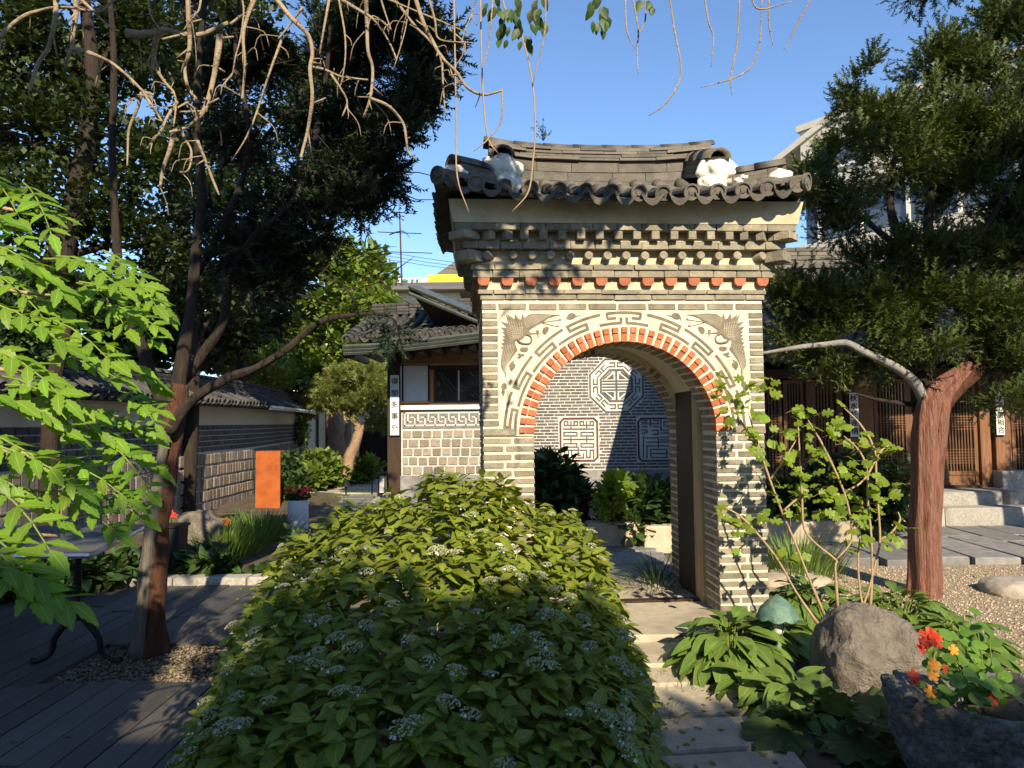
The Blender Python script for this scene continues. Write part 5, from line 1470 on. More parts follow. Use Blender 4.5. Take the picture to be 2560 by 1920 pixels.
def clump_mats(clumps, n, size, r=rng, gate_=.0, gf=1.6, up=.3, shell=.55, hang=0.0, out=1.0, sd=0.0):
    """sprays spread through ellipsoid clumps [(centre, radii, weight)]; noise opens gaps"""
    Ms = []; tot = sum(c[2] for c in clumps)
    for c, rd, w in clumps:
        c = Vector(c); k = int(n * w / tot); tries = 0
        while k > 0 and tries < n * 8:
            tries += 1
            v = rvec(r); q = (shell + (1 - shell) * r.random()) * (1 if r.random() < .8 else r.random())
            wob = 1 + .35 * noise.noise(v * 2.2 + c)
            p = c + Vector((v.x * rd[0], v.y * rd[1], v.z * rd[2])) * q * wob
            if gate_ and noise.noise(p * gf + Vector((sd, 0, 0))) < gate_ - .5 * (1 - 0): continue
            f = (v * out + rvec(r) * .8 + Vector((0, 0, up - hang)))
            if f.length < .1: continue
            Ms.append(frame(p, f, Vector((0,0,1)) + rvec(r) * .6, size * r.uniform(.65, 1.35))); k -= 1
    return Ms
def npM(Ms): return [np.array(m) for m in Ms]
def foliage(par, tpl, Ms, mk, name='foliage', smooth=False): return stuff(link(name, scatter(name, tpl[0], tpl[1], npM(Ms), mk, smooth=smooth), par))

OV = [leaf_tpl(.56, 6, .22, .25, peak=.42), leaf_tpl(.52, 6, .12, .38, peak=.45, wave=.12), leaf_tpl(.60, 6, .28, .15, peak=.4, wave=-.1)]
HO = [leaf_tpl(.52, 7, .30, .42, peak=.38), leaf_tpl(.46, 7, .26, .30, peak=.4), leaf_tpl(.56, 7, .2, .55, peak=.4)]
SE = [leaf_tpl(.44, 11, .16, .22, .14, peak=.38), leaf_tpl(.48, 11, .22, .12, .14, peak=.36), leaf_tpl(.40, 11, .1, .32, .12, peak=.4)]
MA = [lobed_tpl(5, .42), lobed_tpl(3, .36, 5), lobed_tpl(5, .5)]
DI = diamond_tpl(); DW = diamond_tpl(.8)
SPR = [sprig_tpl(7, .36, 1), sprig_tpl(8, .30, 2, .6)]
BL = [blade_tpl(6, .035, .6), blade_tpl(6, .03, 1.1)]

# ================================================================== hydrangea bush in front of the gate
hy = thing('hydrangea_bush', 'large lacecap hydrangea bush with pale flower heads before the gate', 'bush', (-.35, 3.45, .03))
HC = Vector((-.42, 3.3)); HA, HB = 1.25, 1.2
RIDGE = [(-1.62,.55),(-1.35,.80),(-.89,1.0),(-.65,1.14),(-.30,1.19),(-.05,1.10),(.12,1.0),(.35,.92),(.51,.83),(.66,.62)]
def hyd_h(x, y):
    """height of the leaf surface above (x, y), None outside"""
    if y < 2.12 or y > 4.62: return None
    v = (y - 2.12) / (4.25 - 2.12)
    xl = -1.14 - .46 * min(1, v) ** .8; xr = .50 + .16 * min(1, v * 1.6)
    if x < xl or x > xr: return None
    R = RIDGE[-1][1]
    for (xa, za), (xb, zb_) in zip(RIDGE[:-1], RIDGE[1:]):
        if xa <= x <= xb: R = za + (zb_ - za) * (x - xa) / (xb - xa); break
    if x < RIDGE[0][0]: R = RIDGE[0][1]
    prof = (.30 / R + (1 - .30 / R) * v ** .92) if y < 4.25 else max(0, 1 - ((y - 4.25) / .40) ** 2) ** .5
    if v < .12: prof *= (v / .12) ** .5
    e = min((x - xl) / .38, (xr - x) / .30, 1.0)
    n_ = noise.noise(Vector((x * 2.6, y * 2.6, .5))) * .12 + noise.noise(Vector((x * 6, y * 6, 4.5))) * .06
    return max(.03, R * prof * (1 - (1 - e) ** 2.2) * (1 + n_))
r = random.Random(3); Ms = []; heads = []
def hyd_n(x, y):
    e = .05; h0 = hyd_h(x, y)
    a = hyd_h(x + e, y); b = hyd_h(x, y + e)
    dx = ((a if a is not None else 0) - h0) / e; dy = ((b if b is not None else 0) - h0) / e
    return Vector((-dx, -dy, 1)).normalized()
shoots = 0
while shoots < 1650:
    x, y = HC.x + r.uniform(-HA, HA), HC.y + r.uniform(-HB, HB)
    h = hyd_h(x, y)
    if h is None: continue
    n_ = hyd_n(x, y)
    # more shoots where the surface is steep and faces the camera
    if r.random() > .45 + .55 * (1 - n_.z): continue
    z = h if r.random() < .55 else h * r.uniform(.5, .97)
    p = Vector((x, y, z)); ax = (n_ * .7 + Vector((0, 0, .95)) + rvec(r) * .35).normalized()
    if (z > h * .9) and r.random() < (.23 if y < 3.4 else .07): heads.append((p + ax * .05, ax, 1.0 if y < 3.5 else .72))
    shoots += 1; t0 = r.uniform(0, 6.3)
    for tier in range(2):
        for k in range(2 if tier == 0 else 3):
            an = t0 + math.pi * k * (1 if tier == 0 else .667) + tier * 1.4 + r.uniform(-.3,.3)
            s1 = ax.orthogonal().normalized(); s2 = ax.cross(s1)
            out_ = s1 * math.cos(an) + s2 * math.sin(an)
            f = out_ + ax * (r.uniform(.25, .95) if tier == 0 else r.uniform(-.25, .3))
            Ms.append(frame(p - ax * .035 * tier + out_ * .012, f, ax, r.uniform(.05, .09) if tier == 0 else r.uniform(.075, .125), r.uniform(-.3,.3)))
leaves(hy, OV, Ms, 'leaf_hydrangea', 300, 'leaf', 'foliage')
# stems
mb = MB()
for k in range(60):
    x, y = HC.x + r.uniform(-.9, .9), HC.y + r.uniform(-.9, .9); h = hyd_h(x, y)
    if h is None: continue
    b0 = Vector((HC.x + (x - HC.x) * .5, HC.y + (y - HC.y) * .5, 0)); mb.tube([b0, b0.lerp(Vector((x, y, h)), .5) + Vector((r.uniform(-.05,.05), 0, .08)), Vector((x, y, h * .96))], [.008, .006, .004], 5)
mb.build('stems', 'twig_green', hy)
# lacecap flower heads: a dome of buds ringed by small white sterile florets
def lacecap(seed, nw):
    r = random.Random(seed); mb = MB()
    for k in range(64):
        rr = .98 * math.sqrt(r.random()); a = r.uniform(0, 6.3); z = .34 * (1 - rr * rr) + r.uniform(-.06,.06); s = r.uniform(.07, .13)
        c = Vector((rr * math.cos(a), rr * math.sin(a), z))
        mb.add([c + Vector((s,0,0)), c + Vector((0,s,0)), c + Vector((-s,0,0)), c + Vector((0,-s,0)), c + Vector((0,0,s)), c + Vector((0,0,-s))], [(0,1,4),(1,2,4),(2,3,4),(3,0,4),(1,0,5),(2,1,5),(3,2,5),(0,3,5)], 0)
    for k in range(9):
        a = 2 * math.pi * k / 9; mb.tube([Vector((0,0,-.45)), Vector((math.cos(a)*.7, math.sin(a)*.7, .1))], .018, 3, 2)
    mb.tube([Vector((0,0,-1.1)), Vector((0,0,-.4))], .03, 4, 2)
    for k in range(nw):
        a = r.uniform(0, 6.3); rr = r.uniform(.95, 1.2); c = Vector((rr * math.cos(a), rr * math.sin(a), r.uniform(-.1, .15)))
        up_ = (Vector((math.cos(a)*.6, math.sin(a)*.6, 1)) + rvec(r) * .4).normalized(); s1 = up_.orthogonal().normalized(); s2 = up_.cross(s1)
        for q in range(4):
            b = q * math.pi / 2 + .4; d1 = s1 * math.cos(b) + s2 * math.sin(b); d2 = s1 * math.cos(b + .75) + s2 * math.sin(b + .75); d0 = s1 * math.cos(b - .75) + s2 * math.sin(b - .75)
            mb.add([c, c + d0 * .13, c + d1 * .21 + up_ * .02, c + d2 * .13], [(0,1,2,3)], 1)
    return mb.mesh('flower_head', ['bud_green', 'petal_white', 'twig_green'])
HEADS = [lacecap(s, n) for s, n in ((1, 1), (2, 2), (3, 4), (4, 2))]
for p, ax, hs_ in heads:
    link('flower_head', HEADS[r.randrange(4)], hy, mat4=frame(p, ax.orthogonal(), ax, hs_ * r.uniform(.025, .044)))

# ================================================================== hostas, big-leaf plant, ground plants on the right
def hosta(c, R, H, n, L, label, seed, mk='leaf_hosta', name='hosta_clump', tp=HO, lean=(0,0,0), group=None, cat='plant'):
    t = thing(name, label, cat, c, group=group); r = random.Random(seed); Ms = []; mb = MB()
    for k in range(n):
        a = r.uniform(0, 6.3); q = math.sqrt(r.random()); out_ = Vector((math.cos(a), math.sin(a), 0))
        p = Vector(c) + out_ * R * q * .72 + Vector((0, 0, H * (1 - q * q * .75) * r.uniform(.6, 1.05)))
        f = out_ * (.4 + q) + Vector((0, 0, .55 - .75 * q)) + Vector(lean) + rvec(r) * .25
        Ms.append(frame(p, f, (0, 0, 1), L * r.uniform(.7, 1.25), r.uniform(-.4, .4)))
        if k % 2 == 0: mb.tube([Vector(c) + out_ * R * q * .2, p - Vector((0, 0, .01))], [.006, .004], 4)
    mb.build('stalks', 'twig_green', t); leaves(t, tp, Ms, mk, 300); return t
hosta(G(1825, 1660, .05), .34, .27, 165, .16, 'broad leaved hosta clump right of the stone steps', 1)
hosta(G(1935, 1640, .05) + Vector((0, .15, 0)), .32, .22, 110, .15, 'hosta clump around the green copper lamp', 2)
hosta(G(2060, 1560, .05) + Vector((0, .25, 0)), .40, .22, 140, .145, 'hosta clump behind the boulder at the shrub stems', 3)
hosta(G(2240, 1560, .05), .42, .22, 150, .145, 'hosta clump between the boulder and the red trunk', 4)
hosta(G(2390, 1650, .05), .36, .22, 130, .14, 'hosta clump right of the boulder beside the gravel', 5)
hosta(G(1985, 1775, .03), .28, .14, 70, .14, 'dark hosta clump in shade below the boulder', 6)
hosta(G(1880, 1735, .03), .20, .12, 30, .13, 'small shaded hosta between steps and boulder', 7)
hosta(G(2110, 1850, .0), .30, .16, 26, .26, 'wide ribbed leaf plant at the foot of the stone trough', 8, 'leaf_big', 'broadleaf_plant', [lobed_tpl(7, .3), lobed_tpl(5, .25, 5)])
hosta(G(2300, 1930, .0), .26, .16, 22, .24, 'second ribbed leaf plant below the stone trough', 9, 'leaf_big', 'broadleaf_plant', [lobed_tpl(7, .3), lobed_tpl(5, .25, 5)])
def tuft(c, n, L, spread, mk, label, seed, name='grass_tuft', cat='grass', w=1.0, out_k=.8):
    r = random.Random(seed); Ms = []
    for k in range(n):
        a = r.uniform(0, 6.3); q = math.sqrt(r.random()); o_ = Vector((math.cos(a), math.sin(a), 0))
        p = Vector(c) + o_ * spread * q; zax = (Vector((0,0,1)) + o_ * out_k * q * r.uniform(.3,1) + rvec(r) * .15).normalized()
        yax = (o_ - zax * o_.dot(zax)).normalized(); xax = yax.cross(zax)
        M = Matrix((xax, yax, zax)).transposed(); s = L * r.uniform(.6, 1.15)
        M = (M * s).to_4x4(); M = M @ Matrix.Diagonal((w, 1, 1, 1)); M.translation = p; Ms.append(np.array(M))
    t = r.randrange(2); o = link(name, scatter(name, BL[1 if out_k > 1 else 0][0], BL[1 if out_k > 1 else 0][1], Ms, mk))
    o['kind'] = 'stuff'; tag(o, label, cat); return o
tuft(G(1990, 1430, .03), 420, .38, .42, 'leaf_grass', 'tufts of long grass behind the right gate pillar', 1)
tuft(G(1640, 1470, .05), 300, .5, .22, 'leaf_shade', 'dark arching grass just inside the arch', 2, w=.5, out_k=1.6)
tuft(G(560, 1385, .02), 520, .42, .5, 'leaf_grass', 'daylily leaves growing between the standing stone and white planter', 3, w=1.2)
tuft(G(650, 1345, .02), 520, .40, .5, 'leaf_grass', 'daylily leaves in front of the orange panel', 4, w=1.2)
tuft(G(860, 1250, .0), 260, .16, .9, 'leaf_grass', 'low grass beside the flagstone path', 5)
for i, (a, b) in enumerate(((1650, 1790), (1700, 1710), (1900, 1760), (440, 1850), (330, 1900))):
    tuft(G(a, b, .01), 90, .06, .16, 'leaf_grass', ('little grass in the joint by the fourth step stone', 'grass at the edge of the third step stone', 'low grass right of the paving stones', 'weeds along the deck edge beside the bush', 'weeds at the near corner of the deck')[i], 30 + i, w=2.2)

# ================================================================== boulder, trough with nasturtiums, lamps
rock('boulder', 'rounded brown boulder among the hostas', 'rock', W(2168, 1665, 3.85) + Vector((0, 0, -.03)), (.258, .22, .325), 'boulder', 5.2, .34, sub=5, cuts=(((-.9,-.3,.8),1.05),((.9,0,.75),.98),((0,-.9,.5),1.0)))
rock('flat_stone', 'flat grey stone lying on gravel at right edge', 'rock', G(2550, 1475, .03), (.30, .22, .10), 'stone', 7.7, .25)
rock('flat_stone', 'flat sunlit stone beside the grass behind the right pillar', 'rock', G(1975, 1455, .0) + Vector((0, 0, .0)), (.34, .26, .09), 'path_stone', 9.1, .2)
tr_c = W(2450, 1800, 2.80); tr_c.z = 0
trough = thing('stone_trough', 'rough dark lava stone trough planted with nasturtiums', 'planter', (tr_c.x, tr_c.y, 0))
bm = bmesh.new(); NR, NA = 44, 120
prof = []
for i in range(NR):
    t = i / (NR - 1)
    if t < .6: s = t / .6; prof.append((.24 + .15 * math.sin(s * 1.57), .0 + .42 * s))
    elif t < .72: s = (t - .6) / .12; prof.append((.39 - .055 * s, .42 + .012 * math.sin(s * 3.14)))
    else: s = (t - .72) / .28; prof.append((.335 - .32 * s, .42 - .09 * min(1, s * 2)))
vv = []
for rr, z in prof:
    row = []
    for k in range(NA):
        a = 2 * math.pi * k / NA
        sx, sy = .86, .72
        lip = .034 * math.cos(2 * a) - .012 * math.sin(a) if z > .3 else .0
        p = Vector((math.cos(a) * rr * sx, math.sin(a) * rr * sy, z + lip * (z / .42)))
        q = p * 5
        p += Vector((math.cos(a), math.sin(a), .3)) * (.030 * noise.noise(q) + .026 * noise.noise(q * 2.7) + .020 * noise.noise(q * 6.5) + .012 * noise.noise(q * 13))
        row.append(bm.verts.new(p + tr_c))
    vv.append(row)
for i in range(NR - 1):
    for k in range(NA): bm.faces.new((vv[i][k], vv[i][(k+1) % NA], vv[i+1][(k+1) % NA], vv[i+1][k]))
bm.faces.new(vv[-1]); me = bpy.data.meshes.new('bowl'); bm.to_mesh(me); bm.free(); me.materials.append(M_('lava')); me.materials.append(M_('soil'))
for p in me.polygons:
    p.use_smooth = True
    if p.index >= (NR - 9) * NA: p.material_index = 1
link('bowl', me, trough)
na = thing('nasturtium', 'nasturtium plant with red and orange flowers in the trough', 'plant', W(2430, 1730, 2.75))
r = random.Random(8); Ms = []; mb = MB()
ND = (np.array([(0,0,.03)] + [(math.cos(a)*.5, math.sin(a)*.5, .02*math.sin(3*a)) for a in [i*2*math.pi/12 for i in range(12)]]), np.array([(0, 1+i, 1+(i+1) % 12) for i in range(12)]))
root = W(2440, 1760, 2.75)
for k in range(120):
    p = W(r.gauss(2405, 55), r.gauss(1640, 55), r.uniform(2.6, 2.85))
    if r.random() < .35: p = W(r.gauss(2440, 60), r.gauss(1720, 25), r.uniform(2.5, 2.7))
    nrm = (Vector((r.uniform(-.5,.5), -.55, .9)) + rvec(r) * .35).normalized()
    Ms.append(frame(p, nrm.orthogonal(), nrm, r.uniform(.028, .055)))
    if k % 2 == 0: mb.tube([root + Vector((r.uniform(-.06,.06), 0, 0)), root.lerp(p, .5) + Vector((r.uniform(-.03,.03), -.02, .02)), p], [.003,.0025,.0018], 4)
mb.build('stems', 'twig_green', na); leaves(na, ND, Ms, 'leaf_nasturtium', 300)
def flower(par, p, s, mk, nrm, r, pet=5, name='flower'):
    mb = MB(); nrm = Vector(nrm).normalized(); s1 = nrm.orthogonal().normalized(); s2 = nrm.cross(s1)
    for q in range(pet):
        b = q * 2 * math.pi / pet + r.uniform(-.1,.1)
        d1 = s1 * math.cos(b) + s2 * math.sin(b); w = s1 * math.cos(b + 1.57) + s2 * math.sin(b + 1.57)
        vs = [p, p + (d1 * .4 + w * .3 + nrm * .12) * s, p + (d1 * .95 + w * .36 + nrm * .16) * s, p + (d1 * 1.05 + nrm * .10) * s, p + (d1 * .95 - w * .36 + nrm * .16) * s, p + (d1 * .4 - w * .3 + nrm * .12) * s]
        mb.add(vs, [(0,1,2,3),(0,3,4,5)])
    return mb.build(name, mk, par)
for px, py, mk, s in ((2322,1592,'petal_red',.032),(2338,1600,'petal_red',.030),(2310,1605,'petal_red',.024),(2303,1620,'petal_red',.02),(2282,1690,'petal_red',.024),(2288,1700,'petal_red',.018),(2335,1662,'petal_orange',.022),(2332,1688,'petal_orange',.02),(2383,1625,'petal_orange',.018),(2362,1672,'petal_red',.016),(2482,1750,'petal_red',.02),(2325,1730,'petal_orange',.022)):
    p = W(px, py, 2.55); mb = MB(); flower(na, p, s, mk, (r.uniform(-.4,.4), -1, .5), r)
# green copper mushroom lamp
lp = W(1945, 1560, 4.15); lamp = thing('copper_lamp', 'verdigris copper garden lamp with scalloped cap', 'lamp', (lp.x, 4.15, 0))
zt = Zv(1945, 1488, 4.15); zr = Zv(1945, 1540, 4.15); Mt = Matrix.Translation((lp.x, 4.15, 0))
mb = MB(); mb.lathe([(.016, 0), (.016, zr - .09)], 10, 0, Mt); mb.build('stem', 'verdigris', lamp, True)
mb = MB(); mb.lathe([(.022, zr - .10), (.032, zr - .085), (.034, zr - .02), (.026, zr + .01)], 14, 0, Mt); mb.build('globe', 'lamp_glass', lamp, True)
mb = MB()
for k in range(4):
    a = k * 1.57 + .4; mb.tube([Vector((lp.x + .024*math.cos(a), 4.15 + .024*math.sin(a), zr - .11)), Vector((lp.x + .042*math.cos(a), 4.15 + .042*math.sin(a), zr - .06)), Vector((lp.x + .04*math.cos(a), 4.15 + .04*math.sin(a), zr + .01))], .0035, 5)
mb.build('cage', 'verdigris', lamp)
mb = MB(); NA = 48; vs = []
pr = [(.006, zt), (.03, zt - .012), (.06, zt - .035), (.09, zt - .068), (.116, zr + .002)]
for j, (rr, z) in enumerate(pr):
    for k in range(NA):
        a = 2 * math.pi * k / NA; sc_ = 1 + (.04 * abs(math.sin(a * 4)) if j > 2 else 0); dz = -.014 * abs(math.sin(a * 4)) if j == 4 else 0
        vs.append((lp.x + rr * sc_ * math.cos(a), 4.15 + rr * sc_ * math.sin(a), z + dz))
for j in range(len(pr)):
    for k in range(NA): v = vs[j * NA + k]; vs.append((v[0], v[1], v[2] - .006))
m_ = len(pr) * NA; fs = []
for j in range(len(pr) - 1):
    for k in range(NA):
        a, b = j * NA + k, j * NA + (k + 1) % NA; fs.append((a + NA, b + NA, b, a)); fs.append((m_ + a, m_ + b, m_ + b + NA, m_ + a + NA))
for k in range(NA): a, b = (len(pr)-1)*NA + k, (len(pr)-1)*NA + (k+1) % NA; fs.append((a, m_ + a, m_ + b, b))
mb.add(vs, fs); mb.build('cap', 'verdigris', lamp, True)
sp_c = W(2165, 1500, 4.75); spl = thing('spot_lamp', 'small black ground spotlight among the shrub stems', 'lamp', (sp_c.x, 4.75, 0))
mb = MB(); mb.lathe([(.02, 0), (.02, .15)], 8, 0, Matrix.Translation((sp_c.x, 4.75, 0))); mb.build('stake', 'iron', spl)
mb = MB(); Mx = Matrix.Translation((sp_c.x, 4.75, .21)) @ Matrix.Rotation(rad(-35), 4, 'Y'); mb.lathe([(.03, -.07), (.045, -.06), (.05, .05), (.055, .06), (.045, .06), (.04, .04)], 14, 0, Mx); mb.build('head', 'iron', spl, True)

# fallen leaves on deck, steps and gravel
r = random.Random(91); Ms = []
for k in range(260):
    if k % 3 == 0: p = Vector((r.uniform(-4.2, -1.2), r.uniform(2.4, 6.3), .058))
    elif k % 3 == 1: p = Vector((r.uniform(2.2, 5.5), r.uniform(4.4, 7.0), .028))
    else: p = Vector((r.uniform(.6, 1.3), r.uniform(2.6, 3.9), .038))
    Ms.append(np.array(frame(p, (r.uniform(-1,1), r.uniform(-1,1), r.uniform(-.1,.15)), (0,0,1), r.uniform(.02,.045), r.uniform(-.4,.4))))
o = link('fallen_leaves', scatter('fallen_leaves', OV[1][0], OV[1][1], Ms, 'leaf_yellow')); stuff(o); tag(o, 'dry fallen leaves scattered over deck, gravel and paving', 'leaves')
# ================================================================== red-barked yew on the right
def PXD(l, d):
    """pixel path -> points; entries (px, py) or (px, py, depth)"""
    return [W(q[0], q[1], q[2] if len(q) > 2 else d) for q in l]
def limb(par, l, rs, mk, d=5.9, name='branch', seg=9, sub=5, jit=.22):
    mb = MB(); mb.tube(PXD(l, d), rs, seg, sub=sub, jit=jit); return mb.build(name, mk, par, True)
yb = G(2312, 1492, .0); D = yb.y
yew = thing('yew_tree', 'old yew tree with peeling red trunk and dead silver limb', 'tree', (yb.x, D, 0))
mb = MB()
# fluted trunk
pts = PXD([(2312,1500),(2314,1440),(2312,1340),(2316,1240),(2318,1150),(2322,1080),(2332,1015),(2352,975),(2388,945),(2425,915)], D); pts[0].z = -.03
rs_ = [.140,.124,.116,.113,.116,.126,.122,.104,.082,.062]; P2, R2_ = catmull(pts, rs_, 8)
N0 = len(P2); SEG = 56
for i, p in enumerate(P2):
    for k in range(SEG):
        a = 2 * math.pi * k / SEG
        fl = 1 + .10 * math.sin(a * 3 + p.z * 1.2 + .6) + .06 * math.sin(a * 7 + p.z * 1.5 + 2 * noise.noise(Vector((p.z, 0, 3)))) + .03 * math.sin(a * 13 + p.z * 2.6) + .06 * noise.noise(Vector((math.cos(a) * 3, math.sin(a) * 3, p.z * 2.0))) + .05 * noise.noise(Vector((math.cos(a) * 9, math.sin(a) * 9, p.z * 3)))
        t_ = (P2[min(i + 1, N0 - 1)] - P2[max(i - 1, 0)]).normalized(); a1_ = (Vector((1, 0, 0)) - t_ * t_.x).normalized(); b1_ = t_.cross(a1_)
        q_ = p + (a1_ * math.cos(a) + b1_ * math.sin(a)) * R2_[i] * fl; mb.v.append(tuple(q_))
for i in range(N0 - 1):
    for k in range(SEG): mb.f.append((i*SEG+k, i*SEG+(k+1) % SEG, (i+1)*SEG+(k+1) % SEG, (i+1)*SEG+k)); mb.m.append(0)
mb.build('trunk', 'bark_red', yew, True)
limb(yew, [(2325,1080),(2345,1010),(2390,965),(2440,920),(2462,840),(2490,750),(2560,640),(2620,520)], [.10,.095,.075,.07,.07,.065,.055,.045], 'bark_rust', D, seg=14)
limb(yew, [(2310,1030),(2305,960),(2308,880),(2312,800),(2330,700),(2320,560),(2345,380)], [.10,.085,.075,.07,.055,.04,.025], 'bark_dark', D + .15)
dl = limb(yew, [(2330,1060,D+.02),(2310,1000,D),(2286,955,D-.06),(2254,927,D-.1),(2215,905),(2160,880),(2115,858),(2060,862),(2000,868),(1950,876),(1900,884)], [.06,.048,.040,.036,.033,.031,.032,.024,.020,.016,.010], 'dead_wood', D - .1)
dl['label'] = 'dead silver branch reaching left'
limb(yew, [(2440,930),(2490,880),(2540,860),(2620,830)], [.05,.045,.04,.03], 'bark_dark', D)
limb(yew, [(2480,780),(2420,730),(2340,690),(2280,640),(2235,560),(2225,470),(2240,380),(2260,300)], [.05,.045,.042,.04,.035,.028,.02,.012], 'bark_dark', D + .1)
limb(yew, [(2285,645),(2210,590),(2150,540),(2080,510),(2000,500)], [.03,.025,.02,.015,.008], 'bark_dark', D)
limb(yew, [(2330,690),(2400,640),(2470,560),(2540,430)], [.035,.03,.025,.015], 'bark_dark', D)
limb(yew, [(2310,1010),(2270,1010),(2200,1000),(2140,985)], [.03,.022,.016,.01], 'bark_dark', D + .1)
limb(yew, [(2308,860),(2230,800),(2120,760),(1990,740)], [.035,.028,.02,.01], 'bark_dark', D + .3)
yc = []
def cl(px, py, d, rpx, rpy, w=None, dy=.35):
    rx_, rz_ = rpx * d / F, rpy * d / F
    return (W(px, py, d), (rx_, dy, rz_), w if w else rpx * rpy / 5000.0)
for q in ((2150,215,6.0,40,60),(2185,300,6.0,85,85),(2110,380,5.9,60,50),(2240,400,6.1,90,90),(2040,445,5.8,70,45),(2000,490,5.8,60,40),(2110,500,6.0,80,55),(2330,330,6.2,110,130),(2330,160,6.3,70,70),(2400,180,6.3,90,100),(2470,300,6.2,120,140),(2540,110,6.3,80,110),(2530,420,6.1,110,130),(2410,470,6.2,100,90),(2500,40,6.2,60,50),
          (2100,580,6.1,60,30),(2190,650,6.0,90,40),(2300,620,6.0,100,50),(2430,620,6.1,110,70),(2540,640,6.0,90,90),(1960,740,6.1,50,60),(2050,760,6.1,90,90),(1980,840,6.1,70,45),(2100,850,6.1,90,60),(2180,770,6.0,100,90),(2290,740,6.0,100,80),(2240,850,6.0,90,60),(2400,760,6.0,100,70),(2500,780,5.9,90,80),(2340,860,5.8,50,40),(2540,920,5.8,60,70),(2500,1000,5.9,50,40),(2440,870,6.0,60,40),(2060,920,6.2,90,30),(2180,930,6.2,70,30),(2550,540,6.1,100,90),(2440,400,6.4,90,90)):
    yc.append(cl(*q))
# the crown goes on past the frame to the right and above
for q in ((2700,300,6.2,160,200),(2720,650,6.2,150,170),(2800,100,6.3,170,170),(2640,-60,6.4,160,120),(2480,-120,6.4,150,90),(2330,-60,6.6,110,70),(2700,900,6.0,140,120),(2900,450,6.4,160,200)): yc.append(cl(*q))
Ms = clump_mats(yc, 40000, .12, random.Random(4), gate_=.40, gf=3.4, up=.4, shell=.25)
foliage(yew, SPR[0], Ms[::2], 'leaf_yew', 'crown'); foliage(yew, SPR[1], Ms[1::2], 'leaf_yew', 'crown')

# added yew limb, unseen above the frame, placed to shade the lower tiers
rq = random.Random(18); qc = [(Vector((rq.uniform(3.0, 5.6), rq.uniform(2.7, 3.9), rq.uniform(4.5, 5.0))), (.42,.35,.2), 1) for k in range(20)]
foliage(yew, SPR[0], clump_mats(qc, 5200, .17, rq, gate_=.30, gf=1.8, up=.2, shell=.1), 'leaf_yew', 'shade_bough')
mb = MB(); mb.tube([W(2480,780,6.0), Vector((4.8, 5.2, 4.0)), Vector((4.5, 4.2, 4.7)), Vector((4.2, 3.0, 4.8))], [.06,.05,.04,.015], 8, sub=5, jit=.3); mb.build('branch', 'bark_dark', yew, True)
y2 = thing('yew_tree', 'added dark yew unseen past the right edge, shading the timber house', 'tree', (7.2, 6.4, 0))  # added yew out of view, placed to shade the timber house
mb = MB(); mb.tube([(7.2, 6.4, -.05), (7.15, 6.4, 1.5), (7.0, 6.4, 3.0), (6.8, 6.4, 4.6)], [.17,.14,.11,.05], 12, sub=5, jit=.3); mb.build('trunk', 'bark_red', y2, True)
rq = random.Random(17); qc = [(Vector((rq.uniform(5.0, 9.2), rq.uniform(5.6, 7.0), rq.uniform(2.9, 6.8))), (.55,.45,.35), 1) for k in range(34)]
foliage(y2, SPR[0], clump_mats(qc, 8500, .20, rq, gate_=.34, gf=1.6, up=.3, shell=.2), 'leaf_yew', 'crown')

# ================================================================== slim shrub with lobed leaves before the right pillar
sb = thing('lobed_shrub', 'young shrub with pale stems and bright lobed leaves right of the gate', 'shrub', G(2090, 1560, .03))
D = 4.55
stems = [[(2062,1540),(2020,1440),(1985,1350),(1955,1280),(1925,1200),(1895,1110),(1870,1030)], [(2045,1560),(1990,1480),(1945,1400),(1890,1330),(1850,1290),(1815,1270)], [(2095,1530),(2088,1420),(2090,1400),(2040,1360),(2010,1320),(2005,1240),(2000,1150),(1995,1060)], [(2090,1400),(2130,1350),(2125,1290),(2110,1230),(2080,1160),(2050,1100),(2020,1050)],
         [(2140,1560),(2170,1480),(2190,1400),(2200,1350),(2195,1260),(2190,1180),(2185,1120),(2150,1060),(2110,1020)], [(2175,1530),(2180,1440),(2178,1340),(2170,1260),(2168,1180),(2150,1130),(2110,1090)], [(2165,1545),(2150,1480),(2145,1400),(2150,1340)], [(2200,1350),(2230,1330),(2250,1300),(2245,1280)], [(1925,1200),(1960,1150),(1990,1100)], [(2110,1230),(2160,1200),(2200,1130),(2230,1110)], [(1895,1110),(1850,1050),(1830,990),(1800,960)], [(1955,1280),(1990,1250),(2020,1240)]]
for s in stems: limb(sb, s, [.011 if s[0][1] > 1500 else .006] + [.007] * (len(s) - 2) + [.003], 'twig_tan', D, 'stem', 6, 3, .1)
r = random.Random(21); Ms = []; mb = MB()
lc_ = [(1800,945),(1830,965),(1775,985),(1850,990),(1880,1000),(1820,1010),(1860,1030),(1900,1040),(1930,985),(1800,1060),(1850,1075),(1890,1100),(1930,1090),(1960,1110),(1900,1140),(1945,1150),(1990,1035),(2000,1060),(1975,1075),(2030,1050),(2010,1100),(2060,1080),(2040,1120),(2090,1110),(2080,1040),(2100,1060),(2130,1075),(2120,1110),(2160,1095),(2150,1130),(2180,1125),(2215,1120),(2235,1112),(2130,1160),(2170,1165),(2190,1180),(2150,1200),(2110,1180),(2090,1205),(2200,1210),(2180,1235),(2215,1225),(2130,1240),(2160,1255),(2180,1280),(2120,1270),(2090,1250),(2070,1230),(1995,1180),(2020,1200),(1985,1225),(2020,1250),(2000,1270),(2040,1260),(2010,1290),(1980,1160),(1940,1200),(1960,1230),(2140,1320),(2170,1340),(2130,1360),(2110,1300),(2240,1320),(2250,1350),(1830,1290),(1870,1300),(1850,1330),(1880,1320),(1900,1290),(1800,1280),(1950,1390),(2000,1380),(2140,1290),(2050,1160),(2060,1140),(1875,955),(1905,965)]
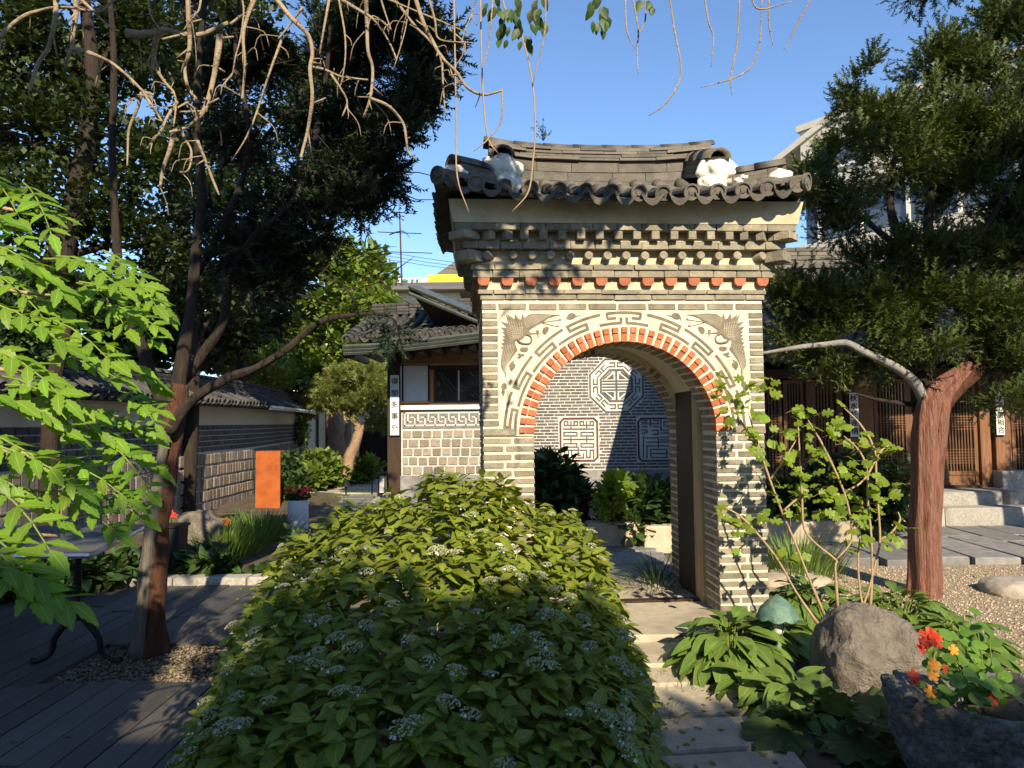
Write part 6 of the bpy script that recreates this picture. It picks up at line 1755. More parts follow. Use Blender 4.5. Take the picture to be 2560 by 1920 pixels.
for px, py in lc_:
    for k in range(r.choice((3, 3, 4))):
        p = W(px + r.gauss(0, 16), py + r.gauss(0, 13), D + r.uniform(-.14, .14))
        f = Vector((r.uniform(-1, 1), r.uniform(-.7, .3), r.uniform(-.35, .35)))
        Ms.append(frame(p, f, Vector((r.uniform(-.3,.3), -.75, .9)), r.uniform(.055, .092), r.uniform(-.5,.5)))
leaves(sb, MA, Ms, 'leaf_maple', 300)
for m in Ms[::2]:
    p = m.translation; y_ = (m.to_3x3() @ Vector((0,1,0))); mb.tube([p, p - y_ * .5 + Vector((0, .02, -.02))], .0014, 4)
stuff(mb.build('petioles', 'twig_tan', sb))

# ================================================================== leaning tree on the deck with dark flat sprays
lt0 = G(362, 1640, .02); D = lt0.y
lt = thing('leaning_tree', 'dark leaning conifer on the deck with split grey and rust trunk', 'tree', (lt0.x, D, .02))
def dtube(name, l, rs, mk, d, seg=12, jit=.4, sub=6): return limb(lt, l, [q * (.86 if name == 'trunk' else .72) for q in rs], mk, d, name, seg, sub, jit)
dtube('trunk', [(378,1650),(382,1500),(392,1360),(405,1230),(425,1110),(440,1020),(452,960)], [.105,.085,.078,.076,.078,.074,.055], 'bark_rust', D)
dtube('branch', [(440,1020),(455,900),(475,780),(490,640),(505,480),(490,300),(500,120),(520,-80)], [.066,.056,.046,.042,.038,.034,.03,.02], 'bark_dark', D)
dtube('side_stem', [(346,1650),(358,1500),(370,1380),(386,1260),(402,1160),(418,1080)], [.065,.055,.05,.046,.042,.035], 'bark_grey', D - .07)
dtube('branch', [(432,1060),(385,960),(360,880),(335,820),(300,700),(290,560),(280,380),(285,150),(270,-50)], [.06,.05,.048,.045,.038,.035,.03,.028,.02], 'bark_dark', D + .1)
dtube('branch', [(425,1080),(470,1010),(560,950),(640,920),(720,870),(790,810),(860,790),(940,785),(985,800),(1000,850)], [.045,.042,.038,.034,.03,.026,.02,.014,.010,.004], 'bark_dark', D - .1)
dtube('branch', [(900,785),(880,740),(850,710),(800,690)], [.012,.01,.008,.004], 'bark_dark', D - .1)
dtube('branch', [(450,960),(510,880),(560,800),(575,690),(640,590),(720,520),(770,420),(800,280),(820,150),(830,-40)], [.05,.045,.042,.038,.034,.03,.027,.022,.018,.01], 'bark_dark', D + .15)
dtube('branch', [(570,820),(610,780),(690,700),(720,560),(800,450),(900,400),(1000,330)], [.025,.022,.02,.018,.015,.01,.005], 'bark_dark', D + .2)
dtube('branch', [(485,700),(560,560),(610,430),(620,300),(590,150),(600,-40)], [.035,.03,.028,.025,.02,.012], 'bark_dark', D + .2)
dtube('branch', [(640,590),(720,600),(800,570),(900,480)], [.02,.018,.012,.006], 'bark_dark', D + .25)
dtube('branch', [(610,420),(700,300),(820,220),(950,160),(1080,100)], [.022,.02,.016,.012,.006], 'bark_dark', D + .3)
r = random.Random(66); tw = MB()
for k in range(150):       # fine bare twigs through the crown
    a_ = W(r.uniform(520, 1000), r.uniform(60, 760), D + r.uniform(-.1,.5)); v = Vector((r.uniform(-1,1), r.uniform(-.5,.5), r.uniform(-.4,.7))).normalized(); L_ = r.uniform(.15, .4)
    m_ = a_ + v * L_ * .5 + rvec(r) * .04; tw.tube([a_, m_, m_ + (v + rvec(r) * .5) * L_ * .5], [.005, .0035, .0015], 5, sub=2)
stuff(tw.build('twigs', 'bark_dark', lt))
lc = []
for q in ((620,640,4.9,90,60),(700,640,4.9,80,60),(800,585,4.8,60,35),(900,540,4.8,60,40),(700,520,5.0,90,70),(800,470,4.9,100,70),(900,430,4.9,80,60),(980,330,4.8,60,70),(1040,240,4.8,60,50),(1090,130,4.8,60,60),(1000,190,5.0,90,80),(880,300,5.0,90,80),(780,330,5.0,70,70),(900,150,5.1,100,80),(1060,60,4.9,80,60),(960,60,5.0,90,60),(800,120,5.1,90,80),(700,80,5.1,80,70),(640,160,5.1,60,60),(680,720,4.9,70,30),(985,835,4.5,18,26),(960,800,4.5,25,12),(560,560,5.1,60,70),(600,350,5.1,50,70),(560,200,5.1,50,70),(700,200,5.3,60,60),(880,480,5.2,90,60),(960,430,5.0,60,50)):
    lc.append(cl(*q))
Ms = clump_mats(lc, 8600, .14, random.Random(6), gate_=.45, gf=2.4, up=.05, shell=.2)
foliage(lt, SPR[0], Ms[::2], 'leaf_conifer', 'crown'); foliage(lt, SPR[1], Ms[1::2], 'leaf_conifer', 'crown')

# ================================================================== trees behind the garden wall
def tree(name, label, base, trunk, rs, bark, clumps, n, size, tpl, mk, seed, gate_=.3, gf=1.2, group=None, up=.2):
    t = thing(name, label, 'tree', base, group=group)
    mb = MB(); mb.tube(trunk, rs, 10, sub=4, jit=.2)
    for c, rd, w in clumps:
        c = Vector(c); k = min(range(len(trunk)), key=lambda i: (Vector(trunk[i]) - c).length + (2 if Vector(trunk[i]).z > c.z else 0))
        a = Vector(trunk[k]); mb.tube([a, a.lerp(c, .5) + Vector((0, 0, .1 * (c - a).length)), c], [rs[k] * .45, rs[k] * .28, .01], 6, sub=2)
    mb.build('trunk', bark, t, True)
    Ms = clump_mats(clumps, n, size, random.Random(seed), gate_=gate_, gf=gf, up=up, shell=.35)
    foliage(t, tpl, Ms, mk, 'crown'); return t
def tb_(px, d): return Vector((X(px, d), d, 0))
def tp_(l, d): return [Vector((X(l[0][0], d), d, -.05))] + [W(px, py, d) for px, py in l[1:]]
d = 9.0
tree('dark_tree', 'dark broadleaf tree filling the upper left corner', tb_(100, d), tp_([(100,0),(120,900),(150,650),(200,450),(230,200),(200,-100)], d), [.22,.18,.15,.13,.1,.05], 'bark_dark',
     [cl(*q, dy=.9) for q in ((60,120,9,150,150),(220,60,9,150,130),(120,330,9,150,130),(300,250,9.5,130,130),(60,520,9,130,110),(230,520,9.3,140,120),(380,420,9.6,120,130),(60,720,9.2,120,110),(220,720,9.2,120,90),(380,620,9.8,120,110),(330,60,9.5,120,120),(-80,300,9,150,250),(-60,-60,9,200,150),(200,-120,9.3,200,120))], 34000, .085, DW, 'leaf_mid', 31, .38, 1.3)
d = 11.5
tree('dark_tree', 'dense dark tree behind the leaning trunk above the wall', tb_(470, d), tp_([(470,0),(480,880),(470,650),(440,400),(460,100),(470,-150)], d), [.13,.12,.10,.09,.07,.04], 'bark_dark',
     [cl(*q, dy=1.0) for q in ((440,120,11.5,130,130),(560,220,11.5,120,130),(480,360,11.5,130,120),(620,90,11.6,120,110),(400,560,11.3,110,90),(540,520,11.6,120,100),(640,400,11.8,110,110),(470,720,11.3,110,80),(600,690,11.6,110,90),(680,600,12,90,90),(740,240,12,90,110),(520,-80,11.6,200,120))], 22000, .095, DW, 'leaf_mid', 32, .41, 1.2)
tree('dark_tree', 'low shaded tree above the garden wall at far left', tb_(120, 7.6), tp_([(120,0),(130,1000),(160,860),(190,780)], 7.6), [.1,.08,.06,.03], 'bark_dark',
     [cl(*q, dy=.5) for q in ((60,820,7.6,110,70),(190,800,7.8,110,60),(300,830,8,90,50),(-40,760,7.6,110,110))], 5200, .075, DW, 'leaf_shade', 33, .34, 1.4)
d = 20
tree('light_tree', 'sunlit light green tree left of the antenna', tb_(850, d), tp_([(850,0),(850,1050),(848,950),(845,850),(850,740),(870,660)], d), [.32,.28,.22,.18,.14,.06], 'bark_pine',
     [cl(*q, dy=1.3) for q in ((840,640,20,70,45),(900,640,20,60,40),(780,660,20,60,60),(870,710,20,90,60),(780,750,20,80,60),(930,740,19.5,50,40),(850,800,20,90,60),(940,810,20,40,40),(770,850,20,60,60),(890,880,20,80,60),(950,940,20,60,50),(800,930,20,70,60),(730,720,21,60,60),(700,640,21,60,60),(960,680,20,30,20),(985,770,19,25,25))], 15000, .19, DW, 'leaf_far', 34, .30, .7)
tree('light_tree', 'pale green tree above the far wall end', tb_(700, 25), tp_([(700,0),(700,1000),(705,900),(700,820)], 25), [.2,.16,.12,.05], 'bark_grey',
     [cl(*q, dy=1.2) for q in ((660,900,25,60,60),(720,930,25,50,40),(640,830,25,60,50),(780,930,25,40,50),(590,860,25,60,60))], 6000, .2, DW, 'leaf_far', 35, .32, .7)
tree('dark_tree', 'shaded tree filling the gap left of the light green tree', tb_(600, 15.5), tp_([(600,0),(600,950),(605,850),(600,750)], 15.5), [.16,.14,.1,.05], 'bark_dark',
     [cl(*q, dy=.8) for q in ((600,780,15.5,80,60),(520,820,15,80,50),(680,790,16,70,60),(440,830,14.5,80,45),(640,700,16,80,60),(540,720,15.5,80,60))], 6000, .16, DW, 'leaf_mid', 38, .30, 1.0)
for nm_, q0, q1, sd_ in (('shaded hedge tree above the near part of the garden wall', 60, 330, 44), ('shaded hedge tree behind the fork of the leaning trunk', 330, 600, 45)):
    m0 = (q0 + q1) / 2
    tree('hedge_tree', nm_, tb_(m0, 14), tp_([(m0,0),(m0,960),(m0,880),(m0,820)], 14), [.12,.1,.08,.04], 'bark_dark', [cl(q0 + (q1 - q0) * k / 5, 850 + 35 * math.sin(k * 2.3), 14, 60, 75, dy=.6) for k in range(6)] + [cl(q0 + (q1 - q0) * k / 4, 760, 14.4, 60, 60, dy=.6) for k in range(5)], 6500, .15, DW, 'leaf_mid', sd_, .16, 1.0)
ys = thing('wall_shrub', 'yellow flowering shrub spilling over the far garden wall', 'shrub', tb_(690, 20.5))
Ms = clump_mats([cl(*q, dy=.5) for q in ((600,920,17.5,60,40),(660,955,18.5,60,45),(720,985,20,55,40),(760,1020,21.5,40,35),(560,890,16.5,50,40))], 5200, .15, random.Random(36), gate_=.25, gf=1.5, up=.5)
foliage(ys, DI, Ms, 'leaf_yellow'); mb = MB()
for k in range(20): a = W(560 + 10*k, 1000, 17 + .2*k); mb.tube([Vector((a.x, a.y, .3)), a + Vector((.1, 0, .3))], .012, 4)
mb.build('stems', 'twig_tan', ys)
iv = thing('wall_creeper', 'light green creeper hanging at the end of the garden wall', 'creeper', tb_(755, 20))
Ms = clump_mats([cl(*q, dy=.2) for q in ((750,1040,20,22,30),(755,1080,19.8,18,30))], 500, .13, random.Random(37), up=-.3); foliage(iv, DI, Ms, 'leaf_far')

# small pine with bent trunk
D = 17.0
pine = thing('small_pine', 'small trained pine with forked bent trunk by the sunny path', 'pine', tb_(868, D))
limb(pine, [(866,1200),(872,1150),(888,1110),(898,1075),(896,1060)], [.14,.13,.125,.12,.10], 'bark_pine', D, 'trunk', 10, 4, .3)
limb(pine, [(898,1075),(925,1055),(950,1040),(968,1028)], [.10,.09,.08,.05], 'bark_pine', D, 'branch', 9, 4, .3)
limb(pine, [(896,1065),(880,1045),(872,1030),(900,1010),(905,1000)], [.08,.07,.05,.04,.03], 'bark_pine', D, 'branch', 8, 4, .3)
limb(pine, [(875,1035),(850,1020),(820,1015)], [.03,.02,.012], 'bark_pine', D, 'branch', 6, 4, .3)
Ms = clump_mats([cl(*q, dy=.6) for q in ((850,980,D,50,35),(910,960,D,55,40),(950,990,D,40,40),(880,1010,D,45,25),(820,1000,D,30,25),(955,1060,D,25,20),(930,930,D,40,20),(860,945,D,40,20))], 4200, .20, random.Random(41), gate_=.2, up=.8, shell=.2)
foliage(pine, sprig_tpl(7, .6, 5, .7), Ms, 'leaf_pine', 'crown')
ot = thing('old_trunk', 'thick pruned tree trunk left of the small pine', 'tree', tb_(842, 19))
limb(ot, [(838,1195),(842,1120),(840,1060),(835,1010)], [.30,.26,.25,.18], 'bark_pine', 19, 'trunk', 14, 5, .3); limb(ot, [(850,1120),(868,1080),(875,1050)], [.14,.11,.06], 'bark_pine', 19, 'limb', 9, 4, .3)

# ================================================================== shrubs in the beds
def shrub(label, clumps, n, size, tpl, mk, seed, base, name='shrub', gate_=.22, up=.3, smooth=False, twigs=8):
    t = thing(name, label, 'shrub', base); r = random.Random(seed)
    Ms = clump_mats(clumps, n, size, r, gate_=gate_, gf=2.5, up=up, shell=.45); foliage(t, tpl, Ms, mk, smooth=smooth)
    mb = MB()
    for c, rd, w in clumps:
        for k in range(twigs // 2):
            q = Vector(c) + Vector((r.uniform(-.6,.6) * rd[0], r.uniform(-.6,.6) * rd[1], r.uniform(-.2,.7) * rd[2])); mb.tube([Vector((c[0] + r.uniform(-.1,.1), c[1], 0)), q], [.012, .005], 5)
    mb.build('stems', 'bark_dark', t); return t
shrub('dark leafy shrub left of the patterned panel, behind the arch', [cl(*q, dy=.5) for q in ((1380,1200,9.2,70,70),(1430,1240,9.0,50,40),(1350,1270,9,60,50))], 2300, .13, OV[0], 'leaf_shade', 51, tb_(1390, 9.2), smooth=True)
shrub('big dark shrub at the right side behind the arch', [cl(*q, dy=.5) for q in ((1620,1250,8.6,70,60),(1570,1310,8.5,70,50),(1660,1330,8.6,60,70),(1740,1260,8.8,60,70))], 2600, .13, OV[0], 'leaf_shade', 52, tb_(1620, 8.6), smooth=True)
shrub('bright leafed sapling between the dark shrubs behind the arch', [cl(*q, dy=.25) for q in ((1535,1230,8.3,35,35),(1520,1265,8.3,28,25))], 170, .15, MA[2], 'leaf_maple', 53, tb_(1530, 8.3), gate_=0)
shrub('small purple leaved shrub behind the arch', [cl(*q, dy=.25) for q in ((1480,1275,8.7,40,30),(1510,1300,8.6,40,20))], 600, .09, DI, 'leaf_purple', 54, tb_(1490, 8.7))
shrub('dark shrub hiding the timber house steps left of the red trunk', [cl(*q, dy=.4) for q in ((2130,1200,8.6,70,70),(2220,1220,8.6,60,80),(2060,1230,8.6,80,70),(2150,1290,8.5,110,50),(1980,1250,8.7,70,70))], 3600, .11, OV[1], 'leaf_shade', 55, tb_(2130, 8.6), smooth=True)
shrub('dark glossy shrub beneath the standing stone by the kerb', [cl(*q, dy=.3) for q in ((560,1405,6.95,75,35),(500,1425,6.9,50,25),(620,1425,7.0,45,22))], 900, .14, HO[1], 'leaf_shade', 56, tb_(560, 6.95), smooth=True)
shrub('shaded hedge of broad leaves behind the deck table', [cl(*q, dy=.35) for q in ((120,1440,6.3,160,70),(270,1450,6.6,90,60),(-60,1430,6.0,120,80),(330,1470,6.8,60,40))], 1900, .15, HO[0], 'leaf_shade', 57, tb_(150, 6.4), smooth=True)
shrub('bright green leafy plants at the far end of the wall', [cl(*q, dy=.6) for q in ((800,1165,16,45,35),(780,1195,15.5,45,25),(830,1190,16.5,40,25))], 1100, .17, DW, 'leaf_far', 58, tb_(800, 16))
shrub('low green plants at the small pine foot', [cl(*q, dy=.4) for q in ((915,1175,17.2,40,28),(845,1180,17.5,35,25))], 700, .16, DW, 'leaf_far', 59, tb_(905, 17.2))
shrub('shaded plants behind the orange panel', [cl(*q, dy=.4) for q in ((725,1170,14.5,30,40),(745,1210,14,40,30),(710,1235,13.5,35,30))], 900, .12, DW, 'leaf_shade', 60, tb_(725, 14.2))
ge = thing('geranium', 'red geranium growing in the white planter', 'plant', W(745, 1250, 9.4)); r = random.Random(61)
Ms = clump_mats([cl(745,1240,9.4,30,14,dy=.1)], 90, .06, r, up=.6); leaves(ge, ND, Ms, 'leaf_shade', 90)
for k in range(16): flower(ge, W(745 + r.uniform(-30,30), 1228 + r.uniform(-10,10), 9.35 + r.uniform(-.08,.08)), .03, 'petal_geranium', (r.uniform(-.3,.3), -1, .8), r, 5)
lil = thing('orange_lily', 'small orange flowers beside the standing stone', 'plant', W(560, 1345, 8.4))
mb = MB()
for k in range(6):
    p = W(555 + r.uniform(-12,18), 1308 + r.uniform(-8,10), 8.4); flower(lil, p, .045, 'petal_orange', (r.uniform(-.4,.4), -.8, .8), r, 6); mb.tube([Vector((p.x, 8.4, 0)), p], .004, 4)
mb.build('stems', 'twig_green', lil)
rf = thing('red_flower_plant', 'red flowers rising behind the black planter', 'plant', W(428, 1300, 7.4)); mb = MB()
for k in range(5):
    p = W(428 + r.uniform(-12,12), 1282 + r.uniform(-10,10), 7.4); flower(rf, p, .03, 'petal_geranium', (r.uniform(-.4,.4), -1, .6), r, 5); mb.tube([Vector((p.x, 7.4, 0)), p], .004, 4)
mb.build('stems', 'twig_green', rf)
se = thing('seedling', 'seedlings sprouting from the small clay pot', 'plant', W(737, 1360, 7.6))
Ms = clump_mats([cl(737,1345,7.6,35,25,dy=.12)], 60, .07, r, up=.6); leaves(se, OV, Ms, 'leaf_shade', 60)

# ================================================================== foreground shrub with serrated pinnate leaves (left edge)
fs_ = thing('pinnate_shrub', 'bright green shrub with toothed pinnate leaves at the left edge', 'shrub', (-1.9, 1.7, 0))
r = random.Random(71); Ms = []; mbr = MB(); mbt = MB()
def pinnate(p, d, L, n, side_up, ls):
    d = Vector(d).normalized(); sag = Vector((0, 0, -.22 * L))
    pts = [p + d * L * t + sag * t * t * 2.0 for t in (0, .25, .5, .75, 1)]
    mbr.tube(pts, [.0032,.0028,.0024,.002,.0012], 5)
    P, _ = catmull(pts, [0]*5, 4)
    s = d.cross(side_up).normalized()
    for k in range(n):
        t = .22 + .74 * k / (n - 1); q = P[min(len(P)-1, int(t * (len(P)-1)))]
        for sg_ in (-1, 1):
            f = s * sg_ * .85 + d * .55 + Vector((0, 0, -.25)) + rvec(r) * .18
            Ms.append(frame(q, f, side_up + rvec(r) * .2, ls * (1.05 - .35 * abs(t - .55)) * r.uniform(.85, 1.12), r.uniform(-.25,.25)))
    Ms.append(frame(P[-1], d + Vector((0,0,-.5)), side_up, ls * 1.05))
sprays = [(-60,520,120,20,2.0),(40,480,90,60,2.2),(-40,640,200,30,1.9),(120,620,180,20,2.1),(250,650,140,60,2.3),(-60,760,220,10,1.8),(80,780,200,50,2.0),(240,740,150,60,2.2),(310,720,110,40,2.4),(-60,880,220,40,1.8),(100,860,200,20,2.0),(230,880,170,60,2.2),(-60,990,240,50,1.7),(60,1000,220,60,1.9),(200,1000,180,50,2.1),(-70,1110,260,30,1.7),(80,1110,240,70,1.85),(220,1090,180,40,2.0),(300,990,90,-30,2.3),(-60,1210,220,60,1.65),(90,1200,200,70,1.8),(-70,1320,160,60,1.6),(-30,1400,130,80,1.6),(-60,420,130,60,2.2),(180,700,160,40,2.25),(20,930,200,60,1.95),(150,1150,200,60,1.95),(-50,700,200,60,2.05)]
for py in range(440, 1500, 130): sprays += [(-330, py, -200, 40, 1.75), (-420, py + 60, 180, 30, 1.7), (-300, py + 30, 160, 50, 2.0)]
for px, py, lx, ly, d in sprays:
    for rep in range(2):
        p = W(px + r.uniform(-25,25), py + r.uniform(-35,35), d + r.uniform(-.12,.12)); q = W(px + lx, py + ly * .3, d + r.uniform(-.15,.15))
        v = q - p; pinnate(p, v, max(.14, min(.30, v.length)), 5, Vector((r.uniform(-.2,.2), -.55, 1)).normalized(), r.uniform(.054, .076))
leaves(fs_, SE, Ms, 'leaf_bright', 300, 'leaflet', 'foliage', key=lambda m: (m.translation - EYE).length + (20 if m.translation.x / m.translation.y < -.71 else 0)); mbr.build('leaf_stalks', 'twig_green', fs_)
for py, dd, z in ((560,2.1,0),(760,2.0,0),(960,1.9,0),(1160,1.8,0),(1360,1.65,0)):
    a = Vector((-1.95, 1.7, .05)); b = W(-160, py, dd); c = W(150, py - 20, dd + .15)
    mbt.tube([a, a.lerp(b, .6) + Vector((0, 0, .1)), b, c], [.018,.013,.009,.004], 7, sub=4)
mbt.build('branches', 'twig_tan', fs_, True)

# ================================================================== weeping tree: bare lit branches hanging in from above
wt = thing('weeping_tree', 'weeping tree with bare tan branches hanging across the top', 'tree', (-2.3, .6, 0))
K1, K2 = .3165, .5787
BR = [([(0,300),(80,210),(200,120),(330,80),(440,60),(560,60),(700,85),(790,90),(900,0)],K1,0,.010),([(440,-40),(440,100),(420,230),(380,380),(300,500),(260,620),(230,720)],K1,0,.013),([(590,-40),(600,100),(580,250),(570,360),(540,440),(510,550)],K1,0,.012),
 ([(570,380),(660,400),(780,450),(880,500),(960,560),(1050,640),(1130,720),(1210,750)],K1,0,.011),([(1130,720),(1190,820),(1250,910),(1280,960)],K1,0,.008),([(1120,730),(1080,870),(1020,1020),(1010,1180),(1005,1310)],K1,0,.0085),([(620,-20),(720,70),(820,170),(920,260)],K1,0,.008),
 ([(1485,-40),(1490,150),(1500,300),(1490,430),(1460,530),(1470,640),(1500,720),(1550,780)],K1,0,.012),([(1590,-40),(1570,80),(1500,170),(1450,240)],K1,0,.006),([(1550,780),(1460,820),(1370,870)],K1,0,.008),([(1250,570),(1310,660),(1370,730),(1390,830),(1370,1000)],K1,0,.008),
 ([(1000,260),(1150,270),(1300,240),(1450,270),(1600,270),(1800,180)],K1,.2,.020),([(1300,240),(1240,300),(1220,420),(1200,560)],K1,.2,.016),([(1740,280),(1720,420),(1690,600),(1640,800),(1580,920),(1480,1000),(1340,1045)],K1,.1,.017),([(1370,1050),(1340,1180),(1290,1330),(1265,1480)],K1,.1,.0135),([(1430,1060),(1510,1190),(1490,1340),(1420,1365)],K1,.1,.007),([(1560,1110),(1620,1260),(1680,1420),(1730,1540)],K1,.1,.010),
 ([(1400,800),(1320,930),(1270,1040),(1230,1090),(1160,1180)],K1,.1,.009),([(2030,-40),(1950,150),(1920,300),(1935,500),(1920,700),(1910,780)],K1,0,.009),([(2230,300),(2120,600),(2040,850),(1980,1010),(1920,1130),(1830,1270)],K1,0,.006),([(1910,-20),(1925,100),(1900,300),(1860,450),(1830,600),(1760,635)],K1,0,.005),([(1820,190),(1900,130),(2000,85),(2060,85)],K1,0,.007),
 ([(1180,-20),(1260,80),(1330,150),(1350,230),(1340,300),(1350,420),(1330,560),(1310,640),(1300,680)],K2,0,.013),([(1340,290),(1400,300),(1470,330),(1540,340),(1590,345)],K2,0,.008),([(1430,320),(1470,380),(1500,440),(1480,500)],K2,0,.007),([(1580,-20),(1585,100),(1590,220),(1610,300),(1600,420),(1570,510)],K2,0,.011),([(1600,425),(1680,460),(1740,530),(1755,600),(1765,660),(1800,690)],K2,0,.008),
 ([(1460,-10),(1560,50),(1620,90),(1680,180),(1715,260)],K2,0,.008),([(1790,-20),(1830,100),(1870,180),(1910,250),(1970,310),(2020,380),(2090,410),(2170,390)],K2,0,.010),([(1700,-10),(1790,110),(1850,170),(1930,270),(1960,340)],K2,0,.008),([(1910,260),(1915,380),(1925,510)],K2,0,.006),([(1660,-10),(1790,45),(1900,90),(2040,150)],K2,0,.005),([(1850,-20),(1880,90),(1900,170),(2040,185)],K2,0,.006),([(1425,-20),(1400,120),(1380,240)],K2,0,.007),([(1460,-20),(1490,150),(1490,270),(1470,380)],K2,0,.005),([(1640,-20),(1665,60),(1690,130)],K2,0,.005),([(1770,-20),(1750,130),(1700,300)],K2,0,.004),
 ([(640,-20),(650,60),(690,130)],K2,.1,.006),([(1310,30),(1250,110),(1200,170)],K2,.1,.006),([(1100,-20),(1060,90),(1050,250),(1060,330)],K2,.1,.007),([(2060,-20),(2040,60),(2060,110)],K2,0,.004)]
r = random.Random(81)
for l, k, dd, rad_ in BR:
    d0 = 2.95 + dd + r.uniform(-.12, .12); n = len(l)
    pts = [W(a * k, b * k, d0 + r.uniform(-.03,.03)) for a, b in l]
    mb = MB(); rr = [rad_ * .86 * (1 - .5 * i / (n - 1)) for i in range(n)]; mb.tube(pts, rr, 7, sub=5, jit=.35)
    P, R_ = catmull(pts, rr, 5)
    for q in range(1, len(P) - 1):      # spur stubs
        if r.random() < .16:
            v = rvec(r); v.z -= .3; mb.tube([P[q], P[q] + v * rad_ * r.uniform(2.0, 6.0)], [R_[q] * .55, R_[q] * .35], 5)
    for q in range(2):                  # fine twigs that droop from the branch
        i0 = r.randrange(len(P)); v = Vector((r.uniform(-1,1), r.uniform(-.6,.6), r.uniform(-.9,.3))).normalized(); L_ = r.uniform(.05, .16)
        a_ = P[i0]; b_ = a_ + v * L_ * .6; mb.tube([a_, b_, b_ + Vector((v.x * .3, v.y * .3, -.8)) * L_ * .6], [.003, .0022, .0012], 5, sub=3)
    mb.build('branch', 'bark_tan', wt, True)
TW = [([(0,80),(50,180),(90,370),(100,560),(90,700),(70,830),(0,915)],1280),([(680,-20),(700,120),(730,290),(710,380),(650,460),(590,500)],1280),([(830,-20),(850,100),(870,160),(860,290)],1280),([(985,-20),(970,200),(945,330),(950,410)],1280),([(1080,-20),(1070,180),(1030,290),(950,340),(815,378)],1280),([(490,-20),(495,130),(530,210)],1280),([(520,-20),(545,130),(540,210),(545,320)],1280),([(575,-20),(575,90),(545,150)],1280),([(1110,-20),(1110,100),(1127,195)],1280),([(1300,-20),(1250,70),(1215,140),(1175,215)],1280),([(145,-20),(140,150),(90,360)],1280),
      ([(1960,-20),(1965,200),(1970,500),(1975,760),(2025,915)],0),([(2075,-20),(2080,230),(2090,450),(2110,600),(2150,660)],0),([(2170,380),(2165,520),(2110,600),(2045,655)],0),([(2130,-10),(2110,200),(2080,300)],0),([(1030,-20),(1070,40),(1210,5)],1280),([(1935,120),(2010,200),(1960,300)],0)]
for i, (l, off) in enumerate(TW):
    d0 = 2.7 + r.uniform(-.1,.2); pts = [W(off + a * K2, b * K2, d0) for a, b in l]
    if i == 0: pts = [W(1255, -20, d0), W(1262, 20, d0)] + pts
    mb = MB(); mb.tube(pts, [.0035] * (len(pts) - 1) + [.0015], 5, sub=5); mb.build('twig', 'twig_tan' if i in (0, 11, 12) else 'bark_tan', wt, True)
# trunk and limbs stand outside the frame
mb = MB(); mb.tube([(-2.3, .6, 0), (-2.25, .65, 1.2), (-2.2, .8, 2.4), (-1.9, 1.2, 3.5), (-1.2, 2.0, 4.0), (-.2, 2.7, 4.1), (.9, 2.9, 3.9)], [.17,.14,.13,.11,.08,.06,.03], 12, sub=6, jit=.25); mb.build('trunk', 'bark_tan', wt, True)
for a, b in (((-1.9,1.2,3.5), (-1.9,3.0,3.75)), ((-1.2,2,4.0), (-.9,3.1,3.6)), ((-1.9,1.2,3.5), (-3.0,2.8,3.9)), ((-2.2,.8,2.4), (-2.4,-.9,4.3)), ((-1.9,1.2,3.5), (-1.1,-.6,4.6))):
    mb = MB(); mb.tube([a, Vector(a).lerp(Vector(b), .5) + Vector((0,0,.25)), b], [.07,.05,.02], 9, sub=5, jit=.25); mb.build('limb', 'bark_tan', wt, True)
# canopy above the frame, its leaves throw the dappled shade on roof and deck
can = []
rc = random.Random(9)
for k in range(26):
    x = rc.uniform(-3.2, .55); y = rc.uniform(1.75, 5.0)
    can.append((Vector((x, y, 4.55 + .16 * (y - 1.7) + rc.uniform(-.2,.45))), (.42, .42, .26), 1))
for k in range(17):
    x = rc.uniform(.2, 1.3); y = rc.uniform(1.75, 2.75) + .1 * x
    can.append((Vector((x, y, 4.6 + rc.uniform(-.12,.12))), (.24,.20,.16), .30 if x < .8 else .16))
for k in range(22):
    x = rc.uniform(-3.6, .0); y = rc.uniform(-3.2, -.75)
    if x > -1.0 and y < -1.1: continue
    can.append((Vector((x, y, 4.4 + rc.uniform(-.25,.35))), (.46, .42, .28), 1))
Ms = clump_mats(can, 9500, .125, random.Random(10), gate_=.30, gf=2.0, up=-.2, shell=.2)
foliage(wt, DI, Ms, 'leaf_mid', 'crown')
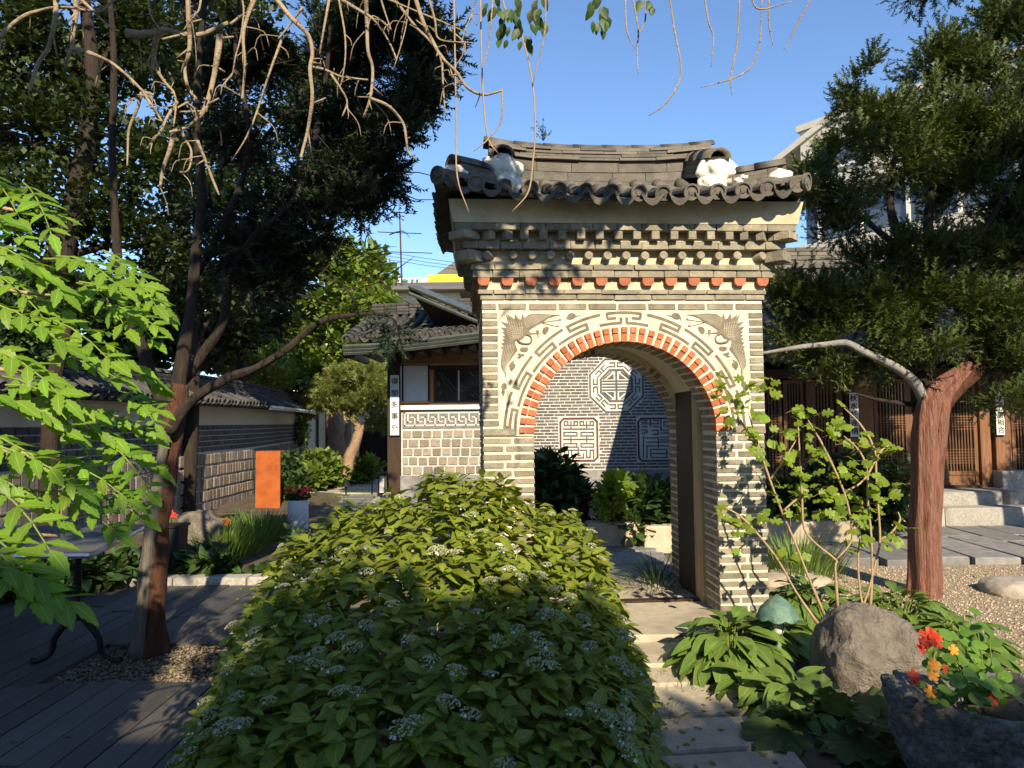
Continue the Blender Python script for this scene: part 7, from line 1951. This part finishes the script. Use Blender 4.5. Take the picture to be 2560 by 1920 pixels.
# a few dark leaf sprays that dip into the top of the frame
r = random.Random(12); Ms = []
for px, py in ((1235,5),(1250,25),(1265,50),(1255,75),(1280,40),(1295,20),(1305,55),(1310,95),(1335,30),(1340,5),(1345,60),(1495,15),(1510,40),(1525,20),(1500,55),(1620,0),(1480,0)):
    for k in range(4): Ms.append(frame(W(px + r.gauss(0,12), py + r.gauss(0,12), 2.75 + r.uniform(-.1,.1)), Vector((r.uniform(-.6,.6), r.uniform(-.4,.4), -1)), Vector((r.uniform(-.5,.5), -1, .3)), r.uniform(.035,.06)))
leaves(wt, OV, Ms, 'leaf_shade', 100)

# unseen tree added behind the viewer; its ragged crown roughens the bush's shade line
rt = random.Random(15); bc = []
for k in range(34):
    x = .75 + 4.6 * k / 33 + rt.uniform(-.1,.1); top = (5.45 if x < 2.3 else 4.72) + .15 * math.sin(x * 3.1) + .12 * math.sin(x * 7.3 + 1)
    bc.append((Vector((x, -4.0 + rt.uniform(-.25,.25), top - .34)), (.34,.34,.30), 1)); bc.append((Vector((x, -4.0 + rt.uniform(-.3,.3), top - .95)), (.42,.4,.45), 1.4))
tree('unseen_tree', 'leafy tree added unseen behind the viewer to shade the bush', (2.8, -4.0, 0), [Vector((2.8,-4.0,-.05)), Vector((2.8,-4.0,2.0)), Vector((2.9,-4.0,3.6)), Vector((2.9,-4.0,4.4))], [.16,.14,.11,.05], 'bark_dark', bc, 9000, .13, DW, 'leaf_mid', 16, .12, 2.0)

# ================================================================== unseen house added behind the camera, roofs stepped to shade the foreground
nb = thing('unseen_house', 'unseen house added behind the viewer, roofs stepped to shade the foreground', 'house', (2.5, -6.5, 0))
mb = MB(); mb.box(-5, 12, -12, -5.8, 0, 4.9); mb.build('wall', 'beige_wall', nb)
mb = MB(); mb.prism([(-5.0, 5.30), (-9.0, 6.0), (-13, 5.4), (-13, 5.2), (-5.0, 5.1)], 1.05, 13, 'x'); mb.build('roof', 'dark_roof', nb)
mb = MB(); mb.prism([(-5.0, 5.42), (-9.0, 6.2), (-13, 5.2), (-13, 5.0), (-5.0, 5.2)], .25, 1.05, 'x'); mb.build('low_shade_roof', 'dark_roof', nb)  # kept low so the sun reaches the left shrub
mb = MB(); mb.prism([(-5.0, 6.5), (-9.0, 7.4), (-13, 6.2), (-13, 5.0), (-5.0, 5.2)], -8, .25, 'x'); mb.build('high_shade_roof', 'dark_roof', nb)  # raised part, height set to keep the deck in shade
for k in range(3):
    mb = MB(); mb.box(-2 + k*4, 0 + k*4, -5.82, -5.77, 1.0, 3.0); mb.build('window', 'glass_dark', nb)
